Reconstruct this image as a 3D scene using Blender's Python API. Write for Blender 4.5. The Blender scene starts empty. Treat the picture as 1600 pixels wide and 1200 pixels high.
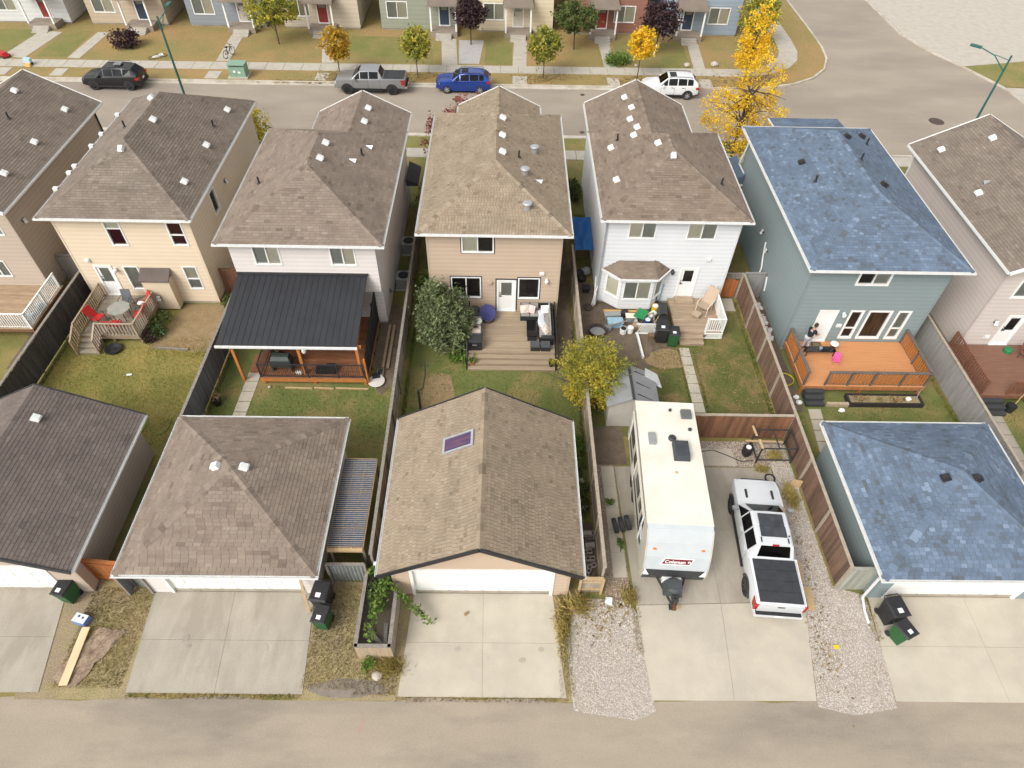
import bpy, math, random
from mathutils import Vector, Matrix
random.seed(7)
R = math.radians
S = bpy.context.scene
COL = S.collection
# ------------------------------------------------------------------ camera
cd = bpy.data.cameras.new('camera'); cam = bpy.data.objects.new('camera', cd); COL.objects.link(cam)
P_, Y_, RO_ = R(48.04), R(-1.22), R(-1.6)
fw = Vector((-math.sin(Y_)*math.cos(P_), math.cos(Y_)*math.cos(P_), -math.sin(P_)))
rt = Vector((math.cos(Y_), math.sin(Y_), 0)); dn = fw.cross(rt)
ri = rt*math.cos(RO_)+dn*math.sin(RO_); do = -rt*math.sin(RO_)+dn*math.cos(RO_)
m = Matrix((ri, -do, -fw)).transposed().to_4x4(); m.translation = (0, 0, 26)
cam.matrix_world = m
cd.sensor_fit = 'HORIZONTAL'; cd.sensor_width = 36; cd.lens = 1044.2/1600*36
cd.clip_start = .1; cd.clip_end = 2000
S.camera = cam
# ------------------------------------------------------------------ sky, sun, exposure
SUN_EL, SUN_AZ = R(44), R(-138)            # azimuth measured clockwise from +Y
w = bpy.data.worlds.new('World'); S.world = w; w.use_nodes = True
nt = w.node_tree; nt.nodes.clear()
sky = nt.nodes.new('ShaderNodeTexSky'); sky.sky_type = 'NISHITA'; sky.sun_disc = False
sky.sun_elevation = SUN_EL; sky.sun_rotation = SUN_AZ; sky.dust_density = 4; sky.air_density = 1.2; sky.ozone_density = .6
hs = nt.nodes.new('ShaderNodeHueSaturation'); hs.inputs['Saturation'].default_value = .04
bg = nt.nodes.new('ShaderNodeBackground'); bg.inputs['Strength'].default_value = .15
wo = nt.nodes.new('ShaderNodeOutputWorld')
nt.links.new(sky.outputs[0], hs.inputs['Color']); nt.links.new(hs.outputs[0], bg.inputs[0]); nt.links.new(bg.outputs[0], wo.inputs[0])
sd = bpy.data.lights.new('sun', 'SUN'); sun = bpy.data.objects.new('sun', sd); COL.objects.link(sun)
sd.energy = .95; sd.angle = R(28); sd.color = (1, .92, .79)
sdir = Vector((math.sin(SUN_AZ)*math.cos(SUN_EL), math.cos(SUN_AZ)*math.cos(SUN_EL), math.sin(SUN_EL)))
sun.rotation_euler = sdir.to_track_quat('Z', 'Y').to_euler(); sun.location = (-40, -20, 60)
S.view_settings.view_transform = 'Standard'; S.view_settings.look = 'None'
S.view_settings.gamma = 1; S.view_settings.exposure = .68; S.view_settings.use_curve_mapping = False
# ------------------------------------------------------------------ materials
MATS = {}
def M(name, c1, c2=None, scale=3., rough=.8, bump=0., bscale=40., metal=0., grain=.12, gscale=70., stretch=(1,1,1), att=None, spec=.35, c3=None, s3=.35, tabvar=0):
    """world-space procedural material; att = list of colours picked by the per-face value 'tab'"""
    if name in MATS: return MATS[name]
    mt = bpy.data.materials.new(name); mt.use_nodes = True; n = mt.node_tree.nodes; l = mt.node_tree.links
    b = n['Principled BSDF']; b.inputs['Roughness'].default_value = rough; b.inputs['Metallic'].default_value = metal
    b.inputs['Specular IOR Level'].default_value = spec
    g = n.new('ShaderNodeNewGeometry'); mp = n.new('ShaderNodeMapping'); mp.inputs['Scale'].default_value = stretch
    l.new(g.outputs['Position'], mp.inputs['Vector'])
    def noise(sc, det=5, rg=.55):
        x = n.new('ShaderNodeTexNoise'); x.inputs['Scale'].default_value = sc; x.inputs['Detail'].default_value = det; x.inputs['Roughness'].default_value = rg
        l.new(mp.outputs[0], x.inputs['Vector']); return x
    def ramp(src, cols, lo=.32, hi=.68):
        r = n.new('ShaderNodeValToRGB'); e = r.color_ramp.elements
        while len(e) < len(cols): e.new(.5)
        for i, c in enumerate(cols):
            e[i].position = lo+(hi-lo)*i/(len(cols)-1); e[i].color = (*c, 1)
        l.new(src, r.inputs[0]); return r.outputs[0]
    def mix(a, b_, fac, mode='MIX'):
        x = n.new('ShaderNodeMix'); x.data_type = 'RGBA'; x.blend_type = mode
        if isinstance(fac, (int, float)): x.inputs[0].default_value = fac
        else: l.new(fac, x.inputs[0])
        l.new(a, x.inputs[6])
        if isinstance(b_, tuple): x.inputs[7].default_value = (*b_, 1)
        else: l.new(b_, x.inputs[7])
        return x.outputs[2]
    if c2 is None: c2 = tuple(v*.86 for v in c1)
    if att:
        a = n.new('ShaderNodeAttribute'); a.attribute_name = 'tab'
        col = ramp(a.outputs['Fac'], att, 0, 1)
        gr = ramp(noise(scale).outputs[0], [(.87,.87,.87), (1.1,1.1,1.1)], .3, .7)
        col = mix(col, gr, 1., 'MULTIPLY')
    else:
        col = ramp(noise(scale).outputs[0], [c1, c2])
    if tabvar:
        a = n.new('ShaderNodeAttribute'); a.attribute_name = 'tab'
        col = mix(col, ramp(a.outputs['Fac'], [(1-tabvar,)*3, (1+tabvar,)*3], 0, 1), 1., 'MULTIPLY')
    if c3:
        fx = noise(s3, 6, .6); rr = n.new('ShaderNodeValToRGB'); rr.color_ramp.elements[0].position = .47; rr.color_ramp.elements[1].position = .62
        l.new(fx.outputs[0], rr.inputs[0]); col = mix(col, c3, rr.outputs[0])
    if grain:
        gr = ramp(noise(gscale, 2, .7).outputs[0], [(1-grain,)*3, (1+grain,)*3], .3, .7)
        col = mix(col, gr, 1., 'MULTIPLY')
    l.new(col, b.inputs['Base Color'])
    if bump:
        bp = n.new('ShaderNodeBump'); bp.inputs['Strength'].default_value = bump; bp.inputs['Distance'].default_value = .02
        l.new(noise(bscale, 4).outputs[0], bp.inputs['Height']); l.new(bp.outputs[0], b.inputs['Normal'])
    MATS[name] = mt; return mt
def glass(name='window_glass', tr=.6, ior=1.45):
    if name in MATS: return MATS[name]
    mt = bpy.data.materials.new(name); mt.use_nodes = True; n = mt.node_tree.nodes; l = mt.node_tree.links
    n.remove(n['Principled BSDF']); o = n['Material Output']
    t = n.new('ShaderNodeBsdfTransparent'); t.inputs[0].default_value = (tr, tr, tr, 1)
    g = n.new('ShaderNodeBsdfGlossy'); g.inputs['Roughness'].default_value = .03; g.inputs[0].default_value = (.9,.93,.95,1)
    fz = n.new('ShaderNodeFresnel'); fz.inputs[0].default_value = ior
    mx = n.new('ShaderNodeMixShader'); l.new(fz.outputs[0], mx.inputs[0]); l.new(t.outputs[0], mx.inputs[1]); l.new(g.outputs[0], mx.inputs[2])
    l.new(mx.outputs[0], o.inputs[0]); MATS[name] = mt; return mt
def paint(name, c, rough=.25, metal=0., coat=.6):
    if name in MATS: return MATS[name]
    mt = M(name, c, tuple(v*.93 for v in c), scale=1.5, rough=rough, metal=metal, grain=.03, spec=.5)
    mt.node_tree.nodes['Principled BSDF'].inputs['Coat Weight'].default_value = coat
    mt.node_tree.nodes['Principled BSDF'].inputs['Coat Roughness'].default_value = .08
    return mt
# ------------------------------------------------------------------ mesh builder
class MB:
    def __init__(s): s.v = []; s.f = []; s.a = []; s.mi = []
    def face(s, pts, a=.5, mi=0):
        i = len(s.v); s.v += [tuple(p) for p in pts]; s.f.append(tuple(range(i, i+len(pts)))); s.a.append(a); s.mi.append(mi); return s
    def hexa(s, p, a=.5, mi=0):          # 8 points: bottom ring ccw, top ring ccw
        i = len(s.v); s.v += [tuple(q) for q in p]
        for f in ((3,2,1,0), (4,5,6,7), (0,1,5,4), (1,2,6,5), (2,3,7,6), (3,0,4,7)):
            s.f.append(tuple(i+k for k in f)); s.a.append(a); s.mi.append(mi)
        return s
    def box(s, x0, x1, y0, y1, z0, z1, a=.5, mi=0):
        return s.hexa([(x0,y0,z0),(x1,y0,z0),(x1,y1,z0),(x0,y1,z0),(x0,y0,z1),(x1,y0,z1),(x1,y1,z1),(x0,y1,z1)], a, mi)
    def beam(s, p, q, w, h, up=(0,0,1), a=.5, mi=0):      # box from p to q, width w, height h centred
        p, q = Vector(p), Vector(q); d = (q-p).normalized(); u = Vector(up)
        if abs(d.dot(u)) > .99: u = Vector((0,1,0))
        x = d.cross(u).normalized(); u = x.cross(d).normalized(); x = x*w/2; u = u*h/2
        return s.hexa([p-x-u, p+x-u, q+x-u, q-x-u, p-x+u, p+x+u, q+x+u, q-x+u], a, mi)
    def ring(s, pts): i = len(s.v); s.v += [tuple(p) for p in pts]; return list(range(i, i+len(pts)))
    def bridge(s, r1, r2, a=.5, mi=0, closed=True):
        n = len(r1)
        for k in range(n if closed else n-1):
            j = (k+1) % n; s.f.append((r1[k], r1[j], r2[j], r2[k])); s.a.append(a); s.mi.append(mi)
    def cap(s, r, flip=False, a=.5, mi=0):
        s.f.append(tuple(reversed(r)) if flip else tuple(r)); s.a.append(a); s.mi.append(mi)
    def tube(s, pts, rad, n=8, a=.5, mi=0, caps=True):
        pts = [Vector(p) for p in pts]; rr = rad if isinstance(rad, (list, tuple)) else [rad]*len(pts); prev = None; x = None
        for i, p in enumerate(pts):
            d = (pts[min(i+1, len(pts)-1)]-pts[max(i-1, 0)]).normalized()
            if x is None:
                t = Vector((0,0,1)) if abs(d.z) < .9 else Vector((1,0,0)); x = d.cross(t).normalized()
            else: x = (x-d*x.dot(d)).normalized()
            y = d.cross(x)
            r = s.ring([p+(x*math.cos(2*math.pi*k/n)+y*math.sin(2*math.pi*k/n))*rr[i] for k in range(n)])
            if prev: s.bridge(prev, r, a, mi)
            elif caps: s.cap(r, True, a, mi)
            prev = r
        if caps: s.cap(prev, False, a, mi)
        return s
    def lathe(s, prof, c=(0,0,0), n=14, a=.5, mi=0):      # prof [(r,z)..] bottom to top
        prev = None
        for r, z in prof:
            q = s.ring([(c[0]+r*math.cos(2*math.pi*k/n), c[1]+r*math.sin(2*math.pi*k/n), c[2]+z) for k in range(n)])
            if prev: s.bridge(prev, q, a, mi)
            else: s.cap(q, True, a, mi)
            prev = q
        s.cap(prev, False, a, mi); return s
    def prism(s, poly, z0, z1, a=.5, mi=0):               # poly ccw [(x,y)]
        b = s.ring([(x, y, z0) for x, y in poly]); t = s.ring([(x, y, z1) for x, y in poly])
        s.bridge(b, t, a, mi); s.cap(b, True, a, mi); s.cap(t, False, a, mi); return s
    def blob(s, c, rx, ry, rz, n=8, rough=.15, a=.5, mi=0, rng=random):  # lumpy ellipsoid
        rows = 5; prev = None; top = None
        for i in range(rows+1):
            ph = -math.pi/2+math.pi*i/rows
            if i in (0, rows): r = s.ring([(c[0], c[1], c[2]+rz*math.sin(ph))]*1)
            else: r = s.ring([(c[0]+rx*math.cos(ph)*math.cos(6.2832*k/n)*(1+rng.uniform(-rough, rough)), c[1]+ry*math.cos(ph)*math.sin(6.2832*k/n)*(1+rng.uniform(-rough, rough)), c[2]+rz*math.sin(ph)*(1+rng.uniform(-rough, rough))) for k in range(n)])
            if prev:
                for k in range(n):
                    j = (k+1) % n
                    f = (prev[0], r[j], r[k]) if len(prev) == 1 else ((prev[k], prev[j], r[0]) if len(r) == 1 else (prev[k], prev[j], r[j], r[k]))
                    s.f.append(f); s.a.append(a); s.mi.append(mi)
            prev = r
        return s
    def mesh(s, name, mats, smooth=False, off=None):
        me = bpy.data.meshes.new(name)
        vs = s.v if off is None else [(x-off[0], y-off[1], z-off[2]) for x, y, z in s.v]
        me.from_pydata(vs, [], s.f)
        for mt in (mats if isinstance(mats, (list, tuple)) else [mats]): me.materials.append(mt)
        if any(s.mi): me.polygons.foreach_set('material_index', s.mi)
        at = me.attributes.new('tab', 'FLOAT', 'FACE'); at.data.foreach_set('value', s.a)
        if smooth: me.polygons.foreach_set('use_smooth', [True]*len(s.f))
        me.update(); return me
def tag(o, label=None, cat=None, group=None, kind=None):
    if label: o['label'] = label
    if cat: o['category'] = cat
    if group: o['group'] = group
    if kind: o['kind'] = kind
    return o
class T:
    """a thing: an Empty at its base that parents its parts"""
    def __init__(s, name, label, cat, loc=(0,0,0), rz=0, group=None):
        s.o = bpy.data.objects.new(name, None); COL.objects.link(s.o); s.loc = Vector(loc); s.rz = rz
        s.o.location = loc; s.o.rotation_euler = (0,0,rz); s.o.empty_display_size = .2
        tag(s.o, label, cat, group)
    def part(s, name, mb, mats, under=None, smooth=False, world=False, kind=None, label=None):
        """mesh given in the thing's local frame, or in world coordinates (world=True, rz must be 0)"""
        off = s.loc if world else None
        o = bpy.data.objects.new(name, mb if isinstance(mb, bpy.types.Mesh) else mb.mesh(name, mats, smooth, off)); COL.objects.link(o)
        o.parent = under if under is not None else s.o
        if kind: o['kind'] = kind
        if label: o['label'] = label
        return o
    def inst(s, name, me, loc, rz=0, under=None, world=True, mat=None):
        o = bpy.data.objects.new(name, me); COL.objects.link(o); o.parent = under if under is not None else s.o
        if mat is not None: o.matrix_local = mat
        else:
            o.location = Vector(loc)-s.loc if world else loc; o.rotation_euler = (0,0,rz)
        return o
def solo(name, mb, mats, label=None, cat=None, group=None, kind=None, smooth=False, loc=None):
    """a thing that is one mesh (world coordinates, origin moved to loc)"""
    o = bpy.data.objects.new(name, mb.mesh(name, mats, smooth, loc)); COL.objects.link(o)
    if loc is not None: o.location = loc
    return tag(o, label, cat, group, kind)
def dup(root, loc, rz, label=None, props=None):
    r = root.copy(); COL.objects.link(r); r.location = loc; r.rotation_euler = (0,0,rz)
    if label: r['label'] = label
    for ch in root.children:
        c = ch.copy(); COL.objects.link(c); c.parent = r
        for g in ch.children:
            d = g.copy(); COL.objects.link(d); d.parent = c
    return r
def arc(cx, cy, r, a0, a1, n): return [(cx+r*math.cos(R(a0+(a1-a0)*i/n)), cy+r*math.sin(R(a0+(a1-a0)*i/n))) for i in range(n+1)]
# palette
grey_roofs = dict(
 taupe=[(0.146,0.117,0.096),(0.184,0.150,0.122),(0.206,0.170,0.140),(0.241,0.201,0.166)],
 pink=[(0.144,0.112,0.088),(0.206,0.162,0.130),(0.234,0.188,0.151),(0.276,0.225,0.183)],
 tan=[(0.178,0.136,0.096),(0.263,0.207,0.149),(0.299,0.241,0.175),(0.344,0.282,0.210)],
 brown=[(0.139,0.104,0.079),(0.190,0.148,0.115),(0.220,0.173,0.136),(0.262,0.209,0.165)],
 blue=[(0.093,0.107,0.121),(0.107,0.140,0.191),(0.130,0.175,0.244),(0.191,0.246,0.330)],
 dark=[(0.121,0.098,0.088),(0.147,0.120,0.107),(0.163,0.136,0.121),(0.193,0.161,0.144)],
 slate=[(.05,.05,.055),(.075,.075,.08),(.09,.09,.095),(.11,.11,.115)])
ROOF = {k: M('shingle_'+k, c[0], att=c, scale=.9, rough=.95, grain=.2, gscale=45, bump=.5, bscale=110, spec=.2) for k, c in grey_roofs.items()}
def siding(name, c): return M('siding_'+name, c, tuple(v*.95 for v in c), scale=.7, rough=.55, grain=.03, gscale=25, spec=.3, tabvar=.045)  # tabvar sets the strength of the painted lap shadow lines
WHITE = M('white_vinyl', (.78,.78,.76), (.72,.72,.70), scale=2, rough=.45, grain=.03)
WMETAL = M('white_metal', (.72,.72,.71), (.64,.64,.63), scale=5, rough=.5, grain=.04)
BLACK = M('black_plastic', (.018,.018,.02), (.028,.028,.03), scale=6, rough=.5, grain=.1)
DARKM = M('dark_metal', (.03,.031,.034), (.045,.045,.048), scale=8, rough=.45, grain=.08)
STEEL = M('galvanised_metal', (.52,.53,.55), (.42,.43,.45), scale=9, rough=.38, metal=.6, grain=.06)
GLASS = glass(tr=.92); GLASSD = glass('car_glass', tr=.12, ior=1.3)
BLIND = M('blind_cream', (.74,.70,.56), (.68,.64,.5), scale=2, rough=.8, grain=.03)
BLINDG = M('blind_grey', (.42,.43,.37), (.36,.37,.32), scale=2, rough=.8, grain=.03)
DRAPE = M('curtain_maroon', (.11,.02,.026), (.07,.014,.018), scale=14, rough=.9, stretch=(6,1,.2))
ROOM = M('room_dark', (.035,.03,.028), (.06,.05,.045), scale=2, rough=.9)
CONC = M('concrete', (.375,.338,.28), (.32,.287,.236), scale=1.1, rough=.9, grain=.09, gscale=30, bump=.15, bscale=90, c3=(.29,.256,.208), s3=.6, stretch=(1.5,.55,1))
CONCN = M('concrete_new', (.475,.43,.352), (.415,.372,.302), scale=.9, rough=.9, grain=.06, gscale=30, bump=.12, bscale=90, c3=(.395,.355,.295), s3=.4)
CONCW = M('concrete_walk', (.43,.395,.34), (.37,.34,.29), scale=1.6, rough=.9, grain=.08, gscale=20, bump=.12)
CURB = M('concrete_curb', (.52,.48,.42), (.44,.40,.34), scale=2, rough=.9, grain=.08, c3=(.38,.33,.26), s3=.6)
ASPH = M('street_asphalt', (.315,.268,.216), (.272,.23,.184), scale=.35, rough=.92, grain=.12, gscale=40, bump=.25, bscale=120, c3=(.245,.21,.174), s3=.12, stretch=(.55,1.3,1))
LANE = M('lane_asphalt', (.34,.287,.225), (.29,.245,.192), scale=.5, rough=.95, grain=.16, gscale=40, bump=.4, bscale=90, c3=(.23,.193,.158), s3=.22, stretch=(.5,1.5,1))
WOODG = M('weathered_grey_wood', (.27,.24,.205), (.19,.17,.15), scale=2.2, rough=.9, grain=.18, gscale=22, stretch=(3,3,.5), bump=.3)
def wood(name, c, var=.72, rough=.8, st=(4,4,.6), grain=.14): return M(name, c, tuple(v*var for v in c), scale=2.4, rough=rough, grain=grain, gscale=18, stretch=st, bump=.2, bscale=30, tabvar=.15)
# ================================================================== SETTING
def sheet(name, poly, z, mat, kind='structure'):
    b = MB(); b.face([(x, y, z) for x, y in poly]); return solo(name, b, mat, kind=kind)
GREEN = dict(
 mix=M('grass_mixed', (.2,.175,.062), (.25,.2,.082), scale=1.3, rough=1, grain=.35, gscale=26, bump=.6, bscale=70, c3=(.14,.145,.045), s3=.3, spec=.1),
 cream=M('grass_yellowing', (.28,.228,.078), (.205,.19,.058), scale=.9, rough=1, grain=.3, gscale=26, bump=.6, bscale=70, c3=(.15,.155,.042), s3=.22, spec=.1),
 green=M('grass_green', (.112,.142,.042), (.16,.168,.058), scale=1.1, rough=1, grain=.32, gscale=26, bump=.6, bscale=70, c3=(.235,.19,.08), s3=.35, spec=.1),
 patchy=M('grass_patchy', (.095,.11,.035), (.13,.13,.045), scale=1.3, rough=1, grain=.35, gscale=26, bump=.6, bscale=70, c3=(.22,.16,.075), s3=.7, spec=.1),
 verge=M('grass_dry_verge', (.33,.265,.15), (.25,.215,.105), scale=1.5, rough=1, grain=.35, gscale=24, bump=.6, bscale=60, c3=(.27,.215,.145), s3=.5, spec=.1),
 far=M('grass_far_autumn', (.27,.20,.085), (.22,.185,.075), scale=.5, rough=1, grain=.25, gscale=14, bump=.5, bscale=50, c3=(.31,.205,.095), s3=.12, spec=.1),
 farg=M('grass_far_green', (.155,.165,.055), (.205,.185,.07), scale=.6, rough=1, grain=.25, gscale=14, bump=.5, bscale=50, c3=(.25,.195,.085), s3=.18, spec=.1))
SOIL = M('bare_soil', (.165,.125,.09), (.115,.088,.065), scale=2.2, rough=1, grain=.3, gscale=30, bump=.6)
SOILT = M('tan_soil', (.30,.21,.115), (.225,.165,.085), scale=2.2, rough=1, grain=.35, gscale=30, bump=.6)
GRAV = M('gravel_bed', (.40,.36,.32), (.31,.275,.24), scale=12, rough=1, grain=.25, gscale=38, bump=.9, bscale=55, c3=(.30,.25,.2), s3=.5)
GRAVB = M('gravel_bed_brown', (.30,.245,.195), (.215,.17,.13), scale=10, rough=1, grain=.35, gscale=38, bump=.9, bscale=55, c3=(.235,.165,.1), s3=.6)
sheet('ground', [(-160,-40),(180,-40),(180,240),(-160,240)], 0, GREEN['mix'])
sheet('back_lane', [(-90,-6),(90,-6),(90,7.75),(30,7.72)]+[(20-i*1.1, 7.77+.07*math.sin(i*1.9)+.05*math.sin(i*.73)) for i in range(40)]+[(-30,7.75),(-90,7.8)], .004, LANE)
# yards
sheet('lawn', [(-23.7,18),(-15,18),(-15,30.3),(-23.7,30.3)], .004, GREEN['cream'])
sheet('lawn', [(-14.6,18),(-5.3,18),(-5.3,28.4),(-14.6,28.4)], .004, GREEN['green'])
sheet('lawn', [(-5,11.5),(4,11.5),(4,40),(-5.2,40)], .004, GREEN['green'])
sheet('lawn', [(4.3,20),(13.7,20),(13.7,45),(4.3,45)], .004, GREEN['patchy'])
sheet('lawn', [(14,11.5),(23,11.5),(23,26.5),(14,26.5)], .004, GREEN['green'])
sheet('lawn', [(23.3,11.5),(40,11.5),(40,30),(23.3,30)], .004, GREEN['green'])
sheet('verge', [(-17.6,7.7),(-13.5,7.72),(-13.8,12.2),(-17.9,12.4)], .006, GREEN['verge'])
sheet('verge', [(-7.5,7.7),(-3.4,7.72),(-3.5,12.2),(-7.8,12.4)], .006, GREEN['verge'])
sheet('verge', [(2.2,7.7),(3.0,7.7),(3.3,12.1),(2.0,12.1)], .008, GREEN['verge'])
def wob(cx, cy, rx, ry, n=18, k=.18, seed=0):
    g = random.Random(seed); return [(cx+rx*math.cos(6.2832*i/n)*(1+g.uniform(-k, k)), cy+ry*math.sin(6.2832*i/n)*(1+g.uniform(-k, k))) for i in range(n)]
sheet('soil_patch', [(-19.2,25.6),(-15.6,25.4),(-15.3,29.3),(-18.3,29.3)], .008, SOILT)
sheet('soil_patch', wob(-6.2,26.2,.75,3.4,20,.1,3), .008, SOIL)
sheet('soil_patch', wob(-3.25,22.2,.85,2.0,20,.12,4), .008, SOILT)
sheet('soil_patch', [(2.9,24.2),(3.95,23.5),(3.95,40),(3.0,40)], .008, SOIL)
sheet('soil_patch', [(4.4,23),(8.6,25.1),(9.4,26.2),(9.4,29.9),(4.4,32)], .008, SOIL)
sheet('soil_patch', wob(9.0,25.3,1.15,.75,18,.2,6), .012, SOILT)
sheet('soil_patch', [(4.35,18.3),(5.95,18.3),(5.95,20.6),(4.35,20.6)], .008, SOIL)
sheet('soil_patch', [(14.05,21.7),(15.4,21.7),(15.4,31),(14.05,31)], .008, SOIL)
sheet('soil_patch', [(-26,24),(-24.2,24),(-24.2,31),(-26,31)], .008, SOIL)
sheet('soil_patch', wob(-5.6,8.15,1.6,.33,20,.2,8), .012, M('grey_grit', (.24,.205,.17), (.17,.145,.12), scale=5, rough=1, grain=.3))
sheet('soil_patch', [(3.35,12.1),(4.05,12.1),(4.05,15.2),(3.35,15.2)], .008, SOIL)
sheet('soil_patch', [(-5.0,11.9),(-4.2,11.9),(-4.2,19),(-5.0,19)], .008, SOIL)
# gravel areas, with loose stones as real pebbles
def gravel(name, poly, mat, n, seed, z=.010, cols=None):
    o = sheet(name, poly, z, mat); g = random.Random(seed); b = MB()
    xs = [p[0] for p in poly]; ys = [p[1] for p in poly]
    def inside(x, y):
        c = False; j = len(poly)-1
        for i in range(len(poly)):
            if (poly[i][1] > y) != (poly[j][1] > y) and x < (poly[j][0]-poly[i][0])*(y-poly[i][1])/(poly[j][1]-poly[i][1])+poly[i][0]: c = not c
            j = i
        return c
    k = 0
    while k < n:
        x, y = g.uniform(min(xs), max(xs)), g.uniform(min(ys), max(ys))
        if not inside(x, y): continue
        k += 1; r = g.uniform(.014, .036); h = r*g.uniform(.5, .9); a = g.random()*6.28; t = g.random()
        q = [(x+r*math.cos(a+i*1.571)*g.uniform(.7,1.2), y+r*math.sin(a+i*1.571)*g.uniform(.7,1.2), z) for i in range(4)]
        top = (x+g.uniform(-.3,.3)*r, y+g.uniform(-.3,.3)*r, z+h)
        i0 = len(b.v); b.v += q+[top]
        for i in range(4): b.f.append((i0+i, i0+(i+1)%4, i0+4)); b.a.append(t); b.mi.append(0)
    st = bpy.data.objects.new('loose_stones', b.mesh('loose_stones', cols)); COL.objects.link(st); st.parent = o; st['kind'] = 'stuff'
    return o
STONES = M('loose_stone', (0,0,0), att=[(.30,.26,.22),(.40,.355,.31),(.46,.415,.37),(.56,.515,.47)], scale=9, rough=.95, grain=.15)
STONEB = M('loose_stone_brown', (0,0,0), att=[(.16,.12,.09),(.27,.21,.165),(.36,.30,.25),(.5,.45,.4)], scale=9, rough=.95, grain=.15)
gravel('gravel_bed', [(2.75,7.4),(5.0,7.1),(5.75,7.4),(5.62,9),(5.55,11),(5.2,11.6),(3.2,11.7),(2.6,10)], GRAV, 13000, 1, cols=STONES)
gravel('gravel_bed', [(11.75,7.6),(13,7.3),(14.65,7.55),(14.9,9.5),(15.0,11.9),(13.8,12.3),(13.75,19.6),(12.85,19.6),(12.7,15),(12.45,11.6)], GRAV, 15000, 2, cols=STONES)
gravel('gravel_bed', [(8.9,18.25),(13.75,18.25),(13.75,19.75),(8.9,19.75)], GRAVB, 3000, 3, z=.014, cols=STONES)
gravel('gravel_bed', [(4.3,11.3),(5.35,11.3),(5.3,18.3),(4.3,18.3)], GRAVB, 2500, 4, cols=STONEB)
# driveways: one slab per panel, with open joints
def slabs(name, quad, nx, ny, mat, top=.03, gap=.009, skew=0):
    o = bpy.data.objects.new(name, None); COL.objects.link(o); o['kind'] = 'structure'
    A, B, C, D = [Vector(p) for p in quad]          # near-left, near-right, far-right, far-left
    P = lambda u, v: (A*(1-u)+B*u)*(1-v)+(D*(1-u)+C*u)*v
    for i in range(nx):
        for j in range(ny):
            gu = gap/2/max((B-A).length, .1); gv = gap/2/max((D-A).length, .1)
            q = [P(i/nx+gu, j/ny+gv), P((i+1)/nx-gu, j/ny+gv), P((i+1)/nx-gu, (j+1)/ny-gv), P(i/nx+gu, (j+1)/ny-gv)]
            c = (q[0]+q[2])/2; b = MB(); b.prism([(p.x-c.x, p.y-c.y) for p in q], -.1, top+random.uniform(-.004,.004))
            s = bpy.data.objects.new('slab', b.mesh('slab', mat)); COL.objects.link(s); s.parent = o; s.location = (c.x, c.y, 0)
    return o
slabs('driveway', [(-25,7.9),(-16.8,7.95),(-17.5,12.0),(-25,12.0)], 3, 2, CONC)
slabs('driveway', [(-13.65,7.95),(-7.2,7.92),(-7.5,11.85),(-13.95,11.85)], 2, 2, CONC)
slabs('driveway', [(-3.72,7.86),(2.5,7.84),(2.15,11.85),(-3.5,11.85)], 2, 2, CONCN)
slabs('driveway', [(5.65,7.78),(11.75,7.78),(12.45,11.6),(5.5,11.4)], 2, 1, CONCN)
slabs('driveway', [(5.5,11.42),(12.45,11.62),(12.75,18.2),(5.32,18.2)], 2, 2, CONC)
slabs('driveway', [(14.7,7.78),(23.2,7.75),(23.0,11.85),(15.1,11.85)], 2, 2, CONCN)
slabs('paver_strip', [(4.72,12.6),(5.3,12.6),(5.28,18.2),(4.68,18.2)], 1, 5, CONCN, top=.035)
slabs('paver_strip', [(9.1,18.3),(11.2,18.3),(11.1,19.3),(9.1,19.3)], 3, 2, CONCN, top=.035)
slabs('garden_walk', [(9.75,20.2),(10.35,20.2),(10.3,26.2),(9.7,26.2)], 1, 9, CONCN, top=.035, gap=.05)
slabs('garden_walk', [(-13.45,19.2),(-12.75,19.2),(-12.65,24.0),(-13.35,24.0)], 1, 7, CONCN, top=.035, gap=.05)
slabs('garden_walk', [(15.3,18.4),(16.0,18.4),(16.3,21.9),(15.6,21.9)], 1, 5, CONCN, top=.035, gap=.06)
slabs('garden_walk', [(24.0,17.2),(25.3,17.2),(25.5,21.9),(24.5,21.9)], 2, 6, CONC, top=.035, gap=.04)
slabs('paver_strip', [(12.8,29.3),(13.6,29.3),(13.6,30.4),(12.8,30.4)], 1, 1, CONCW)
# ------------------------------------------------------------------ street
fc = lambda x: 58.25+.006*x            # far kerb line
corner = [(20, fc(20)),(23,58.75),(25.6,59.5),(27.8,60.9),(29.4,62.8),(30.4,65.2),(30.8,68),(30.9,72),(31,120)]
sheet('street', [(-120,49.35),(20,49.35),(23,48.6),(26,47.4),(80,47.4),(80,54),(45.2,55.6),(44.6,59.8),(42.9,64),(41,68),(40,72),(39.6,120)]+corner[::-1]+[(-120, fc(-120))], .006, ASPH)
def strip(name, line, wdt, z0, z1, mat, seg=None):
    """kerb or walk swept along a polyline to its left side"""
    b = MB(); L = [Vector(p) for p in line]; off = []
    for i, p in enumerate(L):
        d = (L[min(i+1, len(L)-1)]-L[max(i-1, 0)]).normalized(); off.append(p+Vector((-d.y, d.x))*wdt)
    for i in range(len(L)-1):
        a, c, d, e = L[i], L[i+1], off[i+1], off[i]
        b.hexa([(a.x,a.y,z0),(c.x,c.y,z0),(d.x,d.y,z0),(e.x,e.y,z0),(a.x,a.y,z1),(c.x,c.y,z1),(d.x,d.y,z1),(e.x,e.y,z1)])
    return solo(name, b, mat, kind='structure')
far_line = [(-120+i*10, fc(-120+i*10)) for i in range(14)]+corner
strip('kerb', far_line, .18, -.05, .13, CURB); strip('gutter', [(x, y-.42) for x, y in far_line[:14]], .41, -.05, .016, CURB)
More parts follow.
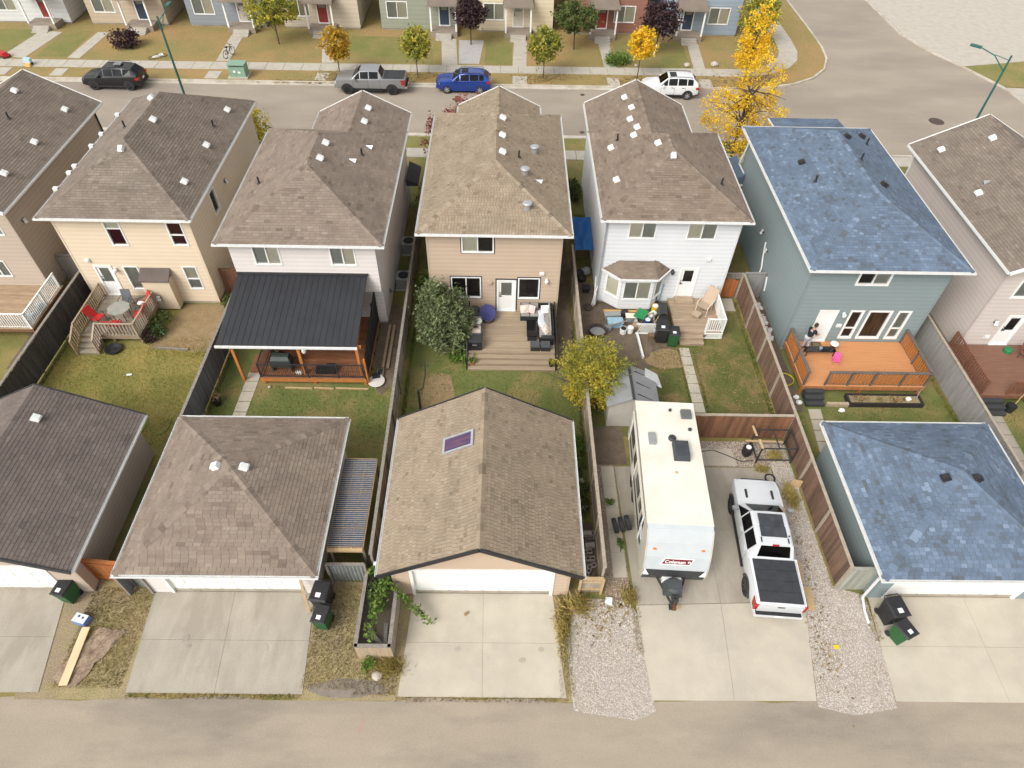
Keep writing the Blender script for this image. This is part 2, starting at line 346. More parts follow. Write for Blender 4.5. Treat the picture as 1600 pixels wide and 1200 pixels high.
strip('kerb', [(-120,49.17),(20,49.17),(23,48.42),(26,47.22),(80,47.22)], .18, -.05, .13, CURB); strip('gutter', [(-120,49.36),(20,49.36)], .4, -.05, .016, CURB)
strip('kerb', [(80,53.8),(45.0,55.5),(44.4,59.8),(42.7,64),(40.8,68),(39.8,72),(39.4,120)], -.18, -.05, .13, CURB)
sheet('boulevard', [(x, y+.18) for x, y in far_line]+[(30,130),(-120,130)], .05, GREEN['far'])
sheet('boulevard', [(-120,47.3),(20,47.3),(20,49.16),(-120,49.16)], .05, GREEN['farg'])
sheet('front_lawn', [(-60,42),(24,38),(24,46),(-60,46)], .02, GREEN['farg'])
sheet('corner_lawn', [(44.7,60),(43.2,64),(47.2,65.1),(53,66.3),(53,59.6),(46.5,59.9)], .03, GREEN['farg'])
sheet('corner_walk', [(42.95,64.2),(41,68.2),(40.2,72),(39.7,120),(90,120),(90,66),(53,66.4)], .012, CONCW)
sheet('corner_walk', [(44.8,59.8),(53,59.4),(80,58),(80,54.1),(45.3,55.7)], .012, CONCW)
def walk(name, p, q, wdt, pitch, mat=CONCW, top=.07):
    p, q = Vector(p), Vector(q); n = max(1, int((q-p).length/pitch)); d = (q-p).normalized(); x = Vector((d.y, -d.x))*wdt/2
    return slabs(name, [p-x, p+x, q+x, q-x], 1, n, mat, top=top, gap=.035)
walk('sidewalk', (-62,60.9), (20.5,61.75), 1.55, 1.6)
walk('sidewalk', (-62,46.68), (23,46.68), 1.35, 1.6)
walk('sidewalk', (26,46.5), (44,46.5), 1.35, 1.6)
b = MB(); inn = [(20.55,60.95),(22.6,61.1),(24.4,61.8),(26.2,63.1),(27.4,64.8),(28,66.8),(28.2,70),(28.2,100)]; out = [(20.5,62.5),(22.2,62.6),(23.6,63.2),(24.9,64.2),(25.8,65.5),(26.3,67.2),(26.5,70),(26.5,100)]
for i in range(len(inn)-1): b.prism([inn[i], inn[i+1], out[i+1], out[i]], -.02, .07)
solo('sidewalk', b, CONCW, kind='structure')
for x0, x1, wd in [(-44.5,-43.7,2.2),(-39.1,-38.8,1.15),(-25.7,-25.95,1.2),(-16.2,-17.3,1.1),(-5.15,-5.6,1.45),(1.2,1.35,1.3),(9.5,9.4,1.1),(17.7,18.1,1.1)]:
    walk('entry_walk', (x0, 62.25), (x1, 68.2), wd, 1.3)
    walk('entry_walk', (x0, 58.62), (x0, 60.2+.006*x0*.5), wd, 1.7)
sheet('front_gravel', [(-4.35,62.6),(-2.5,62.65),(-2.2,68),(-4.6,68)], .06, M('pale_gravel', (.42,.40,.39), (.33,.31,.3), scale=6, rough=1, grain=.25))
for x0, x1, k in [(-52,-44,'farg'),(-42.6,-39.8,'farg'),(-15,-6.8,'farg'),(-10.6,-7,'farg'),(-2,.5,'farg'),(2.2,8.7,'far'),(10.3,17,'farg')]:
    sheet('front_lawn', [(x0,62.5),(x1,62.5),(x1,68.5),(x0,68.5)], .055+.004*random.random(), GREEN[k])
def disc(name, x, y, r, z, mat, label, cat):
    b = MB(); b.lathe([(r,0),(r,.008),(r*.9,.014),(r*.88,.008),(r*.3,.009),(r*.28,.014)], (0,0,0), 20); solo(name, b, mat, label, cat, group='utility covers in the street').location = (x,y,z)
RUST = M('cast_iron', (.085,.06,.05), (.06,.045,.04), scale=8, rough=.8)
disc('manhole_cover', -30.76, 51.8, .52, .008, RUST, 'round rusty manhole cover in the street beside the black parked car', 'manhole cover')
disc('manhole_cover', 35.7, 53.2, .62, .008, RUST, 'round grey manhole cover in the wide street junction', 'manhole cover')
disc('valve_cover', 6.57, 56.9, .2, .008, RUST, 'small round iron valve cover near the far kerb', 'manhole cover')
disc('valve_cover', 6.08, 50.3, .2, .008, RUST, 'small round iron valve cover near the near kerb, in the gap between two houses', 'manhole cover')

STAIN = M('oil_stain', (.25,.22,.185), (.30,.27,.225), scale=4, rough=.8, grain=.1); STAINL = M('damp_stain', (.335,.305,.25), (.36,.325,.27), scale=3, rough=.9, grain=.1)
for x, y, rx, ry, k, m_ in [(-12.1,9.95,.14,.16,1,STAIN),(-11.9,9.65,.1,.06,2,STAIN),(-9.0,9.6,.16,.12,3,STAINL),(.9,9.2,.14,.1,4,STAINL),(1.6,9.6,.12,.1,5,STAINL),(-1.6,9.6,.12,.08,6,STAINL),(7.0,11.9,.28,.2,7,M('rust_stain', (.46,.33,.2), (.42,.31,.2), scale=5, rough=.9)),(7.1,11.35,.25,.12,8,M('rust_stain', (.46,.33,.2)))]:
    sheet('stain', wob(x, y, rx, ry, 16, .3, k), .042, m_)
sheet('paint_mark', [(-5.0,6.6),(-4.92,6.58),(-4.8,7.1),(-4.87,7.12)], .008, M('faded_pink_paint', (.42,.23,.2), (.34,.22,.18), scale=8, rough=.95))
# ================================================================== BUILDINGS
def clip(poly, rect):
    """clip polygon poly (2D) to axis rect"""
    u0, u1, v0, v1 = rect
    for ax, val, sg in ((0,u0,1),(0,u1,-1),(1,v0,1),(1,v1,-1)):
        out = []
        for i in range(len(poly)):
            a, b = poly[i-1], poly[i]; da, db = (a[ax]-val)*sg, (b[ax]-val)*sg
            if (da >= 0) != (db >= 0):
                t = da/(da-db); out.append((a[0]+(b[0]-a[0])*t, a[1]+(b[1]-a[1])*t))
            if db >= 0: out.append(b)
        poly = out
        if len(poly) < 3: return []
    return poly
def area(p): return abs(sum(p[i-1][0]*p[i][1]-p[i][0]*p[i-1][1] for i in range(len(p))))/2
TABS = {}
def shingle_mesh(mat, wv, k):
    key = (mat.name, wv, k)
    if key not in TABS:
        b = MB(); e = .146; w2 = wv/2-(.008 if 'tan' in mat.name else .006); a = .04+.92*k/11
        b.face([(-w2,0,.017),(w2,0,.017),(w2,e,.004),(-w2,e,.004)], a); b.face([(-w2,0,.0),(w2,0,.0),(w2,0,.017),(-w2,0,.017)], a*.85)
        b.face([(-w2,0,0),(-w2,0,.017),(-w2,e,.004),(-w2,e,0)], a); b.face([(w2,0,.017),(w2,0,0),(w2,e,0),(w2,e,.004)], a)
        TABS[key] = b.mesh('shingle', mat)
    return TABS[key]
def shingles(t, roof_o, planes, mat, single=0, seed=0, tabw=.305, e=.15, patch=.5, sd=None):
    sd = sd or {'shingle_tan': .15, 'shingle_blue': .18}.get(mat.name, .17); gp = {'shingle_tan': .008}.get(mat.name, .006)
    g = random.Random(seed); b = MB(); full = []
    for poly in planes:
        p0, p1 = Vector(poly[0]), Vector(poly[1]); U = (p1-p0).normalized()
        N = (Vector(poly[1])-p0).cross(Vector(poly[2])-p0).normalized(); W = N.cross(U)
        P2 = [((Vector(p)-p0).dot(U), (Vector(p)-p0).dot(W)) for p in poly]
        umin, umax = min(p[0] for p in P2), max(p[0] for p in P2); vmax = max(p[1] for p in P2); rows = int(vmax/e)+1
        for k in range(rows):
            v0 = k*e; u = umin-g.random()*tabw; last = .5
            while u < umax:
                wv = tabw
                q = clip(P2, (u+gp, u+wv-gp, v0, v0+e-.004)); A = area(q) if q else 0
                x, y = (p0+U*u+W*v0)[:2]
                a = .5+.26*math.sin(x*2.1+y*1.3+k*.4)*math.sin(y*1.7-x*.8)*patch+g.gauss(0, sd)
                if g.random() < .25: a = .5*last+.5*a
                a = min(.99, max(.01, a)); last = a
                if A > .004:
                    if single and A > (wv-2*gp)*(e-.004)*.999: full.append((p0+U*(u+wv/2)+W*v0, U, W, N, a, wv, q))
                    else:
                        h = lambda v: .003+.014*(1-(v-v0)/e)
                        b.face([p0+U*s+W*v+N*h(v) for s, v in q], a)
                        lo = [s for s, v in q if v < v0+1e-5]
                        if len(lo) >= 2:
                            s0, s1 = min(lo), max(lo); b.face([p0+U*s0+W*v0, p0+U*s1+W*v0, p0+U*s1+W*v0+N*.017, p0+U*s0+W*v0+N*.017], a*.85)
                u += wv
    if single:
        full.sort(key=lambda f: (f[0]-Vector((f[0].x*.35, 0, 26))).length)
        base = t.loc
        for i, (c, U, W, N, a, wv, q) in enumerate(full):
            if i < single:
                m4 = Matrix((U, W, N)).transposed().to_4x4(); m4.translation = c-base
                t.inst('shingle', shingle_mesh(mat, wv, int(a*11.99)), None, under=roof_o, mat=m4)
            else:
                w2 = wv/2-gp
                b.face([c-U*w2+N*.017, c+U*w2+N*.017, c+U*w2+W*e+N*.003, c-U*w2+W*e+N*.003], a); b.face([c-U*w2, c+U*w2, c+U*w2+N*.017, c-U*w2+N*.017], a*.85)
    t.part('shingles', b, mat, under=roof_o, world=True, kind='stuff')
def caps(t, roof_o, segs, mat, single=False, seed=1):
    """overlapping cap shingles along ridges and hips: segs = (p, q, n1, n2)"""
    g = random.Random(seed); allb = MB()
    for p, q, n1, n2 in segs:
        p, q = Vector(p), Vector(q); n1, n2 = Vector(n1).normalized(), Vector(n2).normalized(); L = (q-p).length; d = (q-p)/L; n = max(1, int(L/.24)); up = (n1+n2).normalized()
        s1 = d.cross(n1); s1 = s1 if s1.dot(n2) < 0 else -s1
        s2 = d.cross(n2); s2 = s2 if s2.dot(n1) < 0 else -s2
        s1, s2 = -s1 if s1.z > 0 else s1, -s2 if s2.z > 0 else s2
        for i in range(n):
            b = MB() if single else allb; a = min(.95, max(.05, g.gauss(.45, .22)))
            c0, c1 = p+d*(L*i/n), p+d*(L*(i+1)/n+.03)
            def row(c, h): return [c+s1*.15+n1*(.006+h), c+up*(.012+h), c+s2*.15+n2*(.006+h)]
            A, B = row(c0, .018), row(c1, .006)
            for k in (0, 1):
                f = [A[k], A[k+1], B[k+1], B[k]]
                nn = (f[1]-f[0]).cross(f[2]-f[0])
                if nn.z < 0: f = f[::-1]
                b.face(f, a)
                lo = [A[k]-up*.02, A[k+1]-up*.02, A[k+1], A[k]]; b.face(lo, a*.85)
            if single: t.part('ridge_cap', b, mat, under=roof_o, world=True)
    if not single: t.part('ridge_caps', allb, mat, under=roof_o, world=True, kind='stuff')
def hip(x0, x1, y0, y1, ze, s, rear=True, front=True):
    hw = (x1-x0)/2; xm = (x0+x1)/2; zr = ze+s*hw; a = y0+(hw if rear else 0); c = y1-(hw if front else 0)
    if a > c: a = c = (a+c)/2
    pl = [[(x1,y0,ze),(x1,y1,ze)]+([(xm,c,zr),(xm,a,zr)] if c-a > .01 else [(xm,a,zr)]), [(x0,y1,ze),(x0,y0,ze)]+([(xm,a,zr),(xm,c,zr)] if c-a > .01 else [(xm,a,zr)])]
    nR, nL, nB, nF = (s,0,1), (-s,0,1), (0,-s,1), (0,s,1); sg = []
    if rear: pl.append([(x0,y0,ze),(x1,y0,ze),(xm,a,zr)]); sg += [((x0,y0,ze),(xm,a,zr),nB,nL), ((x1,y0,ze),(xm,a,zr),nB,nR)]
    if front: pl.append([(x1,y1,ze),(x0,y1,ze),(xm,c,zr)]); sg += [((x0,y1,ze),(xm,c,zr),nF,nL), ((x1,y1,ze),(xm,c,zr),nF,nR)]
    if c-a > .05: sg.append(((xm,a,zr),(xm,c,zr),nL,nR))
    return pl, sg, (x0, x1, y0, y1, ze, s, rear, front)
def ext(x0, x1, ym, y1, ze, s, front=False):
    """lower front wing whose slopes start at the valleys of the main roof's front hip (eave at ym)"""
    hw = (x1-x0)/2; xm = (x0+x1)/2; zr = ze+s*hw; c = y1-(hw if front else 0)
    pl = [[(x1,ym,ze),(x1,y1,ze),(xm,c,zr),(xm,ym-hw,zr)], [(x0,y1,ze),(x0,ym,ze),(xm,ym-hw,zr),(xm,c,zr)]]
    sg = [((xm,ym-hw,zr),(xm,c,zr),(-s,0,1),(s,0,1))]
    if front: pl.append([(x1,y1,ze),(x0,y1,ze),(xm,c,zr)])
    return pl, sg, (x0, x1, ym, y1, ze, s, 'ext', front)
def roofz(spec, x, y):
    x0, x1, y0, y1, ze, s, r, f = spec; d = min(x-x0, x1-x)
    if r is True: d = min(d, y-y0)
    if f: d = min(d, y1-y)
    return ze+s*max(d, 0)
def roof(t, sets, mat, gut=WMETAL, single=0, seed=0, gcap=False, rake=None, tabw=.305):
    """sets: list of hip() results. returns the roof object"""
    b = MB()
    for pl, sg, sp in sets:
        x0, x1, y0, y1, ze, s, r, f = sp
        for p in pl: b.face(p, .0)
        ya, yb = y0+(.46 if r is False else 0), y1-(.46 if f is False and r is False else 0)
        b.face([(x0,ya,ze-.06),(x0,yb,ze-.06),(x1,yb,ze-.06),(x1,ya,ze-.06)], .5, 1)
        for A, B in (([((x0,y0),(x1,y0))] if r is not False else [])+[((x1,y0),(x1,y1)),((x0,y1),(x0,y0))]+([((x1,y1),(x0,y1))] if f else [])): b.face([(A[0],A[1],ze-.06),(B[0],B[1],ze-.06),(B[0],B[1],ze),(A[0],A[1],ze)], .5, 1)
    o = t.part('roof', b, [mat, WHITE], world=True)
    shingles(t, o, [p for st in sets for p in st[0]], mat, single, seed, tabw)
    caps(t, o, [q for st in sets for q in st[1]], mat, gcap, seed+5)
    for pl, sg, (x0, x1, y0, y1, ze, s, r, f) in sets:
        def gutter(p, q, nx, ny):
            g = MB(); p, q = Vector((*p, 0)), Vector((*q, 0)); n = Vector((nx, ny, 0))
            for c0, c1, z0, z1 in ((.0,.012,-.105,.0),(.012,.1,-.105,-.09),(.088,.1,-.09,.0)):      # back, bottom, lip: an open trough
                A = [p+n*c0, q+n*c0, q+n*c1, p+n*c1]
                g.hexa([(v.x,v.y,ze+z0) for v in A]+[(v.x,v.y,ze+z1) for v in A])
            t.part('gutter', g, gut, under=o, world=True)
        gutter((x1,y0),(x1,y1),1,0); gutter((x0,y1),(x0,y0),-1,0)
        if r is True: gutter((x0-.1,y0),(x1+.1,y0),0,-1)
        if f and len(sets) == 1: gutter((x1,y1),(x0,y1),0,1)
        hw = (x1-x0)/2; zr = ze+s*hw; xm = (x0+x1)/2
        for flag, y, sg_ in ((r, y0, -1), (f, y1, 1)):
            if not flag:
                for xa in (x0, x1):
                    g = MB(); g.beam((xa, y+sg_*.03, ze-.06), (xm, y+sg_*.03, zr-.06), .05, .2); t.part('rake_board', g, rake or gut, under=o, world=True)
    return o
def vent(t, o, spec, x, y, kind='box', mat=WMETAL):
    z = roofz(spec, x, y); e = .05; gx = (roofz(spec, x+e, y)-roofz(spec, x-e, y))/(2*e); gy = (roofz(spec, x, y+e)-roofz(spec, x, y-e))/(2*e)
    N = Vector((-gx, -gy, 1)).normalized(); dn = Vector((gx, gy, 0)); dn = -dn.normalized() if dn.length > .01 else Vector((0,-1,0))
    D = (dn-N*dn.dot(N)).normalized(); X = D.cross(N)*-1; b = MB(); c = Vector((x, y, z))+N*.02
    P = lambda u, v, h: c+X*u+D*v+N*h
    def bx(u0,u1,v0,v1,h0,h1,ins=0): b.hexa([P(u0,v0,h0),P(u1,v0,h0),P(u1,v1,h0),P(u0,v1,h0),P(u0+ins,v0+ins,h1),P(u1-ins,v0+ins,h1),P(u1-ins,v1-ins*.3,h1),P(u0+ins,v1-ins*.3,h1)])
    def bx2(*a):
        p = [P(*q) for q in a]; b.hexa(p)
    if kind == 'box':
        bx(-.15,.15,-.14,.2,-.02,.19,.04); bx(-.13,.13,.14,.235,.1,.13,.0)
        name = 'roof_vent'
    elif kind == 'gable':
        b.hexa([P(-.13,.2,.0),P(.13,.2,.012),P(.02,-.16,.012),P(-.02,-.16,.012),P(-.02,.2,.2),P(.02,.2,.2),P(.01,-.15,.03),P(-.01,-.15,.03)]); name = 'roof_vent'
    elif kind == 'pipe':
        b.tube([c-N*.05, c+Vector((0,0,.38))], .05, 10); b.lathe([(.12,0),(.06,.06)], tuple(c), 10); name = 'vent_pipe'
    elif kind == 'drum':
        b.tube([c-N*.05, c+Vector((0,0,.28))], .17, 14); b.lathe([(.24,.27),(.25,.33),(.2,.37),(.06,.4)], tuple(c), 16); name = 'exhaust_vent'
    t.part(name, b, mat, under=o, world=True)
# walls -------------------------------------------------------------
class Fr:
    """wall frame: s runs along the wall, n outward"""
    def __init__(s, O, D, N): s.O, s.D, s.N = Vector((*O, 0)), Vector((*D, 0)), Vector((*N, 0))
    def __call__(s, u, z, n=0): return s.O+s.D*u+s.N*n+Vector((0,0,z))
    def box(s, b, u0, u1, z0, z1, n0, n1, a=.5, mi=0):
        return b.hexa([s(u0,z0,n1),s(u1,z0,n1),s(u1,z0,n0),s(u0,z0,n0),s(u0,z1,n1),s(u1,z1,n1),s(u1,z1,n0),s(u0,z1,n0)], a, mi)
REAR = lambda x, y: Fr((x, y), (1,0), (0,-1))
RIGHT = lambda x, y: Fr((x, y), (0,1), (1,0))
LEFT = lambda x, y: Fr((x, y), (0,-1), (-1,0))
FRONT = lambda x, y: Fr((x, y), (-1,0), (0,1))
def wall(t, fr, L, z0, z1, mat, holes=(), e=.13, gable=None, name='wall'):
    b = MB(); cuts = {z0, z1}; z = z0
    while z < z1: cuts.add(z); z += e
    for h in holes: cuts |= {h[2], h[3]}
    zs = sorted(c for c in cuts if z0 <= c <= z1)
    def off(z, zz): k = math.floor((zz-z0)/e+1e-6); f = (z-z0-k*e)/e; return .028*(1-f)
    for za, zb in zip(zs, zs[1:]):
        if zb-za < 1e-4: continue
        zm = (za+zb)/2; xs = [0, L]; hs = sorted((max(0,h[0]), min(L,h[1])) for h in holes if h[2] < zm < h[3]); segs = []; u = 0
        for a, c in hs:
            if a > u: segs.append((u, a))
            u = max(u, c)
        if u < L: segs.append((u, L))
        kk = math.floor((zm-z0)/e+1e-6); av = (.1, .9)[kk % 2]  # courses alternate lighter and darker to imitate the shadow lines under the laps
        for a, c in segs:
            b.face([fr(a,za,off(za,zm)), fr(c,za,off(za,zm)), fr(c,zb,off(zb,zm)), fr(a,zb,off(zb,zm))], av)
            if abs((za-z0)/e-round((za-z0)/e)) < 1e-4: b.face([fr(a,za,0), fr(c,za,0), fr(c,za,off(za,zm)), fr(a,za,off(za,zm))], av)
    if gable:
        sm, zp = gable; z = z1
        while z < zp-.01:
            zb = min(z+e, zp); f0, f1 = (z-z1)/(zp-z1), (zb-z1)/(zp-z1)
            b.face([fr(sm*f0,z,.034), fr(L-(L-sm)*f0,z,.034), fr(L-(L-sm)*f1,zb,0), fr(sm*f1,zb,0)]); b.face([fr(sm*f0,z,0), fr(L-(L-sm)*f0,z,0), fr(L-(L-sm)*f0,z,.034), fr(sm*f0,z,.034)]); z = zb
    return t.part(name, b, mat, world=True)
def corner_trim(t, x, y, z0, z1, mat, sx=1, sy=-1):
    b = MB(); b.box(min(x,x+sx*.03)-.0, max(x,x+sx*.03), min(y-sy*.08,y+sy*.03), max(y-sy*.08,y+sy*.03), z0, z1); b.box(min(x-sx*.08,x), max(x-sx*.08,x), min(y,y+sy*.03), max(y,y+sy*.03), z0, z1); t.part('corner_trim', b, mat, world=True)
def win(t, fr, u0, u1, z0, z1, kind='slide', blind=BLIND, trim=WHITE, tw=.07, outer=None, half=None):
    b = MB(); n0, n1 = -.09, .045
    if outer: fr.box(b, u0-tw-.05, u1+tw+.05, z0-tw-.05, z0-tw, .0, .035, mi=1); fr.box(b, u0-tw-.05, u1+tw+.05, z1+tw, z1+tw+.05, .0, .035, mi=1); fr.box(b, u0-tw-.05, u0-tw, z0-tw, z1+tw, .0, .035, mi=1); fr.box(b, u1+tw, u1+tw+.05, z0-tw, z1+tw, .0, .035, mi=1)
    fr.box(b, u0-tw, u1+tw, z0-tw, z0, n0, n1+.015); fr.box(b, u0-tw, u1+tw, z1, z1+tw, n0, n1); fr.box(b, u0-tw, u0, z0, z1, n0, n1-.004); fr.box(b, u1, u1+tw, z0, z1, n0, n1-.004)
    panes = [(u0, u1, z0, z1)]
    if kind == 'slide': um = (u0+u1)/2; fr.box(b, um-.03, um+.03, z0, z1, n0+.01, n1-.02); panes = [(u0, um-.03, z0, z1), (um+.03, u1, z0, z1)]
    if kind == 'hung': zm = z0+(z1-z0)*(half or .45); fr.box(b, u0, u1, zm-.03, zm+.03, n0+.01, n1-.02); panes = [(u0, u1, z0, zm-.03), (u0, u1, zm+.03, z1)]
    o = t.part('window', b, [trim, outer or trim], world=True)
    bl = blind if isinstance(blind, (list, tuple)) else [blind]*len(panes)
    for i, (a, c, d, e) in enumerate(panes):
        p = MB(); k = -.03 if i % 2 else -.045; p.face([fr(a,d,k), fr(c,d,k), fr(c,e,k), fr(a,e,k)]); t.part('pane', p, GLASS, under=o, world=True)
        if bl[i] is not None:
            p = MB(); p.face([fr(a-.02,d-.02,-.075), fr(c+.02,d-.02,-.075), fr(c+.02,e+.02,-.075), fr(a-.02,e+.02,-.075)]); t.part('blind', p, bl[i], under=o, world=True)
    return (u0-tw, u1+tw, z0-tw, z1+tw)
def door(t, fr, u0, u1, z0, z1, glassz=.55, mat=WHITE, trim=WHITE, blind=BLINDG, gm=.14, outer=None):
    b = MB(); fr.box(b, u0-.1, u0, z0, z1, -.08, .05); fr.box(b, u1, u1+.1, z0, z1, -.08, .05); fr.box(b, u0-.1, u1+.1, z1, z1+.1, -.08, .055); fr.box(b, u0-.1, u1+.1, z0-.07, z0, -.08, .09)
    if outer: fr.box(b, u0-.17, u0-.1, z0, z1+.1, 0, .04, mi=1); fr.box(b, u1+.1, u1+.17, z0, z1+.1, 0, .04, mi=1); fr.box(b, u0-.17, u1+.17, z1+.1, z1+.17, 0, .04, mi=1)
    t.part('door_frame', b, [trim, outer or trim], world=True)
    b = MB(); zg = z0+(z1-z0)*(1-glassz)
    if glassz:
        fr.box(b, u0, u1, z0, zg, -.05, 0); fr.box(b, u0, u0+gm, zg, z1, -.05, 0); fr.box(b, u1-gm, u1, zg, z1, -.05, 0); fr.box(b, u0+gm, u1-gm, z1-.12, z1, -.05, 0)
    else: fr.box(b, u0, u1, z0, z1, -.05, 0)
    o = t.part('door', b, mat, world=True)
    if glassz:
        p = MB(); p.face([fr(u0+gm,zg,-.02), fr(u1-gm,zg,-.02), fr(u1-gm,z1-.12,-.02), fr(u0+gm,z1-.12,-.02)]); t.part('pane', p, GLASS, under=o, world=True)
        p = MB(); fr.box(p, u0+gm, u1-gm, zg, z1-.12, -.06, -.05); t.part('blind', p, blind, under=o, world=True)
    h = MB(); fr.box(h, u0+.05, u0+.1, z0+.95, z0+1.12, .002, .03); fr.box(h, u0+.05, u0+.19, z0+1.0, z0+1.03, .03, .06); fr.box(h, u0+.05, u0+.1, z0+1.2, z0+1.26, .002, .035); t.part('handle', h, DARKM, under=o, world=True)
    return (u0-.1, u1+.1, z0-.07, z1+.1)
def fixture(t, fr, u, z, mat=WMETAL, kind='lamp'):
    b = MB()
    if kind == 'lamp': fr.box(b, u-.07, u+.07, z+.1, z+.22, .02, .06); b.lathe([(.05,0),(.1,.1),(.11,.2),(.04,.26)], tuple(fr(u, z-.05, .16)), 10); b.tube([fr(u,z+.16,.05), fr(u,z+.2,.16)], .02, 6); nm = 'wall_lamp'
    elif kind == 'box': fr.box(b, u-.13, u+.13, z-.1, z+.1, .02, .1); fr.box(b, u-.09, u+.09, z-.06, z+.06, .1, .13); nm = 'wall_vent'
    elif kind == 'hood': fr.box(b, u-.1, u+.1, z-.08, z+.1, .02, .13); b.hexa([fr(u-.1,z-.14,.2),fr(u+.1,z-.14,.2),fr(u+.1,z-.1,.02),fr(u-.1,z-.1,.02),fr(u-.1,z+.1,.06),fr(u+.1,z+.1,.06),fr(u+.1,z+.1,.021),fr(u-.1,z+.1,.021)]); nm = 'wall_vent'
    t.part(nm, b, mat, world=True)
def downspout(t, pts, mat=WMETAL):
    b = MB()
    for p, q in zip(pts, pts[1:]): b.beam(p, q, .075, .06)
    t.part('downspout', b, mat, world=True)
def base(t, x0, x1, y0, y1):
    b = MB(); b.box(x0+.04, x1-.04, y0+.04, y1-.04, -.3, .22); t.part('foundation', b, CONC, world=True)
def shell(t, x0, x1, y0, y1, z1, mat, rear=(), right=(), left=(), z0=.2, front=()):
    wall(t, REAR(x0, y0), x1-x0, z0, z1, mat, rear); wall(t, RIGHT(x1, y0), y1-y0, z0, z1, mat, right)
    wall(t, LEFT(x0, y1), y1-y0, z0, z1, mat, left); wall(t, FRONT(x1, y1), x1-x0, z0, z1, mat, front)
    b = MB(); b.box(x0+.2, x1-.2, y0+.9, y1-.2, z0+2.6, z0+2.7); b.box(x0+.2, x1-.2, y0+.9, y0+1.0, z0, z1-.1); t.part('inner_floor', b, ROOM, world=True)
    for x, y, sx, sy in ((x0,y0,-1,-1),(x1,y0,1,-1)): corner_trim(t, x, y, z0, z1, mat, sx, sy)
NAVY = M('navy_trim', (.03,.04,.06), (.024,.03,.046), scale=4, rough=.5, grain=.04)

# ---- cream house
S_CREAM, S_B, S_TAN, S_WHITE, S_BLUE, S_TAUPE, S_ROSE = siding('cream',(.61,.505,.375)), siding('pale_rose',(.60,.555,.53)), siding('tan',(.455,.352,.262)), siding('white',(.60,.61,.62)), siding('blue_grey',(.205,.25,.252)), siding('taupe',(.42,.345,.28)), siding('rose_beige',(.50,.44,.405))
t = T('two_storey_house', 'cream sided two-storey house with maroon curtains and a small hipped bump-out', 'house', (-19.9,35.5,0)); hC = t
base(t, -23.4, -16.4, 29.35, 41.7); f = REAR(-23.4, 29.35)
hs_ = [win(t, f, 2.62, 3.35, 4.1, 5.5, 'hung', [DRAPE, BLIND], half=.72), win(t, f, 5.86, 6.55, 4.16, 5.5, 'hung', [DRAPE, DRAPE]), win(t, f, 2.5, 3.2, 1.1, 2.6, 'fixed', BLINDG), win(t, f, 5.75, 6.4, 1.17, 2.65, 'hung', [BLINDG, BLIND]), door(t, f, .95, 1.75, .66, 2.62)]
fr2 = RIGHT(-16.4, 29.35); hr = [win(t, fr2, 3.2, 3.9, 3.9, 5.2, 'fixed', ROOM)]
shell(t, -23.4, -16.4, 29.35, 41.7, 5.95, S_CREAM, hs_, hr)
fixture(t, f, .75, 3.05, kind='box'); fixture(t, f, 2.05, 2.35); fixture(t, fr2, 5.6, 4.6, kind='hood')
b = MB(); b.box(-19.95, -18.45, 28.75, 29.33, .1, 2.1); bo = t.part('bump_out', b, S_CREAM, world=True)
b = MB(); b.hexa([(-20.02,28.66,2.08),(-18.38,28.66,2.08),(-18.38,29.33,2.5),(-20.02,29.33,2.5),(-20.02,28.66,2.16),(-18.38,28.66,2.16),(-18.38,29.33,2.58),(-20.02,29.33,2.58)], .1); t.part('bump_out_roof', b, ROOF['dark'], under=bo, world=True)
fixture(t, REAR(-19.95, 28.73), .62, 1.0, kind='hood')
h = hip(-23.8, -16.05, 28.9, 42.1, 6, .58); o = roof(t, [h], ROOF['taupe'], seed=11)
for x, y in [(-19.47,35.4),(-17.02,39.6),(-17.0,35.36),(-17.0,31.54),(-20.3,37.9)]: vent(t, o, h[2], x, y)
vent(t, o, h[2], -19.92, 32.3); vent(t, o, h[2], -17.13, 37.45, 'pipe', BLACK); vent(t, o, h[2], -21.0, 35.2, 'pipe', BLACK)
for y in (31.5,33.1,33.8,36.0,37.4,39.8): b = MB(); b.box(-24.0,-23.74,y-.1,y+.1,5.93,6.14); t.part('gutter_guard', b, WMETAL, under=o, world=True)
downspout(t, [(-16.33,29.27,5.8),(-16.33,29.27,.2)], S_CREAM)

# ---- pale rose house with the black covered deck
t = T('two_storey_house', 'pale rose-grey sided house above the black metal deck roof', 'house', (-10.1,34,0)); hB = t
base(t, -13.7, -6.5, 27.85, 38.1); f = REAR(-13.75, 27.3)
hs_ = [win(t, f, 1.2, 2.42, 4.58, 5.62, 'slide', [BLINDG, BLIND]), win(t, f, 5.05, 6.2, 4.6, 5.65, 'slide', [BLINDG, BLIND])]
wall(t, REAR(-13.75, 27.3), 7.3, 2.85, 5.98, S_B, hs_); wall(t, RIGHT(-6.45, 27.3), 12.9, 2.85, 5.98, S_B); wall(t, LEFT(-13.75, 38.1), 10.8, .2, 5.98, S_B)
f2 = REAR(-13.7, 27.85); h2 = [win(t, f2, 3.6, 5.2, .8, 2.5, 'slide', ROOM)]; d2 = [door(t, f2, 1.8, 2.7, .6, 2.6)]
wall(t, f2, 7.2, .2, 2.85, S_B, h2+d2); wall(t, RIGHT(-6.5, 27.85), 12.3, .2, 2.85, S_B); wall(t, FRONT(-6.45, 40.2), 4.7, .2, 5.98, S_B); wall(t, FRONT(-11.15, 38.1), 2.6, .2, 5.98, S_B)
b = MB(); b.box(-13.75,-6.45,27.3,27.9,2.8,2.86); t.part('soffit', b, WHITE, world=True)
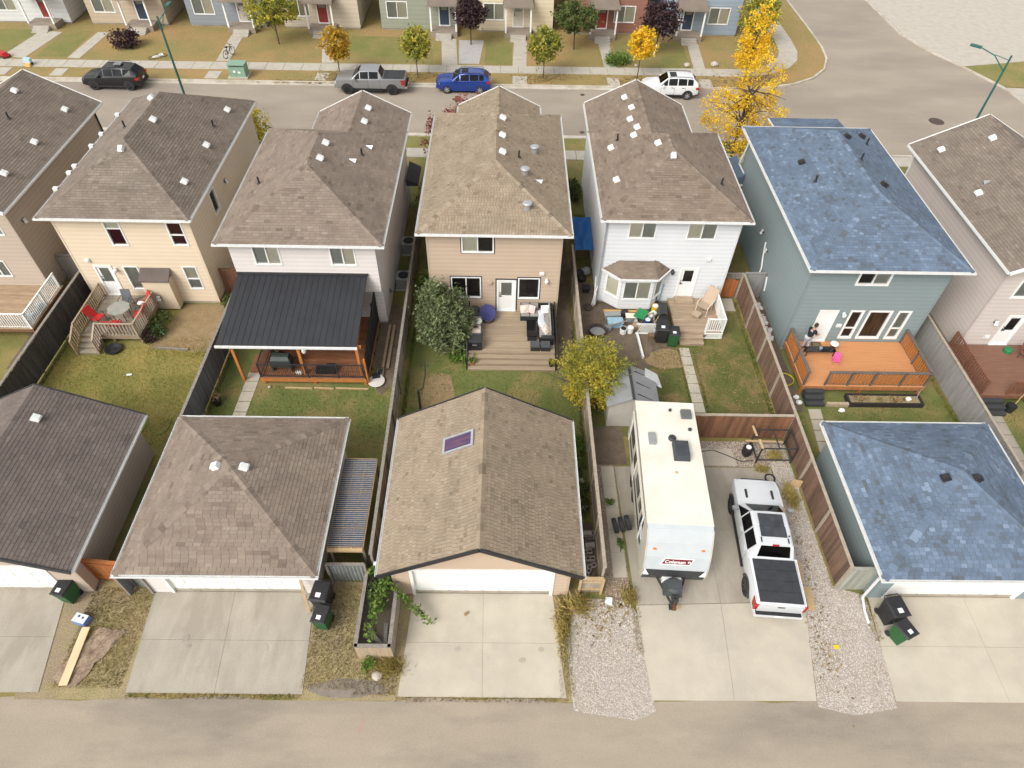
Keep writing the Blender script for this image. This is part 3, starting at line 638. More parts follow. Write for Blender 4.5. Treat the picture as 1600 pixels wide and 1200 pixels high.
b = MB(); b.box(-13.6,-6.6,28.7,28.8,.2,5.9); b.box(-13.6,-6.6,28.8,37.9,2.9,3.0); t.part('inner_floor', b, ROOM, world=True)
h = hip(-14.2, -5.98, 26.9, 38.4, 6.05, .48); h_2 = ext(-11.6, -5.98, 38.4, 40.7, 6.05, .48); o = roof(t, [h, h_2], ROOF['pink'], seed=21)
for x, y in [(-9.68,33.48),(-9.68,31.9)]: vent(t, o, h[2], x, y)
for x, y in [(-7.68,34.92),(-8.25,32.97)]: vent(t, o, h[2], x, y, 'gable', STEEL)
for x, y in [(-8.28,38.9),(-8.27,37.25)]: vent(t, o, h_2[2], x, y)
vent(t, o, h[2], -7.87, 33.9, 'pipe', BLACK); vent(t, o, h[2], -12.9, 31.3, 'pipe', BLACK)
b = MB(); b.hexa([(-6.3,38.0,2.55),(-5.55,38.0,2.55),(-5.55,40.3,2.55),(-6.3,40.3,2.55),(-6.3,38.0,3.0),(-5.6,38.05,2.7),(-5.6,40.2,2.7),(-6.3,40.3,3.0)], .2); t.part('porch_roof', b, ROOF['slate'], world=True)
fixture(t, RIGHT(-6.5,27.85), 1.6, 1.1, STEEL, 'hood')

# ---- tan house with the composite deck
t = T('two_storey_house', 'tan sided house with navy window trim and tan shingle hip roof', 'house', (-.5,34.5,0)); hT = t
base(t, -4, 3, 28.45, 40.4); f = REAR(-4, 28.45)
hs_ = [win(t, f, 1.85, 3.4, 4.66, 5.68, 'slide', [BLIND, ROOM], outer=NAVY), win(t, f, 1.2, 2.7, 1.58, 2.92, 'slide', ROOM, outer=NAVY), win(t, f, 4.85, 5.9, 1.56, 2.9, 'fixed', ROOM, outer=NAVY), door(t, f, 3.72, 4.58, .66, 2.72, .5, outer=NAVY, blind=BLINDG)]
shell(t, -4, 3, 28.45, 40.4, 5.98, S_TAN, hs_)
fixture(t, f, 6.05, 3.3, kind='box'); fixture(t, f, 6.32, 2.72); fixture(t, f, 3.25, 2.62, S_TAN, 'box')
h = hip(-4.4, 3.4, 28, 40.8, 6.05, .48); h_2 = ext(-3.0, 2.15, 40.8, 41.9, 6.05, .48); o = roof(t, [h, h_2], ROOF['tan'], seed=31, tabw=.155)
for x, y in [(-.23,36.7),(-.24,34.7),(-.22,32.93)]: vent(t, o, h[2], x, y)
for x, y in [(1.62,34.6),(1.04,31.8),(1.15,29.35)]: vent(t, o, h[2], x, y, 'drum', STEEL)
vent(t, o, h[2], 1.75, 31.7, 'gable', STEEL); vent(t, o, h[2], .74, 33.26, 'pipe', BLACK)

# ---- white house with the bay window
t = T('two_storey_house', 'white sided house with a bay window under its own little roof', 'house', (9,35,0)); hW = t
base(t, 5.45, 12.6, 29.95, 38.6); f = REAR(5.45, 29.95)
hs_ = [win(t, f, 1.25, 2.6, 4.62, 5.6, 'slide', [BLIND, BLINDG]), win(t, f, 4.4, 5.85, 4.6, 5.6, 'slide', [BLIND, BLINDG]), door(t, f, 4.6, 5.45, .5, 2.55, .45, gm=.16, blind=ROOM)]
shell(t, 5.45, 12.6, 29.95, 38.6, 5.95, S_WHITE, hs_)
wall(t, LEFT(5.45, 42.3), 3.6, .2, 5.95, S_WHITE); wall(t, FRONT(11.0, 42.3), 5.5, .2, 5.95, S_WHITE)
fixture(t, f, 5.9, 3.25, kind='box'); fixture(t, f, 4.05, 2.3, DARKM)
bp = [(5.75,29.93),(6.62,29.2),(8.45,29.2),(9.15,29.93)]
for (xa, ya), (xb, yb), blind in zip(bp, bp[1:], (BLIND, [BLINDG, BLIND], BLINDG)):
    L = math.hypot(xb-xa, yb-ya); D = ((xb-xa)/L, (yb-ya)/L); fb = Fr((xa, ya), D, (D[1], -D[0]))
    k = win(t, fb, .2, L-.2, .95, 2.15, 'slide' if L > 1.5 else 'fixed', blind)
    wall(t, fb, L, .2, 2.55, S_WHITE, [k], name='bay_wall')
b = MB(); ez = 2.5; e0 = [(5.5,29.93,ez),(6.5,28.95,ez),(8.57,28.95,ez),(9.4,29.93,ez)]; tp = [(6.4,29.93,3.1),(6.75,29.9,3.1),(8.25,29.9,3.1),(8.55,29.93,3.1)]
bpl = [[e0[0],e0[1],tp[1],tp[0]], [e0[1],e0[2],tp[2],tp[1]], [e0[2],e0[3],tp[3],tp[2]]]
for p in bpl: b.face(p)
b.face(e0[::-1], .5, 1)
bo = t.part('bay_roof', b, [ROOF['brown'], WHITE], world=True); shingles(t, bo, bpl, ROOF['brown'], seed=44)
b = MB()
for p, q in zip(e0, e0[1:]): b.beam((p[0],p[1],ez-.02), (q[0],q[1],ez-.02), .1, .1)
t.part('gutter', b, WMETAL, under=bo, world=True)
downspout(t, [(5.42,29.86,5.8),(5.42,29.86,.6),(5.3,29.4,.25)], M('grey_downspout', (.3,.32,.34), None, rough=.5))
h = hip(5.1, 12.95, 29.5, 38.9, 6, .49); h_2 = ext(5.1, 11.4, 38.9, 42.6, 6, .49); o = roof(t, [h, h_2], ROOF['brown'], seed=41)
for x, y in [(6.16,35.87),(8.47,34.4),(6.13,32.47)]: vent(t, o, h[2], x, y)
vent(t, o, h[2], 9.0, 33.0)
for x, y in [(7.43,40.94),(7.66,39.36),(7.44,38.1),(7.69,36.9),(7.43,36.2)]: vent(t, o, h_2[2], x, y)
vent(t, o, h[2], 11.64, 32, 'pipe', BLACK); vent(t, o, h_2[2], 6.5, 36.5, 'pipe', BLACK)

# ---- blue-grey house
t = T('two_storey_house', 'blue-grey sided house with bright blue shingle roof and orange deck', 'house', (18.8,33,0)); hU = t
base(t, 15.3, 22.3, 26.2, 39.3); f = REAR(15.3, 26.2)
STRIPE = M('room_timber', (.2,.12,.07), (.03,.025,.02), scale=1.6, rough=.9, stretch=(3,1,.5))
hs_ = [win(t, f, 2.45, 3.95, 4.72, 5.5, 'slide', [ROOM, BLINDG], tw=.1), door(t, f, 1.35, 2.15, .78, 2.85, 0), win(t, f, 2.98, 3.5, 1.05, 2.85, 'hung', ROOM, tw=.11, half=.36), win(t, f, 3.95, 5.0, 1.05, 2.85, 'fixed', STRIPE, tw=.11), win(t, f, 5.5, 6.0, 1.05, 2.85, 'hung', BLINDG, tw=.11, half=.36)]
shell(t, 15.3, 22.3, 26.2, 39.3, 5.95, S_BLUE, hs_)
fixture(t, f, 2.55, 2.6); fixture(t, f, 2.6, 1.9, kind='box')
fl = LEFT(15.3, 39.3)
for u, z in ((6.3,3.0),(7.6,2.6),(8.6,1.6)): fixture(t, fl, u, z, WMETAL, 'hood')
downspout(t, [tuple(fl(7.2,2.9,.1)), tuple(fl(7.5,2.1,.1)), tuple(fl(7.9,1.5,.12)), tuple(fl(8.0,1.2,.2))]); downspout(t, [tuple(fl(8.9,1.7,.1)), tuple(fl(9.2,.9,.1))])
h = hip(14.85, 22.75, 25.6, 39.8, 6, .46); o = roof(t, [h], ROOF['blue'], seed=51, tabw=.22)
b = MB(); fp = [(16.9,39.85,5.92),(21.35,39.85,5.92),(21.35,41.5,5.78),(16.9,41.5,5.78)]; b.face(fp, .4); b.face([(x,y,z-.12) for x,y,z in fp[::-1]], .4, 1)
for i in range(4): p, q = fp[i], fp[(i+1)%4]; b.face([(p[0],p[1],p[2]-.12),(q[0],q[1],q[2]-.12),q,p], .4, 1)
fo = t.part('front_roof', b, [ROOF['blue'], WHITE], world=True); shingles(t, fo, [[fp[3][:3],fp[0],fp[1],fp[2]] if False else [fp[0],fp[1],fp[2],fp[3]]], ROOF['blue'], seed=52, tabw=.33)
for x, y in [(16.6,34.1),(19.18,35.5),(20.88,37.07),(19.6,30.85)]: vent(t, o, h[2], x, y, 'box', BLACK)
for x, y in [(19.15,33.0),(20.92,36.2),(16.68,32.1)]: vent(t, o, h[2], x, y, 'pipe', BLACK)
b = MB(); b.hexa([(13.75,38.2,2.9),(15.25,38.2,2.9),(15.25,41.0,2.9),(13.75,41.0,2.9),(14.0,38.5,3.1),(15.25,38.2,3.6),(15.25,40.6,3.6),(14.0,40.6,3.1)], .4); po = t.part('porch_roof', b, ROOF['blue'], world=True)
b = MB(); b.beam((13.7,38.2,2.88),(15.25,38.2,2.88),.1,.12); b.beam((13.72,38.2,2.88),(13.72,41,2.88),.1,.12); t.part('gutter', b, WMETAL, under=po, world=True)
b = MB(); b.box(13.95,14.1,38.4,38.55,0,2.9); t.part('porch_post', b, WHITE, world=True)
downspout(t, [(15.2,38.9,5.8),(14.9,38.9,4.0),(15.2,38.4,3.6)])

# ---- taupe house beside the cream one, rose-beige house beyond the blue one
t = T('two_storey_house', 'taupe sided gable house with a white-railed deck, beside the cream house', 'house', (-29.5,35.5,0)); hL = t
base(t, -33, -26, 29.8, 41.1); f = REAR(-33, 29.8)
hs_ = [win(t, f, 5.2, 6.3, 4.3, 5.2, 'slide', BLINDG), win(t, f, 4.3, 5.25, 1.5, 2.5, 'slide', BLINDG)]
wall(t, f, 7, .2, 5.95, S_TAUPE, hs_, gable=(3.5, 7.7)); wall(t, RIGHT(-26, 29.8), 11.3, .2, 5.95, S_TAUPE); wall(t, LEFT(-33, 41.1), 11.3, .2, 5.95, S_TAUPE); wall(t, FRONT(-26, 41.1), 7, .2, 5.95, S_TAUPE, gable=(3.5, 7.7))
corner_trim(t, -26, 29.8, .2, 5.9, S_TAUPE, 1, -1); fixture(t, RIGHT(-26, 29.8), .9, 4.6, kind='hood'); downspout(t, [(-25.93,40.9,5.8),(-25.93,40.9,.2)], DARKM)
b = MB(); b.box(-32.8,-26.2,30.8,30.9,.2,5.8); t.part('inner_floor', b, ROOM, world=True)
h = hip(-33.4, -25.6, 29.3, 41.5, 6, .5, False, False); o = roof(t, [h], ROOF['taupe'], seed=61, rake=WHITE)
for x, y in [(-29.0,39.15),(-26.68,39.3),(-26.66,35.4),(-26.67,32.07)]: vent(t, o, h[2], x, y)
vent(t, o, h[2], -28.2, 36.6, 'pipe', BLACK)
t = T('two_storey_house', 'rose-beige sided gable house with a red-brown deck, beyond the blue-roofed house', 'house', (28.4,32,0)); hR = t
base(t, 24.95, 31.8, 26.1, 37.5); f = REAR(24.95, 26.1)
hs_ = [win(t, f, 1.0, 2.4, 4.1, 5.1, 'slide', BLINDG, tw=.1), door(t, f, 1.7, 2.5, .78, 2.75, .5, blind=ROOM)]
wall(t, f, 6.85, .2, 5.95, S_ROSE, hs_, gable=(3.43, 7.7)); wall(t, RIGHT(31.8, 26.1), 11.4, .2, 5.95, S_ROSE); wall(t, LEFT(24.95, 37.5), 11.4, .2, 5.95, S_ROSE); wall(t, FRONT(31.8, 37.5), 6.85, .2, 5.95, S_ROSE, gable=(3.43, 7.7))
b = MB(); b.box(25.2,31.6,27.1,27.2,.2,5.8); t.part('inner_floor', b, ROOM, world=True)
fixture(t, f, 1.1, 2.4, kind='hood'); fixture(t, f, 1.2, 1.3, kind='box'); corner_trim(t, 24.95, 26.1, .2, 5.9, S_ROSE, -1, -1)
h = hip(24.5, 32.3, 25.6, 37.9, 6, .5, False, False); o = roof(t, [h], ROOF['taupe'], seed=71, rake=WHITE)
for x, y in [(25.56,36.3),(27.7,35.7),(25.58,31.7)]: vent(t, o, h[2], x, y)
vent(t, o, h[2], 26.17, 32.36, 'gable', STEEL); downspout(t, [(24.6,37.6,5.85),(24.87,37.4,5.3),(24.87,37.4,.2)])

# ---- garages
def garage(label, x0, x1, y0, y1, mat, dx0, dx1, rset, pal, seed, tabw=.305, gable=None, gut=WMETAL, rake=None, single=300, vents=(), vm=WMETAL, dz=2.12):
    t = T('detached_garage', label, 'garage', ((x0+x1)/2, (y0+y1)/2, 0)); base(t, x0, x1, y0, y1); f = REAR(x0, y0)
    hole = (dx0-x0, dx1-x0, 0, dz); g = (((x1-x0)/2), gable) if gable else None; z1 = 2.46
    wall(t, f, x1-x0, .05, z1, mat, [hole], gable=g); wall(t, RIGHT(x1, y0), y1-y0, .1, z1, mat); wall(t, LEFT(x0, y1), y1-y0, .1, z1, mat); wall(t, FRONT(x1, y1), x1-x0, .1, z1, mat, gable=g)
    for x, sx in ((x0,-1),(x1,1)): corner_trim(t, x, y0, .05, z1, mat, sx, -1)
    b = MB(); a, c = dx0-x0, dx1-x0; f.box(b, a-.12, a, .03, dz+.1, -.1, .05); f.box(b, c, c+.12, .03, dz+.1, -.1, .05); f.box(b, a, c, dz, dz+.1, -.1, .05); t.part('door_frame', b, WHITE, world=True)
    d = MB(); f.box(d, a, c, .03, .06, -.13, -.06); do_ = t.part('overhead_door', d, BLACK, world=True)
    for r in range(4):
        p = MB(); h0 = .06+r*(dz-.06)/4; h1 = h0+(dz-.06)/4-.012; f.box(p, a, c, h0, h1, -.13, -.07); n = 8; wd = (c-a)/n
        for k in range(n):
            u0, u1 = a+k*wd+.07, a+(k+1)*wd-.07; p.hexa([f(u0,h0+.07,-.058),f(u1,h0+.07,-.058),f(u1,h0+.07,-.07),f(u0,h0+.07,-.07),f(u0,h1-.07,-.058),f(u1,h1-.07,-.058),f(u1,h1-.07,-.07),f(u0,h1-.07,-.07)])
        t.part('panel', p, WHITE, under=do_, world=True)
    b = MB(); b.box(x0+.1,x1-.1,y0+.3,y0+.4,.1,2.4); t.part('inner_lining', b, ROOM, world=True)
    o = roof(t, [rset], ROOF[pal], gut, single, seed, True, rake, tabw)
    for x, y in vents: vent(t, o, rset[2], x, y, 'box', vm)
    return t, o
garage('hip-roofed garage with two white vents and a board leaning on its door', -14.0, -7.3, 11.83, 18.5, S_B, -13.1, -7.95, hip(-14.4,-6.9,11.35,18.9,2.5,.465), 'pink', 81, vents=[(-11.2,15.2),(-10.2,15.15)])
gt, go = garage('tan gable garage with black front rake boards and a skylight', -4.2, 2.72, 11.83, 18.5, S_TAN, -3.4, 2.0, hip(-4.62,3.14,11.4,18.95,2.5,.55,False,False), 'tan', 82, .155, gable=4.36, rake=BLACK)
garage('blue-grey garage with blue shingle hip roof and two black vents', 15.0, 21.7, 11.83, 18.6, S_BLUE, 15.75, 21.0, hip(14.55,22.1,11.4,19,2.5,.47), 'blue', 83, .24, vents=[(17.76,15.0),(18.9,15.0)], vm=BLACK)
garage('taupe gable garage with dark shingles behind the lane plank pile', -23.4, -16.35, 11.83, 18.6, S_TAUPE, -23, -17.5, hip(-23.8,-16,11.45,19,2.5,.5,False,False), 'dark', 84, gable=4.2, vents=[(-19.3,17.4)], rake=DARKM)
garage('grey garage past the blue-roofed garage, only its roof corner showing', 24.6, 31, 11.83, 17.5, S_BLUE, 25.2, 30.4, hip(24.2,31.4,11.4,17.9,2.5,.45), 'slate', 85, single=0)
# skylight on the tan garage
sx, sy = -1.75, 16.45; sl = .55; N = Vector((-sl,0,1)).normalized(); U = Vector((1,0,sl)).normalized(); W = Vector((0,1,0)); c = Vector((sx, sy, roofz((-4.62,3.14,11.4,18.95,2.5,.55,False,False), sx, sy)))
P = lambda u, v, h: c+U*u+W*v+N*h
b = MB()
for u0,u1,v0,v1 in ((-.72,.72,-.4,-.32),(-.72,.72,.32,.4),(-.72,-.62,-.32,.32),(.62,.72,-.32,.32)): b.hexa([P(u0,v0,0),P(u1,v0,0),P(u1,v1,0),P(u0,v1,0),P(u0,v0,.1),P(u1,v0,.1),P(u1,v1,.1),P(u0,v1,.1)])
so = gt.part('skylight', b, STEEL, under=go, world=True)
b = MB(); b.face([P(-.62,-.32,.07),P(.62,-.32,.07),P(.62,.32,.07),P(-.62,.32,.07)])
gt.part('skylight_glass', b, M('skylight_glass', (.035,.03,.1), (.13,.06,.08), scale=2.2, rough=.12, stretch=(.6,3,1), grain=.03), under=go, world=True)
b = MB(); b.box(-6.85,-6.75,18.4,18.5,0,.01)
# downspout at the blue garage
b = MB()
for p, q in zip([(14.5,11.5,2.4),(14.75,11.75,1.9),(14.75,11.72,.25),(14.7,11.2,.12)], [(14.75,11.75,1.9),(14.75,11.72,.25),(14.7,11.2,.12),(14.7,10.7,.1)]): b.beam(p, q, .08, .07)
solo('downspout', b, WMETAL, 'white downspout running down the corner of the blue-grey garage', 'downspout')
# ================================================================== FENCES
def fence(label, p, q, h=1.8, board=None, frame=None, bw=.142, side=1, cap=True, steps=0, post_h=.04, cat='fence', rails=True, group=None, name='wooden_fence', seed=0, z0=0):
    p, q = Vector((*p, 0)), Vector((*q, 0)); L = (q-p).length; d = (q-p)/L; n = Vector((-d.y, d.x, 0))*side; ang = math.atan2(d.y, d.x); g = random.Random(seed+int(L*100))
    t = T(name, label, cat, (p.x, p.y, z0), 0, group); frame = frame or board
    nb = max(1, int(round(L/bw))); w_ = L/nb
    ms = []
    for k in range(5):
        b = MB(); hh = h+(-.02, -.008, 0, .008, .015)[k]; b.box(-w_/2+.004, w_/2-.004, -.009, .009, .05, hh-.05, a=.1+.2*k); ms.append(b.mesh('board', board))
    for i in range(nb):
        c = p+d*(w_*(i+.5)); t.inst('board', ms[g.randrange(5)], (c.x, c.y, z0+g.uniform(-.004,.004)), ang+g.uniform(-.012,.012))
    npst = max(1, int(round(L/2.44)))
    for i in range(npst+1):
        c = p+d*(L*i/npst)+n*.062; b = MB(); b.box(-.045,.045,-.045,.045,-.2,h+post_h); t.inst('post', b.mesh('post', frame), (c.x, c.y, z0), ang)
    if rails:
        for zz in (.35, h-.25):
            b = MB(); b.beam(p+n*.035+Vector((0,0,zz+z0)), q+n*.035+Vector((0,0,zz+z0)), .04, .09); t.part('rail', b, frame, world=True)
    if cap:
        for i in range(npst):
            a, c = p+d*(L*i/npst+.004)+n*.02, p+d*(L*(i+1)/npst-.004)+n*.02; dz = Vector((0,0,h+post_h-.005+z0+g.uniform(0,.012))); b = MB(); b.beam(a+dz, c+dz, .14, .035); t.part('cap_board', b, frame, world=True)
    return t
W_CHAR = M('fence_charcoal', (.075,.068,.062), (.052,.047,.043), scale=2.2, rough=.9, grain=.2, gscale=20, stretch=(3,3,.4), bump=.3, tabvar=.2)
W_BGRY = M('fence_blue_grey', (.15,.155,.165), (.115,.12,.13), scale=2, rough=.85, grain=.15, gscale=20, stretch=(3,3,.4), tabvar=.22, bump=.2)
W_TANG = M('fence_grey_tan', (.385,.325,.255), (.29,.245,.195), scale=2, rough=.9, grain=.2, gscale=20, stretch=(3,3,.4), tabvar=.22, bump=.3)
W_BRN = M('fence_brown', (.19,.115,.078), (.125,.078,.055), scale=2, rough=.85, grain=.22, gscale=20, stretch=(3,3,.4), tabvar=.22, bump=.3)
W_RED = M('fence_red_brown', (.225,.11,.06), (.145,.07,.04), scale=2, rough=.8, grain=.2, gscale=20, stretch=(3,3,.4), tabvar=.22, bump=.3)
W_ORG = M('fence_orange_stain', (.40,.145,.045), (.30,.105,.034), scale=2, rough=.75, grain=.15, gscale=20, stretch=(3,3,.4), tabvar=.22)
W_GRY = M('fence_painted_grey', (.29,.28,.27), (.235,.228,.22), scale=2, rough=.8, grain=.12, gscale=20, stretch=(3,3,.4), tabvar=.07, bump=.2)
W_LT = M('pale_new_timber', (.50,.36,.2), (.40,.28,.15), scale=3, rough=.8, grain=.12, gscale=18, stretch=(4,4,.6))
W_GRN = M('fence_grey_green', (.33,.33,.28), (.27,.27,.23), scale=2, rough=.85, grain=.15, gscale=20, stretch=(3,3,.4), tabvar=.22)
fence('dark charcoal board fence beside the cream house', (-23.95,18.8), (-23.85,31.2), 1.8, W_CHAR, WOODG, side=1)
fence('short grey-brown fence closing the gap between the taupe and cream houses', (-25.9,31.3), (-23.9,31.3), 1.8, WOODG, WOODG)
fence('blue-grey board fence beside the black-roofed deck', (-14.82,11.7), (-14.82,28.3), 1.75, W_BGRY, WOODG, side=1)
fence('red-brown board gate between the cream house and the pale rose house', (-16.2,30.2), (-14.7,30.2), 1.8, W_RED, W_RED, cat='gate', name='board_gate')
fence('weathered grey fence between the pale rose house and the tan house', (-5.15,12.6), (-5.5,40.2), 1.8, W_TANG, WOODG, side=-1)
fence('weathered tan fence between the tan house and the white house', (4.12,12.1), (4.12,33), 1.8, W_TANG, W_TANG, side=1)
fence('brown board fence with pale posts beside the pickup', (13.9,12.2), (13.9,30.5), 1.8, W_BRN, W_TANG, side=1, rails=False)
fence('grey-green end panel of the brown fence by the blue-grey garage', (13.95,12.15), (15.0,12.15), 1.8, W_GRN, W_GRN, rails=False)
fence('grey return panel between the brown fence and the blue-grey house', (14.0,30.55), (15.2,30.55), 1.8, W_GRY, W_GRY)
fence('painted grey fence between the orange deck and the red-brown deck', (23.15,16.9), (23.15,31), 1.8, W_GRY, W_TANG, side=-1)
fence('red-brown board fence behind the gravel parking corner', (9.0,19.95), (13.8,19.95), 1.75, W_RED, W_TANG, side=1)
fence('pale slatted gate beside the tan garage', (3.2,11.95), (4.1,11.95), 1.25, W_TANG, W_LT, bw=.2, cat='gate', name='slatted_gate', side=-1)
fence('orange-stained board gate beside the taupe garage', (-16.35,12.35), (-14.85,12.2), 1.7, W_ORG, W_ORG, cat='gate', name='board_gate', side=-1)
CORR = M('corrugated_steel', (.36,.38,.385), (.28,.30,.30), scale=3, rough=.45, metal=.35, grain=.08)
def corrugated(label, p, q, h):
    p, q = Vector((*p, 0)), Vector((*q, 0)); L = (q-p).length; d = (q-p)/L; n = Vector((-d.y, d.x, 0)); t = T('corrugated_fence', label, 'fence', tuple(p)); k = max(1, round(L/.75))
    for i in range(k):
        b = MB(); prev = None; m_ = 30
        for j in range(m_+1):
            u = L*(i+j/m_)/k; c = p+d*u+n*(.03*math.sin(u*2*math.pi/.15)+.012*(i%2)); r = (c+Vector((0,0,.05)), c+Vector((0,0,h)))
            if prev: b.face([prev[0], r[0], r[1], prev[1]])
            prev = r
        t.part('sheet', b, CORR, world=True)
    for u in (0, L):
        b = MB(); c = p+d*u-n*.08; b.box(c.x-.045,c.x+.045,c.y-.045,c.y+.045,-.1,h+.02); t.part('post', b, WOODG, world=True)
    b = MB(); b.beam(p-n*.06+Vector((0,0,h+.02)), q-n*.06+Vector((0,0,h+.02)), .12, .04); t.part('cap_board', b, WOODG, world=True)
corrugated('corrugated grey metal panel beside the hip-roofed garage driveway', (-14.8,12.15), (-13.95,11.85), 1.7)
corrugated('corrugated grey metal fence below the slatted lean-to roof', (-6.85,12.35), (-5.35,12.35), 1.6)
# arched gate with lattice top between the white house and the brown fence
t = T('arched_gate', 'orange-brown arched gate with grey lattice top beside the white house', 'gate', (13.25,30.55,0))
for i in range(7):
    x = 12.75+i*.15; hh = 1.25+.16*math.sin(math.pi*(i+.5)/7); b = MB(); b.box(x-.07, x+.07, 30.54, 30.56, .05, hh); t.part('board', b, W_ORG, world=True)
for x in (12.63, 13.82):
    b = MB(); b.box(x-.05,x+.05,30.5,30.6,-.1,1.85); t.part('post', b, WOODG, world=True)
b = MB()
for i in range(9):
    x = 12.66+i*.13
    b.beam((x,30.55,1.5), (min(x+.3,13.8),30.55,1.8), .02, .03); b.beam((min(x+.3,13.8),30.57,1.5), (x,30.57,1.8), .02, .03)
b.beam((12.6,30.55,1.48),(13.85,30.55,1.48),.05,.05); b.beam((12.6,30.55,1.82),(13.85,30.55,1.82),.05,.05); t.part('lattice', b, WOODG, world=True)
# white vinyl gate between tan house fence and the pale rose house, far back
fence('grey vinyl fence closing the side passage of the tan house', (-5.4,37.5), (-4.05,37.5), 1.8, W_GRY, W_GRY)
# ================================================================== DECKS
def boards(t, x0, x1, y0, y1, z, mat, bw=.14, along='x', gap=.008, th=.035, name='deck_board', a=None):
    ms = []; n = max(1, int(round(((y1-y0) if along == 'x' else (x1-x0))/bw))); w_ = ((y1-y0) if along == 'x' else (x1-x0))/n
    for k in range(4):
        b = MB(); L = (x1-x0) if along == 'x' else (y1-y0)
        if along == 'x': b.box(-L/2, L/2, -w_/2+gap/2, w_/2-gap/2, -th, 0, a=.15+.23*k)
        else: b.box(-w_/2+gap/2, w_/2-gap/2, -L/2, L/2, -th, 0, a=.15+.23*k)
        ms.append(b.mesh(name, mat))
    for i in range(n):
        c = ((x0+x1)/2, y0+w_*(i+.5), z) if along == 'x' else (x0+w_*(i+.5), (y0+y1)/2, z); t.inst(name, ms[random.randrange(4)], c)
def frame(t, x0, x1, y0, y1, z, mat, skirt=None, h=.2):
    b = MB(); zz = z-.036
    b.box(x0,x1,y0,y0+.04,zz-h,zz); b.box(x0,x1,y1-.04,y1,zz-h,zz); b.box(x0,x0+.04,y0+.04,y1-.04,zz-h,zz); b.box(x1-.04,x1,y0+.04,y1-.04,zz-h,zz)
    for i in range(1, 5): x = x0+(x1-x0)*i/5; b.box(x-.02,x+.02,y0+.04,y1-.04,zz-h,zz)
    t.part('frame', b, mat, world=True)
    for x in (x0+.1, (x0+x1)/2, x1-.1):
        b = MB(); b.box(x-.06,x+.06,y0+.1,y0+.22,-.1,zz-h+.02); t.part('footing_post', b, mat, world=True)
def railing(t, pts, z, h, mp, mr=None, mb=None, sp=.12, bs=.035, top=(.09,.04), post=.09, low=.09, zs=None):
    mr = mr or mp; mb = mb or mp
    bm = MB(); bm.box(-bs/2,bs/2,-bs/2,bs/2,low,h-.03); me = bm.mesh('baluster', mb)
    pm = MB(); pm.box(-post/2,post/2,-post/2,post/2,-.1,h+.03); mpost = pm.mesh('railing_post', mp)
    zz = zs or [z]*len(pts)
    for i, (x, y) in enumerate(pts): t.inst('railing_post', mpost, (x, y, zz[i]), math.atan2(pts[min(i+1,len(pts)-1)][1]-pts[max(i-1,0)][1], pts[min(i+1,len(pts)-1)][0]-pts[max(i-1,0)][0]) if False else 0)
    for i in range(len(pts)-1):
        p, q = Vector((*pts[i], zz[i])), Vector((*pts[i+1], zz[i+1])); d = q-p; L = d.length; dn_ = d/L
        b = MB(); b.beam(p+Vector((0,0,h))-dn_*.04, q+Vector((0,0,h))+dn_*.04, *top); t.part('top_rail', b, mr, world=True)
        b = MB(); b.beam(p+Vector((0,0,low)), q+Vector((0,0,low)), .04, .05); t.part('bottom_rail', b, mr, world=True)
        n = int(L/sp)
        for k in range(1, n): c = p+d*(k/n); t.inst('baluster', me, tuple(c), math.atan2(d.y, d.x))
def steps(t, x0, x1, y0, n, z, mat, run=.28, dirn=-1, along='y', th=.04, riser=None):
    for i in range(n):
        zz = z*(n-i)/(n+1); b = MB()
        a, c = y0+dirn*run*i, y0+dirn*run*(i+1)
        if along == 'y': b.box(x0,x1,min(a,c),max(a,c),zz-th,zz); b.box(x0+.01,x1-.01,min(a,c)+.02,max(a,c)-.02 if i else max(a,c),0,zz-th-.004, mi=1)
        else: b.box(min(a,c),max(a,c),x0,x1,zz-th,zz); b.box(min(a,c)+.02,max(a,c)-.02,x0+.01,x1-.01,0,zz-th-.004, mi=1)
        t.part('step', b, [mat, riser or mat], world=True)
D_CREAM = wood('deck_weathered', (.36,.30,.235), st=(.6,4,4)); D_RAIL = wood('rail_weathered', (.36,.27,.18)); D_LATT = wood('rail_pale', (.40,.33,.25))
D_RED = wood('deck_red_brown', (.30,.125,.06), st=(.6,4,4)); D_ORANGE = wood('post_orange', (.50,.19,.05), .8)
D_COMP = M('composite_taupe', (.35,.275,.19), (.285,.222,.152), scale=3, rough=.7, grain=.1, gscale=16, stretch=(.3,5,5), bump=.1, tabvar=.12)
D_OLD = wood('deck_greyed', (.40,.30,.21), st=(.6,4,4)); D_TERRA = M('composite_terracotta', (.56,.265,.115), (.49,.225,.095), scale=3, rough=.65, grain=.08, gscale=16, stretch=(.3,5,5))
D_GREYR = M('rail_grey_brown', (.145,.12,.105), (.11,.09,.08), scale=3, rough=.7, grain=.1); D_MAH = M('deck_mahogany', (.225,.115,.078), (.17,.085,.058), scale=3, rough=.7, grain=.1, gscale=16, stretch=(.4,5,5)); D_MAHR = wood('rail_mahogany', (.22,.095,.055))
# taupe house deck with white rail
t = T('timber_deck', 'raised timber deck with a white picket railing behind the taupe house', 'deck', (-28,28,0))
boards(t, -32, -25.2, 26.15, 29.78, .85, wood('deck_tan', (.40,.28,.18), st=(.6,4,4))); frame(t, -32, -25.2, 26.15, 29.78, .85, wood('frame_brown', (.2,.1,.05)))
railing(t, [(-31.9,26.22),(-28.6,26.22),(-25.28,26.22),(-25.28,28),(-25.28,29.6)], .85, 1.0, WHITE, sp=.13, bs=.04)
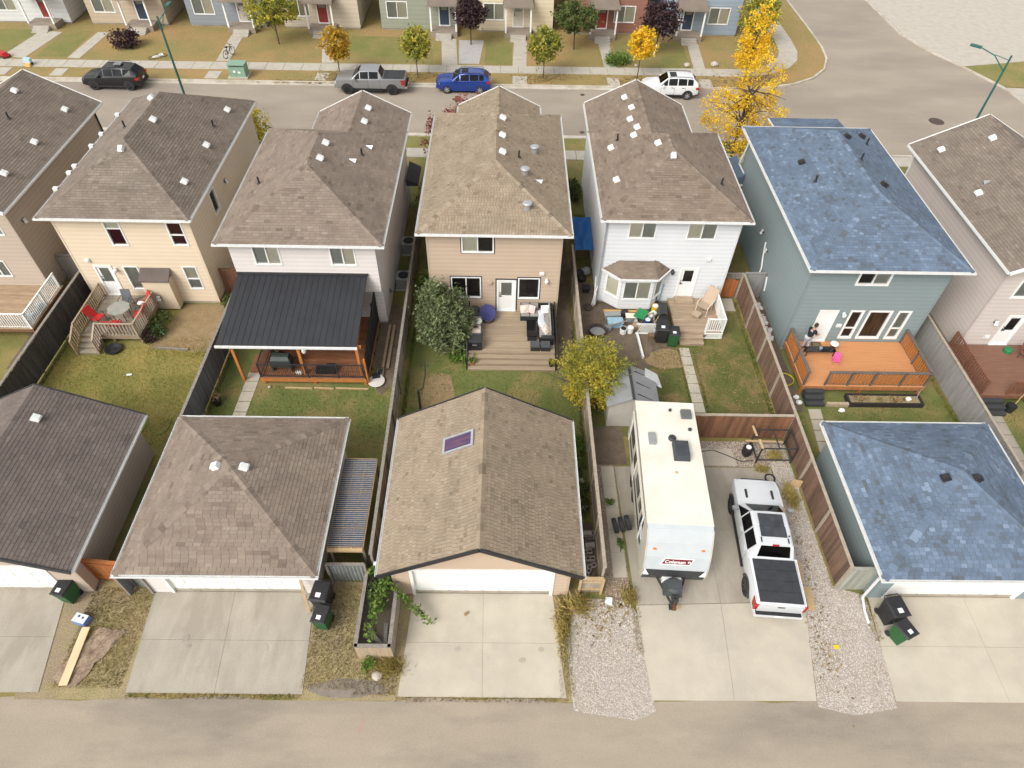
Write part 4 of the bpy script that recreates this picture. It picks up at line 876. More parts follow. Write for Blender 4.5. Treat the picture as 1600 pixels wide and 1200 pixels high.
# cream house deck
t = T('timber_deck', 'weathered timber deck with red chairs behind the cream house', 'deck', (-21,27.5,0))
boards(t, -22.7, -19.55, 25.98, 29.3, .6, D_CREAM); frame(t, -22.7, -19.55, 25.98, 29.3, .6, D_RAIL)
railing(t, [(-22.72,29.2),(-22.72,27.5),(-22.72,25.95),(-22.72,25.1)], .6, .9, D_RAIL, zs=[.6,.6,.6,.1], sp=.17, bs=.05)
railing(t, [(-21.6,25.15),(-21.6,25.95),(-19.6,25.95),(-19.5,28.5)], .6, .9, D_LATT, zs=[.1,.6,.6,.6], sp=.17, bs=.055)
steps(t, -22.68, -21.64, 25.96, 3, .6, D_CREAM)
# pale rose house: deck and its black roof
t = T('timber_deck', 'red-brown deck with black railings under the metal roof', 'deck', (-9.7,25.4,0))
boards(t, -12.4, -7.0, 23.1, 27.8, .55, D_RED); frame(t, -12.4, -7.0, 23.1, 27.8, .55, D_ORANGE, h=.24)
railing(t, [(-12.35,25.3),(-12.35,23.15),(-9.9,23.15),(-8.4,23.15),(-7.05,23.15)], .55, .95, DARKM, sp=.11, bs=.02, top=(.05,.04), post=.06)
steps(t, 23.9, 25.2, -12.42, 3, .55, D_RED, along='x')
t = T('deck_roof', 'black standing-seam metal roof over the red-brown deck', 'roof', (-10.6,25.3,0))
zA, zB, yA, yB = 3.95, 2.72, 27.27, 23.2; n = 22; BR = M('black_roof_metal', (.026,.028,.033), (.02,.021,.025), scale=1.2, rough=.5, metal=.0, grain=.06, gscale=9)
for i in range(n):
    xa0, xa1 = -13.7+6.65*i/n, -13.7+6.65*(i+1)/n; xb0, xb1 = -14.05+6.88*i/n, -14.05+6.88*(i+1)/n
    b = MB(); b.hexa([(xb0,yB,zB-.03),(xb1,yB,zB-.03),(xa1,yA,zA-.03),(xa0,yA,zA-.03),(xb0,yB,zB),(xb1-.0,yB,zB),(xa1,yA,zA),(xa0,yA,zA)]); b.beam((xb1-.02,yB,zB+.008),(xa1-.02,yA,zA+.008),.03,.018); t.part('roof_panel', b, BR, world=True)
b = MB(); b.box(-14.08,-7.14,yB-.06,yB-.002,zB-.12,zB+.02); t.part('front_flashing', b, WMETAL, world=True)
b = MB(); b.box(-13.75,-7.0,27.18,27.27,zA+.0,zA+.1); t.part('wall_flashing', b, DARKM, world=True)
for x, y in ((-13.4,23.4),(-10.15,23.4),(-7.25,23.4)):
    b = MB(); b.box(x-.07,x+.07,y-.07,y+.07,0 if x < -13 else .5,zB-.12); t.part('post', b, D_ORANGE, world=True)
b = MB(); b.beam((-14.0,23.4,zB-.17),(-7.0,23.4,zB-.17),.09,.18); t.part('header_beam', b, D_ORANGE, world=True)
for i in range(8):
    x = -13.7+i*.93; b = MB(); b.beam((x,23.25,zB-.13),(x,27.2,zA-.13),.045,.12); t.part('rafter', b, D_ORANGE, world=True)
t = T('privacy_screen', 'black mesh screen on timber posts along the covered deck side', 'screen', (-6.95,25.3,0))
for y in (23.2,24.3,25.4,26.5,27.5):
    b = MB(); b.box(-6.98,-6.9,y-.04,y+.04,0,1.9+.23*(y-23.2)); t.part('post', b, D_ORANGE if y < 23.5 else DARKM, world=True)
b = MB(); b.face([(-6.93,23.2,.5),(-6.93,27.5,.5),(-6.93,27.5,2.8),(-6.93,23.2,1.85)]); t.part('mesh_panel', b, M('black_mesh', (.02,.022,.022), None, rough=.8), world=True)
b = MB(); b.beam((-6.9,23.2,.5),(-6.9,27.5,.5),.06,.1); t.part('bottom_rail', b, D_RED, world=True)
# tan house deck
t = T('composite_deck', 'wide taupe composite deck with full-width steps behind the tan house', 'deck', (.5,26.5,0))
boards(t, -1.85, 2.78, 25.1, 28.4, .57, D_COMP, bw=.14); frame(t, -1.83, 2.76, 25.12, 28.4, .57, D_COMP, h=.5)
for i, zz in enumerate((.43,.29,.14)):
    y = 25.1-.28*(i+1)
    for k in range(2): b = MB(); b.box(-1.85,2.78,y+k*.14+.004,y+k*.14+.136,zz-.03,zz); t.part('step_board', b, D_COMP, world=True)
    b = MB(); b.box(-1.83,2.76,y+.03,y+.05,0,zz-.034); t.part('riser', b, D_COMP, world=True)
BLKR = M('black_rail', (.02,.02,.022), None, rough=.5)
railing(t, [(-1.9,24.4),(-1.9,25.1),(-1.9,26.6),(-1.9,28.3)], .57, .75, BLKR, sp=.5, bs=.02, top=(.05,.04), post=.06, zs=[.05,.57,.57,.57])
railing(t, [(2.83,24.4),(2.83,25.1),(2.83,26.6),(2.83,28.3)], .57, .8, BLKR, sp=.13, bs=.02, top=(.05,.04), post=.06, zs=[.05,.57,.57,.57])
# white house deck
t = T('timber_deck', 'small greyed timber deck with white railing behind the white house', 'deck', (11,28.3,0))
boards(t, 9.6, 12.25, 27.0, 29.9, .45, D_OLD); frame(t, 9.6, 12.25, 27.0, 29.9, .45, D_OLD)
b = MB(); b.box(9.95,11.0,29.35,29.9,.45,.6); t.part('door_step', b, D_OLD, world=True)
railing(t, [(11.25,27.05),(12.2,27.05),(12.2,28.5),(12.2,29.85)], .45, .95, WHITE, sp=.11, bs=.04)
b = MB()
for i in range(9):
    x = 11.25+i*.115
    b.beam((x,26.98,.05),(min(x+.35,12.25),26.98,.38),.015,.03); b.beam((min(x+.35,12.25),26.96,.05),(x,26.96,.38),.015,.03)
b.beam((11.2,26.97,.05),(12.25,26.97,.05),.04,.05); b.beam((11.2,26.97,.4),(12.25,26.97,.4),.04,.05); t.part('lattice_skirt', b, WHITE, world=True)
steps(t, 9.8, 11.15, 26.98, 2, .45, D_OLD, run=.3)
# blue house deck
t = T('composite_deck', 'bright terracotta deck with grey-topped railings behind the blue-grey house', 'deck', (18.5,24.5,0))
boards(t, 15.4, 21.75, 22.85, 26.15, .72, D_TERRA); frame(t, 15.4, 21.75, 22.85, 26.15, .72, wood('frame_terracotta', (.42,.17,.06)), h=.25)
DT = wood('baluster_terracotta', (.46,.17,.045), .85)
railing(t, [(15.45,26.1),(15.45,24.5),(15.45,22.92)], .72, .95, D_GREYR, mb=DT, sp=.15, bs=.06, top=(.16,.05))
railing(t, [(16.55,22.92),(17.7,22.92),(18.9,22.92),(20.4,22.92),(21.7,22.92),(21.7,24.5),(21.7,26.1)], .72, .95, D_GREYR, mb=DT, sp=.15, bs=.06, top=(.16,.05))
steps(t, 15.55, 16.5, 22.84, 3, .72, M('step_dark_grey', (.05,.052,.055), None, rough=.7), run=.27)
# rose-beige house deck
t = T('timber_deck', 'red-brown deck with slatted railings behind the rose-beige house', 'deck', (26.5,24.2,0))
boards(t, 24.35, 30, 22.35, 26.05, .72, D_MAH); frame(t, 24.35, 30, 22.35, 26.05, .72, D_MAHR)
railing(t, [(24.4,26),(24.4,24.2),(24.4,22.42)], .72, .95, D_MAHR, sp=.15, bs=.055)
railing(t, [(25.75,22.42),(27.2,22.42),(29,22.42)], .72, .95, D_MAHR, sp=.15, bs=.055)
steps(t, 24.5, 25.65, 22.33, 3, .72, M('step_dark_grey', (.05,.052,.055)), run=.27)
# ================================================================== VEHICLES
TYRE = M('tyre_rubber', (.022,.022,.023), (.035,.034,.033), scale=9, rough=.9); RIMD = M('rim_dark', (.05,.05,.052), None, rough=.35, metal=.6); RIMS = M('rim_silver', (.55,.56,.57), None, rough=.3, metal=.7)
REDL = M('red_lamp', (.35,.015,.02), None, rough=.2, spec=.6, grain=.02); HEADL = M('head_lamp', (.75,.77,.8), None, rough=.12, spec=.7, grain=.02); CHROME = M('chrome', (.6,.6,.62), None, rough=.15, metal=.9, grain=.02)
ORAL = M('amber_lamp', (.8,.2,.02), None, rough=.2, spec=.6, grain=.02)
def wheel(t, x, y, r, w_, side, rim, under=None):
    b = MB(); n = 24; pr = [(r*.62,-w_/2),(r*.93,-w_/2),(r,-w_*.36),(r,w_*.36),(r*.93,w_/2),(r*.62,w_/2)]
    prev = None
    for rr, yy in pr+[pr[0]]:
        q = b.ring([(x+rr*math.cos(6.2832*k/n), y+yy, r+rr*math.sin(6.2832*k/n)) for k in range(n)])
        if prev: b.bridge(q, prev)
        prev = q
    wo_ = t.part('wheel', b, TYRE, smooth=False)
    b = MB(); ys = y+side*w_*.30
    d = b.ring([(x+r*.62*math.cos(6.2832*k/n), ys-side*.05, r+r*.62*math.sin(6.2832*k/n)) for k in range(n)]); b.cap(d, mi=1)
    rg = b.ring([(x+r*.62*math.cos(6.2832*k/n), ys+side*.03, r+r*.62*math.sin(6.2832*k/n)) for k in range(n)]); rh = b.ring([(x+r*.54*math.cos(6.2832*k/n), ys+side*.03, r+r*.54*math.sin(6.2832*k/n)) for k in range(n)]); b.bridge(rg, rh)
    for k in range(6):
        a = 6.2832*k/6+.3; b.beam((x, ys+side*.02, r), (x+r*.58*math.cos(a), ys+side*.03, r+r*.58*math.sin(a)), .05, r*.17, up=(0,1,0) if False else (-math.sin(a),0,math.cos(a)))
    b.tube([(x, ys-side*.02, r), (x, ys+side*.05, r)], r*.15, 10); t.part('rim', b, [rim, BLACK], under=wo_)
def vehicle(name, label, cat, loc, rz, body, st, axles, r, panes, windshield, rearglass, rim, lo=BLACK, track=None, extras=None, group=None):
    """st: stations (x, zb, zbelt, ztop, w, wtop) from the nose backwards; local +x is forward"""
    t = T(name, label, cat, loc, rz, group); b = MB(); prev = None; rows = []
    for x, zb, zl, zt, w_, wt in st:
        half = [(0,zb),(w_*.84,zb),(w_*.97,zb+.12),(w_,zb+.30*(zl-zb)+.06),(w_*.995,zl-.10),(w_*.96,zl),(wt,zt-.045),(wt*.9,zt),(0,zt+.018)]
        pts = [(x,-y,z) for y, z in half]+[(x,y,z) for y, z in half[-2:0:-1]]
        rows.append([Vector(p) for p in pts]); q = b.ring(pts)
        if prev: b.bridge(q, prev)
        else: b.cap(q, False)
        prev = q
    b.cap(prev, True); me = b.mesh('body', body, True); me.set_sharp_from_angle(angle=R(28)); bo = t.part('body', me, body)
    def pane(nm, quad, k=.9, kz=.86, off=.012, mat=GLASSD):
        c = sum(quad, Vector())/len(quad); n = (quad[1]-quad[0]).cross(quad[2]-quad[0]).normalized()
        if n.dot(c-Vector((c.x*.6,0,.8))) < 0: n = -n
        p = MB(); p.face([c+(v-c)*k+n*off for v in quad]); p.face([c+(v-c)*k+n*(off-.02) for v in quad], mi=1); return t.part(nm, p, [mat, BLACK])
    for i, j in panes:
        for s in (0, 1):
            ix = (5, 6) if s else (11, 10)
            q = [rows[i][ix[0]], rows[j][ix[0]], rows[j][ix[1]], rows[i][ix[1]]]; pane('side_window', q)
    i, j = windshield; A, B = rows[i], rows[j]; pane('windshield', [A[7], A[9], B[9], B[7]], .95, off=.03)
    if rearglass: i, j = rearglass; A, B = rows[i], rows[j]; pane('rear_window', [A[7], A[9], B[9], B[7]], .88, off=.03)
    W_ = max(s[4] for s in st); track = track or W_-.10
    for ax in axles:
        for s in (-1, 1):
            a = MB(); n = 24; y0, y1 = s*(W_-.05), s*(W_+.012)
            o1 = a.ring([(ax+r*1.22*math.cos(6.2832*k/n), y1, r+r*1.22*math.sin(6.2832*k/n)) for k in range(n//2+1)]); o2 = a.ring([(ax+r*1.22*math.cos(6.2832*k/n), y0, r+r*1.22*math.sin(6.2832*k/n)) for k in range(n//2+1)])
            a.bridge(o1, o2, closed=False); a.cap(o1); t.part('wheel_arch', a, lo)
            wheel(t, ax, s*(track), r, .24, s, rim)
    if extras: extras(t, rows, st, W_)
    return t
def bxp(t, nm, x0,x1,y0,y1,z0,z1, mat, under=None): b = MB(); b.box(x0,x1,y0,y1,z0,z1); return t.part(nm, b, mat, under=under)
def mirrors(t, x, W_, z, mat):
    for s in (-1, 1): b = MB(); b.box(x-.09, x+.06, s*W_+(-.02 if s < 0 else -.04)-(.18 if s < 0 else 0), s*W_+(.04 if s < 0 else .02)+(.18 if s > 0 else 0), z, z+.15); t.part('mirror', b, mat)
def handles(t, xs, W_, z, mat):
    for x in xs:
        for s in (-1, 1): b = MB(); y = s*W_*.998; b.box(x-.11,x+.11,min(y,y+s*.025),max(y,y+s*.025),z,z+.035); t.part('door_handle', b, mat)
def seams(t, xs, W_, z0, z1):
    for x in xs:
        for s in (-1, 1): b = MB(); y = s*(W_+.002); b.box(x-.008,x+.008,min(y,y-s*.03),max(y,y-s*.03),z0,z1); t.part('door_seam', b, BLACK)
def suv_st(L, h, w, hood=1.02, clr=.3):
    f = L/2; return [(f,.45,.72,.74,w*.74,w*.62),(f-.1,.34,.88,.92,w*.9,w*.74),(f-.45,clr,hood-.03,hood+.01,w*.97,w*.82),(f-1.25,clr,hood+.05,hood+.09,w,w*.84),(f-1.4,clr,hood+.06,hood+.14,w,w*.8),(f-2.05,clr,hood+.08,h-.04,w,w*.70),(f-2.85,clr,hood+.1,h,w,w*.71),(f-3.65,clr,hood+.12,h-.02,w,w*.70),(f-L+.52,clr,hood+.14,h-.09,w*.99,w*.67),(f-L+.12,.36,hood+.14,hood+.26,w*.95,w*.74),(f-L+.03,.4,hood-.1,hood-.02,w*.92,w*.8),(f-L,.46,hood-.35,hood-.3,w*.88,w*.78)]
def suv_extras(lmat, trim, rails=True, sunroof=False, lower=BLACK, rack=False):
    def ex(t, rows, st, W_):
        f = st[0][0]; L = f-st[-1][0]; h = max(s[3] for s in st)
        for s in (-1, 1):
            b = MB(); b.hexa([(f-.1,s*W_*.9-.16,.66),(f-.02,s*W_*.76-.1,.66),(f-.28,s*W_*.93,.68),(f-.3,s*W_*.8,.68),(f-.12,s*W_*.88-.14,.86),(f-.1,s*W_*.74-.08,.84),(f-.3,s*W_*.95,.9),(f-.32,s*W_*.8,.9)]); t.part('headlight', b, HEADL)
            b = MB(); y = s*W_*.985; b.box(f-L-.01,f-L+.28,min(y,y-s*.3),max(y,y-s*.3),.88,1.06); t.part('taillight', b, REDL)
            b = MB(); y = s*(W_+.005); b.box(f-L+.95,f-1.35,min(y,y-s*.06),max(y,y-s*.06),.28,.42); t.part('sill_trim', b, lower)
            if rails: b = MB(); y = s*W_*.66; b.tube([(f-2.1,y,h-.02),(f-2.25,y,h+.05),(f-3.9,y,h+.05),(f-4.05,y,h-.05)], .022, 6); t.part('roof_rail', b, trim)
        bxp(t, 'grille', f-.03, f+.02, -W_*.48, W_*.48, .58, .8, BLACK); bxp(t, 'front_bumper', f-.12, f+.03, -W_*.72, W_*.72, .36, .5, lower)
        bxp(t, 'rear_bumper', f-L-.04, f-L+.2, -W_*.9, W_*.9, .38, .58, lower); bxp(t, 'licence_plate', f-L-.05, f-L-.02, -.16, .16, .72, .86, WHITE)
        mirrors(t, f-1.62, W_, 1.08, lmat); handles(t, (f-2.45, f-3.35), W_, .98, trim); seams(t, (f-1.5, f-2.62, f-3.55), W_, .42, 1.0)
        if sunroof: bxp(t, 'sunroof', f-2.75, f-2.2, -.4, .4, h-.0, h+.032, GLASSD)
        if rack:
            b = MB(); b.box(f-3.5,f-2.9,-.35,.25,h+.05,h+.13); t.part('roof_box', b, M('box_grey', (.2,.22,.22), None, rough=.6))
    return ex
P_BLK = paint('paint_black', (.008,.008,.009), .3, 0, .15); P_BLUE = paint('paint_blue', (.01,.045,.26), .2, .3); P_WHT = paint('paint_white', (.66,.67,.68), .3); P_GRY = paint('paint_grey', (.28,.285,.295), .3, .45); P_PEARL = paint('paint_pearl_white', (.56,.58,.6), .25)
def pk_st(h=1.88, w=1.0, L=5.9):
    f = L/2; return [(f,.55,.95,.98,w*.82,w*.7),(f-.1,.45,1.12,1.16,w*.93,w*.8),(f-.5,.42,1.2,1.25,w*.98,w*.84),(f-1.25,.42,1.24,1.3,w,w*.85),(f-1.5,.42,1.26,1.34,w,w*.82),(f-2.15,.42,1.28,h-.05,w,w*.72),(f-2.9,.42,1.29,h,w,w*.73),(f-3.72,.42,1.3,h-.02,w,w*.72),(f-3.98,.42,1.3,1.37,w,w*.82),(f-4.02,.42,1.3,1.31,w,w*.93),(f-L+.06,.46,1.3,1.31,w*.99,w*.93),(f-L,.52,1.26,1.28,w*.97,w*.9)]
def pk_extras(lmat, tl, near=False):
    def ex(t, rows, st, W_):
        f = st[0][0]; L = f-st[-1][0]; h = max(s[3] for s in st)
        for s in (-1, 1):
            b = MB(); b.box(f-.3,f-.02,min(s*W_*.6,s*W_*.88),max(s*W_*.6,s*W_*.88),.86,1.04); t.part('headlight', b, HEADL)
            b = MB(); y = s*W_*1.0; b.hexa([(f-L-.03,min(y,y-s*.16),.82),(f-L+.24,min(y,y-s*.1),.85),(f-L+.24,max(y,y-s*.1),.85),(f-L-.03,max(y,y-s*.16),.82),(f-L-.03,min(y,y-s*.16),1.25),(f-L+.34,min(y,y-s*.1),1.25),(f-L+.34,max(y,y-s*.1),1.25),(f-L-.03,max(y,y-s*.16),1.25)]); t.part('taillight', b, REDL)
            b = MB(); y = s*(W_+.02); b.box(f-3.95,f-1.35,min(y,y-s*.14),max(y,y-s*.14),.36,.44); t.part('side_step', b, BLACK)
            if near: b = MB(); b.box(f-1.15,f-.72,min(s*.52,s*.6),max(s*.52,s*.6),1.26,1.34); t.part('hood_vent', b, BLACK)
            if near: b = MB(); b.box(f-3.62,f-3.4,min(s*.52,s*.56),max(s*.52,s*.56),h-.01,h+.03); t.part('roof_clip', b, BLACK)
        bxp(t, 'grille', f-.05, f+.03, -W_*.58, W_*.58, .78, 1.06, BLACK); bxp(t, 'front_bumper', f-.15, f+.06, -W_*.86, W_*.86, .5, .72, CHROME if not near else lmat)
        bxp(t, 'rear_bumper', f-L-.2, f-L+.08, -W_*.93, W_*.93, .55, .72, CHROME if not near else lmat); bxp(t, 'bumper_step', f-L-.19, f-L-.0, -W_*.88, W_*.88, .72, .735, BLACK); bxp(t, 'licence_plate', f-L-.21, f-L-.195, -.16, .16, .6, .7, WHITE)
        tg = bxp(t, 'tailgate', f-L-.05, f-L+.01, -W_*.86, W_*.86, .76, 1.28, lmat); bxp(t, 'tailgate_handle', f-L-.062, f-L-.05, -.14, .14, 1.13, 1.2, BLACK, under=tg)
        for k in range(4):
            x0 = f-4.06-(L-4.12)*k/4; x1 = f-4.06-(L-4.12)*(k+1)/4; bxp(t, 'bed_cover_panel', x1+.008, x0-.004, -W_*.83, W_*.83, 1.315, 1.345+.004*(k%2), M('bed_cover', (.028,.03,.034), (.04,.042,.047), scale=3, rough=.6, grain=.1))
        mirrors(t, f-1.72, W_+.08, 1.28, lmat if not near else CHROME); handles(t, (f-2.6, f-3.5), W_, 1.14, lmat); seams(t, (f-1.55, f-2.8, f-3.78), W_, .5, 1.2)
        if near:
            bxp(t, 'sunroof', f-2.86, f-2.3, -.5, .5, h-.02, h+.034, GLASSB); bxp(t, 'sunroof', f-3.36, f-2.875, -.52, .52, h-.0, h+.036, GLASSB); bxp(t, 'brake_light', f-3.76, f-3.7, -.13, .13, h-.05, h+.012, REDL)
            b = MB(); b.tube([(f-3.3,-.6,h),(f-3.3,-.6,h+.05)], .03, 6); t.part('antenna', b, BLACK)
    return ex
GLASSB = M('black_roof_glass', (.02,.023,.03), (.05,.055,.065), scale=1.6, rough=.07, spec=.6, grain=.02)
up_ = Matrix
PI = math.pi
vehicle('parked_car', 'black sport utility vehicle with a grey box on its roof, parked by the kerb', 'car', (-33.1,57.05,.006), PI, P_BLK, suv_st(4.85,1.76,.97,1.04), (1.46,-1.5), .38, [(4,5),(5,6),(6,7),(7,8)], (4,5), (8,9), RIMD, extras=suv_extras(P_BLK, BLACK, rack=True), group='vehicles parked along the far kerb')
vehicle('parked_pickup', 'silver grey crew-cab pickup with black bed cover parked on the street', 'pickup', (-11.45,57.15,.006), PI, P_GRY, pk_st(1.9,1.0,5.85), (1.92,-1.83), .42, [(4,5),(5,6),(6,7)], (4,5), (7,8), RIMD, extras=pk_extras(P_GRY, 0), group='vehicles parked along the far kerb')
vehicle('parked_car', 'bright blue compact sport utility vehicle with dark glass roof, parked by the kerb', 'car', (-3.65,57.55,.006), PI, P_BLUE, suv_st(4.6,1.62,.94,.98,.26), (1.4,-1.42), .36, [(4,5),(5,6),(6,7),(7,8)], (4,5), (8,9), RIMS, lo=P_BLUE, extras=suv_extras(P_BLUE, DARKM, rails=True, sunroof=True, lower=P_BLUE), group='vehicles parked along the far kerb')
vehicle('parked_car', 'white sport utility vehicle with black sills and dark sunroof, parked by the kerb', 'car', (14.0,57.25,.006), PI-.035, P_WHT, suv_st(4.7,1.74,.95,1.05), (1.42,-1.45), .37, [(4,5),(5,6),(6,7),(7,8)], (4,5), (8,9), RIMS, extras=suv_extras(P_WHT, DARKM, sunroof=True), group='vehicles parked along the far kerb')
vehicle('parked_pickup', 'white crew-cab pickup with black folding bed cover on the concrete pad', 'pickup', (11.1,13.85,.03), PI/2-.068, P_PEARL, pk_st(1.92,1.01,5.95), (1.95,-1.87), .43, [(4,5),(5,6),(6,7)], (4,5), (7,8), RIMD, lo=DARKM, extras=pk_extras(P_PEARL, 0, True))
# ---- travel trailer
t = T('travel_trailer', 'white and beige travel trailer with grey nose and red logo on the concrete pad', 'trailer', (7.15,16.1,.03), R(-2.8)); HWD = 1.27
BEI = M('trailer_beige', (.50,.47,.40), (.44,.41,.35), scale=2, rough=.45, grain=.03, stretch=(1,.3,2)); TRW = M('trailer_roof', (.66,.635,.565), (.60,.57,.5), scale=1.1, rough=.6, grain=.04, c3=(.58,.535,.45), s3=.5); TGR = M('trailer_grey', (.43,.46,.475), (.40,.43,.445), scale=2, rough=.35, grain=.03)
pf = [(3.55,.62),(3.58,2.95),(3.4,3.04),(-2.75,3.06),(-2.95,2.98),(-3.3,2.55),(-3.62,2.0),(-3.82,1.4),(-3.86,.95),(-3.78,.6),(-3.5,.5)]    # (y, z): rear, roof, curved nose
b = MB(); l_ = b.ring([(-HWD,y,z) for y, z in pf]); r_ = b.ring([(HWD,y,z) for y, z in pf]); b.bridge(r_, l_); b.cap(l_); b.cap(r_, True); t.part('body', b, BEI)
b = MB(); b.box(-HWD-.02,HWD+.02,-2.78,3.5,3.062,3.085); b.box(-HWD-.03,-HWD-.004,-2.78,3.5,2.96,3.08); b.box(HWD+.004,HWD+.03,-2.78,3.5,2.96,3.08); ro = t.part('roof', b, TRW)
b = MB(); prev = None
for y, z in pf[3:9]:
    q = b.ring([(-HWD-.012,y-.014,z+.008),(HWD+.012,y-.014,z+.008)])
    if prev: b.bridge(q, prev, closed=False)
    prev = q
t.part('nose_panel', b, TGR)
b = MB(); prev = None
for y, z in pf[7:11]:
    q = b.ring([(-HWD-.02,y-.022,z-.05),(HWD+.02,y-.022,z-.05)])
    if prev: b.bridge(q, prev, closed=False)
    prev = q
t.part('nose_skirt', b, DARKM)
for s in (-1, 1):
    b = MB()
    for (y0, z0), (y1, z1) in zip(pf[4:10], pf[5:11]): b.beam((s*(HWD+.01),y0-.01,z0),(s*(HWD+.01),y1-.01,z1),.05,.05,up=(1,0,0))
    t.part('edge_trim', b, M('trim_beige', (.45,.42,.36), None, rough=.5))
    b = MB(); b.box(s*.95-.06,s*.95+.06,-3.5,-3.4,2.3,2.36); t.part('marker_lamp', b, ORAL)
    for y in (.35, 1.15): wheel(t, s*(HWD-.16), y, .33, .2, s, RIMS) if False else None
# nose face frame for the logo (between pf[6] and pf[7])
A, Bp = Vector((0,-3.62,2.0)), Vector((0,-3.82,1.4)); upv = (A-Bp).normalized(); nv = Vector((0,-upv.z,upv.y)).normalized(); nv = nv if nv.y < 0 else -nv; cc = Bp+upv*.42+nv*.035
Q = lambda x, h, n: cc+Vector((x,0,0))+upv*h+nv*n
WSG, RSG = M('sign_white', (.8,.8,.8), None, rough=.5, grain=.02), M('sign_maroon', (.16,.012,.02), None, rough=.5, grain=.02)
b = MB(); b.hexa([Q(-.66,-.17,0),Q(.54,-.17,0),Q(.54,-.17,-.02),Q(-.66,-.17,-.02),Q(-.5,.18,0),Q(.68,.18,0),Q(.68,.18,-.02),Q(-.5,.18,-.02)]); lg = t.part('logo_panel', b, WSG)
b = MB(); b.hexa([Q(-.59,-.12,.006),Q(.5,-.12,.006),Q(.5,-.12,0),Q(-.59,-.12,0),Q(-.47,.14,.006),Q(.61,.14,.006),Q(.61,.14,0),Q(-.47,.14,0)]); t.part('logo_field', b, RSG, under=lg)
def lettering(t, txt, size, mat, m4, under=None, shear=.0, bold=.0, name='lettering', ext_=.002):
    c = bpy.data.curves.new('txt', 'FONT'); c.body = txt; c.size = size; c.align_x = 'CENTER'; c.align_y = 'CENTER'; c.shear = shear; c.offset = bold; c.extrude = ext_; c.resolution_u = 3
    tmp = bpy.data.objects.new('txt', c); COL.objects.link(tmp); dg = bpy.context.evaluated_depsgraph_get(); me = bpy.data.meshes.new_from_object(tmp.evaluated_get(dg)); bpy.data.objects.remove(tmp); me.name = name; me.materials.clear(); me.materials.append(mat)
    o = t.part(name, me, mat, under=under); o.matrix_local = m4; return o
def face_m(o, x, y, n): m_ = Matrix((x, y, n)).transposed().to_4x4(); m_.translation = o; return m_
lettering(t, 'Coleman', .225, WSG, face_m(Q(-.08,.0,.012), Vector((1,0,0)), upv, nv), lg, .12, .004)
b = MB(); ring = [Q(.48+.06*math.cos(6.2832*k/14), .01+.06*math.sin(6.2832*k/14), .01) for k in range(14)]; b.face(ring); t.part('logo_lantern', b, WSG, under=lg)
b = MB(); b.hexa([Q(.465,-.035,.014),Q(.495,-.035,.014),Q(.495,-.035,.01),Q(.465,-.035,.01),Q(.47,.045,.014),Q(.49,.045,.014),Q(.49,.045,.01),Q(.47,.045,.01)]); t.part('logo_mark', b, RSG, under=lg)
for s in (-1, 1):
    b = MB(); b.face([(s*1.25,-3.905,1.0),(s*1.0,-3.905,1.01),(s*1.23,-3.84,1.45)] if s > 0 else [(s*1.25,-3.905,1.0),(s*1.23,-3.84,1.45),(s*1.0,-3.905,1.01)]); t.part('decal', b, WSG)
    b = MB(); b.box(min(s*1.28,s*1.285),max(s*1.28,s*1.285),-2.6,3.3,1.0,1.22); t.part('side_stripe', b, DARKM)
# left side: door, windows, awning
for y0, y1, z0, z1, nm in ((-2.35,-1.8,1.5,2.3,'window'),(-.7,.2,1.6,2.3,'window'),(1.9,2.8,1.6,2.3,'window'),(.75,1.4,.75,2.6,'door'),(-1.5,-1.1,1.7,2.4,'window')):
    b = MB(); b.box(-HWD-.035,-HWD-.001,y0,y1,z0,z1); o = t.part(nm, b, DARKM if nm == 'window' else TRW)
    b = MB(); b.box(-HWD-.045,-HWD-.03,y0+.06,y1-.06,max(z0,1.5)+.06,z1-.06); t.part('pane', b, GLASSB, under=o)
b = MB(); b.tube([(-HWD-.09,-2.3,2.85),(-HWD-.09,3.0,2.85)], .065, 10); aw = t.part('awning', b, BEI)
for y in (-2.25, 2.95): b = MB(); b.beam((-HWD-.06,y,2.8),(-HWD-.05,y+.02,.9),.05,.05); t.part('awning_arm', b, WMETAL, under=aw)
b = MB(); b.beam((-HWD-.07,-2.2,2.1),(-HWD-.05,-2.7,1.6),.05,.03); t.part('arm_brace', b, STEEL)
for y in (.3, 1.2):
    for s in (-1, 1): wheel(t, 0, 0, .01, .01, 1, RIMS) if False else None
for s in (-1, 1):
    for y in (.25, 1.05):
        b = MB(); b.tube([(s*(HWD-.26),y,.35),(s*(HWD-.02),y,.35)], .34, 18); t.part('wheel', b, TYRE)
# roof gear
def rbox(nm, x, y, lx, ly, h, mat, tp=.85, under=None): b = MB(); b.hexa([(x-lx/2,y-ly/2,3.08),(x+lx/2,y-ly/2,3.08),(x+lx/2,y+ly/2,3.08),(x-lx/2,y+ly/2,3.08),(x-lx/2*tp,y-ly/2*tp,3.08+h),(x+lx/2*tp,y-ly/2*tp,3.08+h),(x+lx/2*tp,y+ly/2*tp,3.08+h),(x-lx/2*tp,y+ly/2*tp,3.08+h)]); return t.part(nm, b, mat, under=under)
rbox('air_conditioner', .42, .72, .68, .95, .3, M('ac_cover', (.05,.055,.065), (.035,.04,.046), scale=4, rough=.6)); rbox('roof_hatch', .88, 2.78, .46, .46, .16, M('hatch_grey', (.12,.12,.12), None, rough=.5), .92); rbox('roof_hatch', -.75, 1.35, .3, .62, .14, M('hatch_pale', (.25,.26,.26), None, rough=.5), .9)
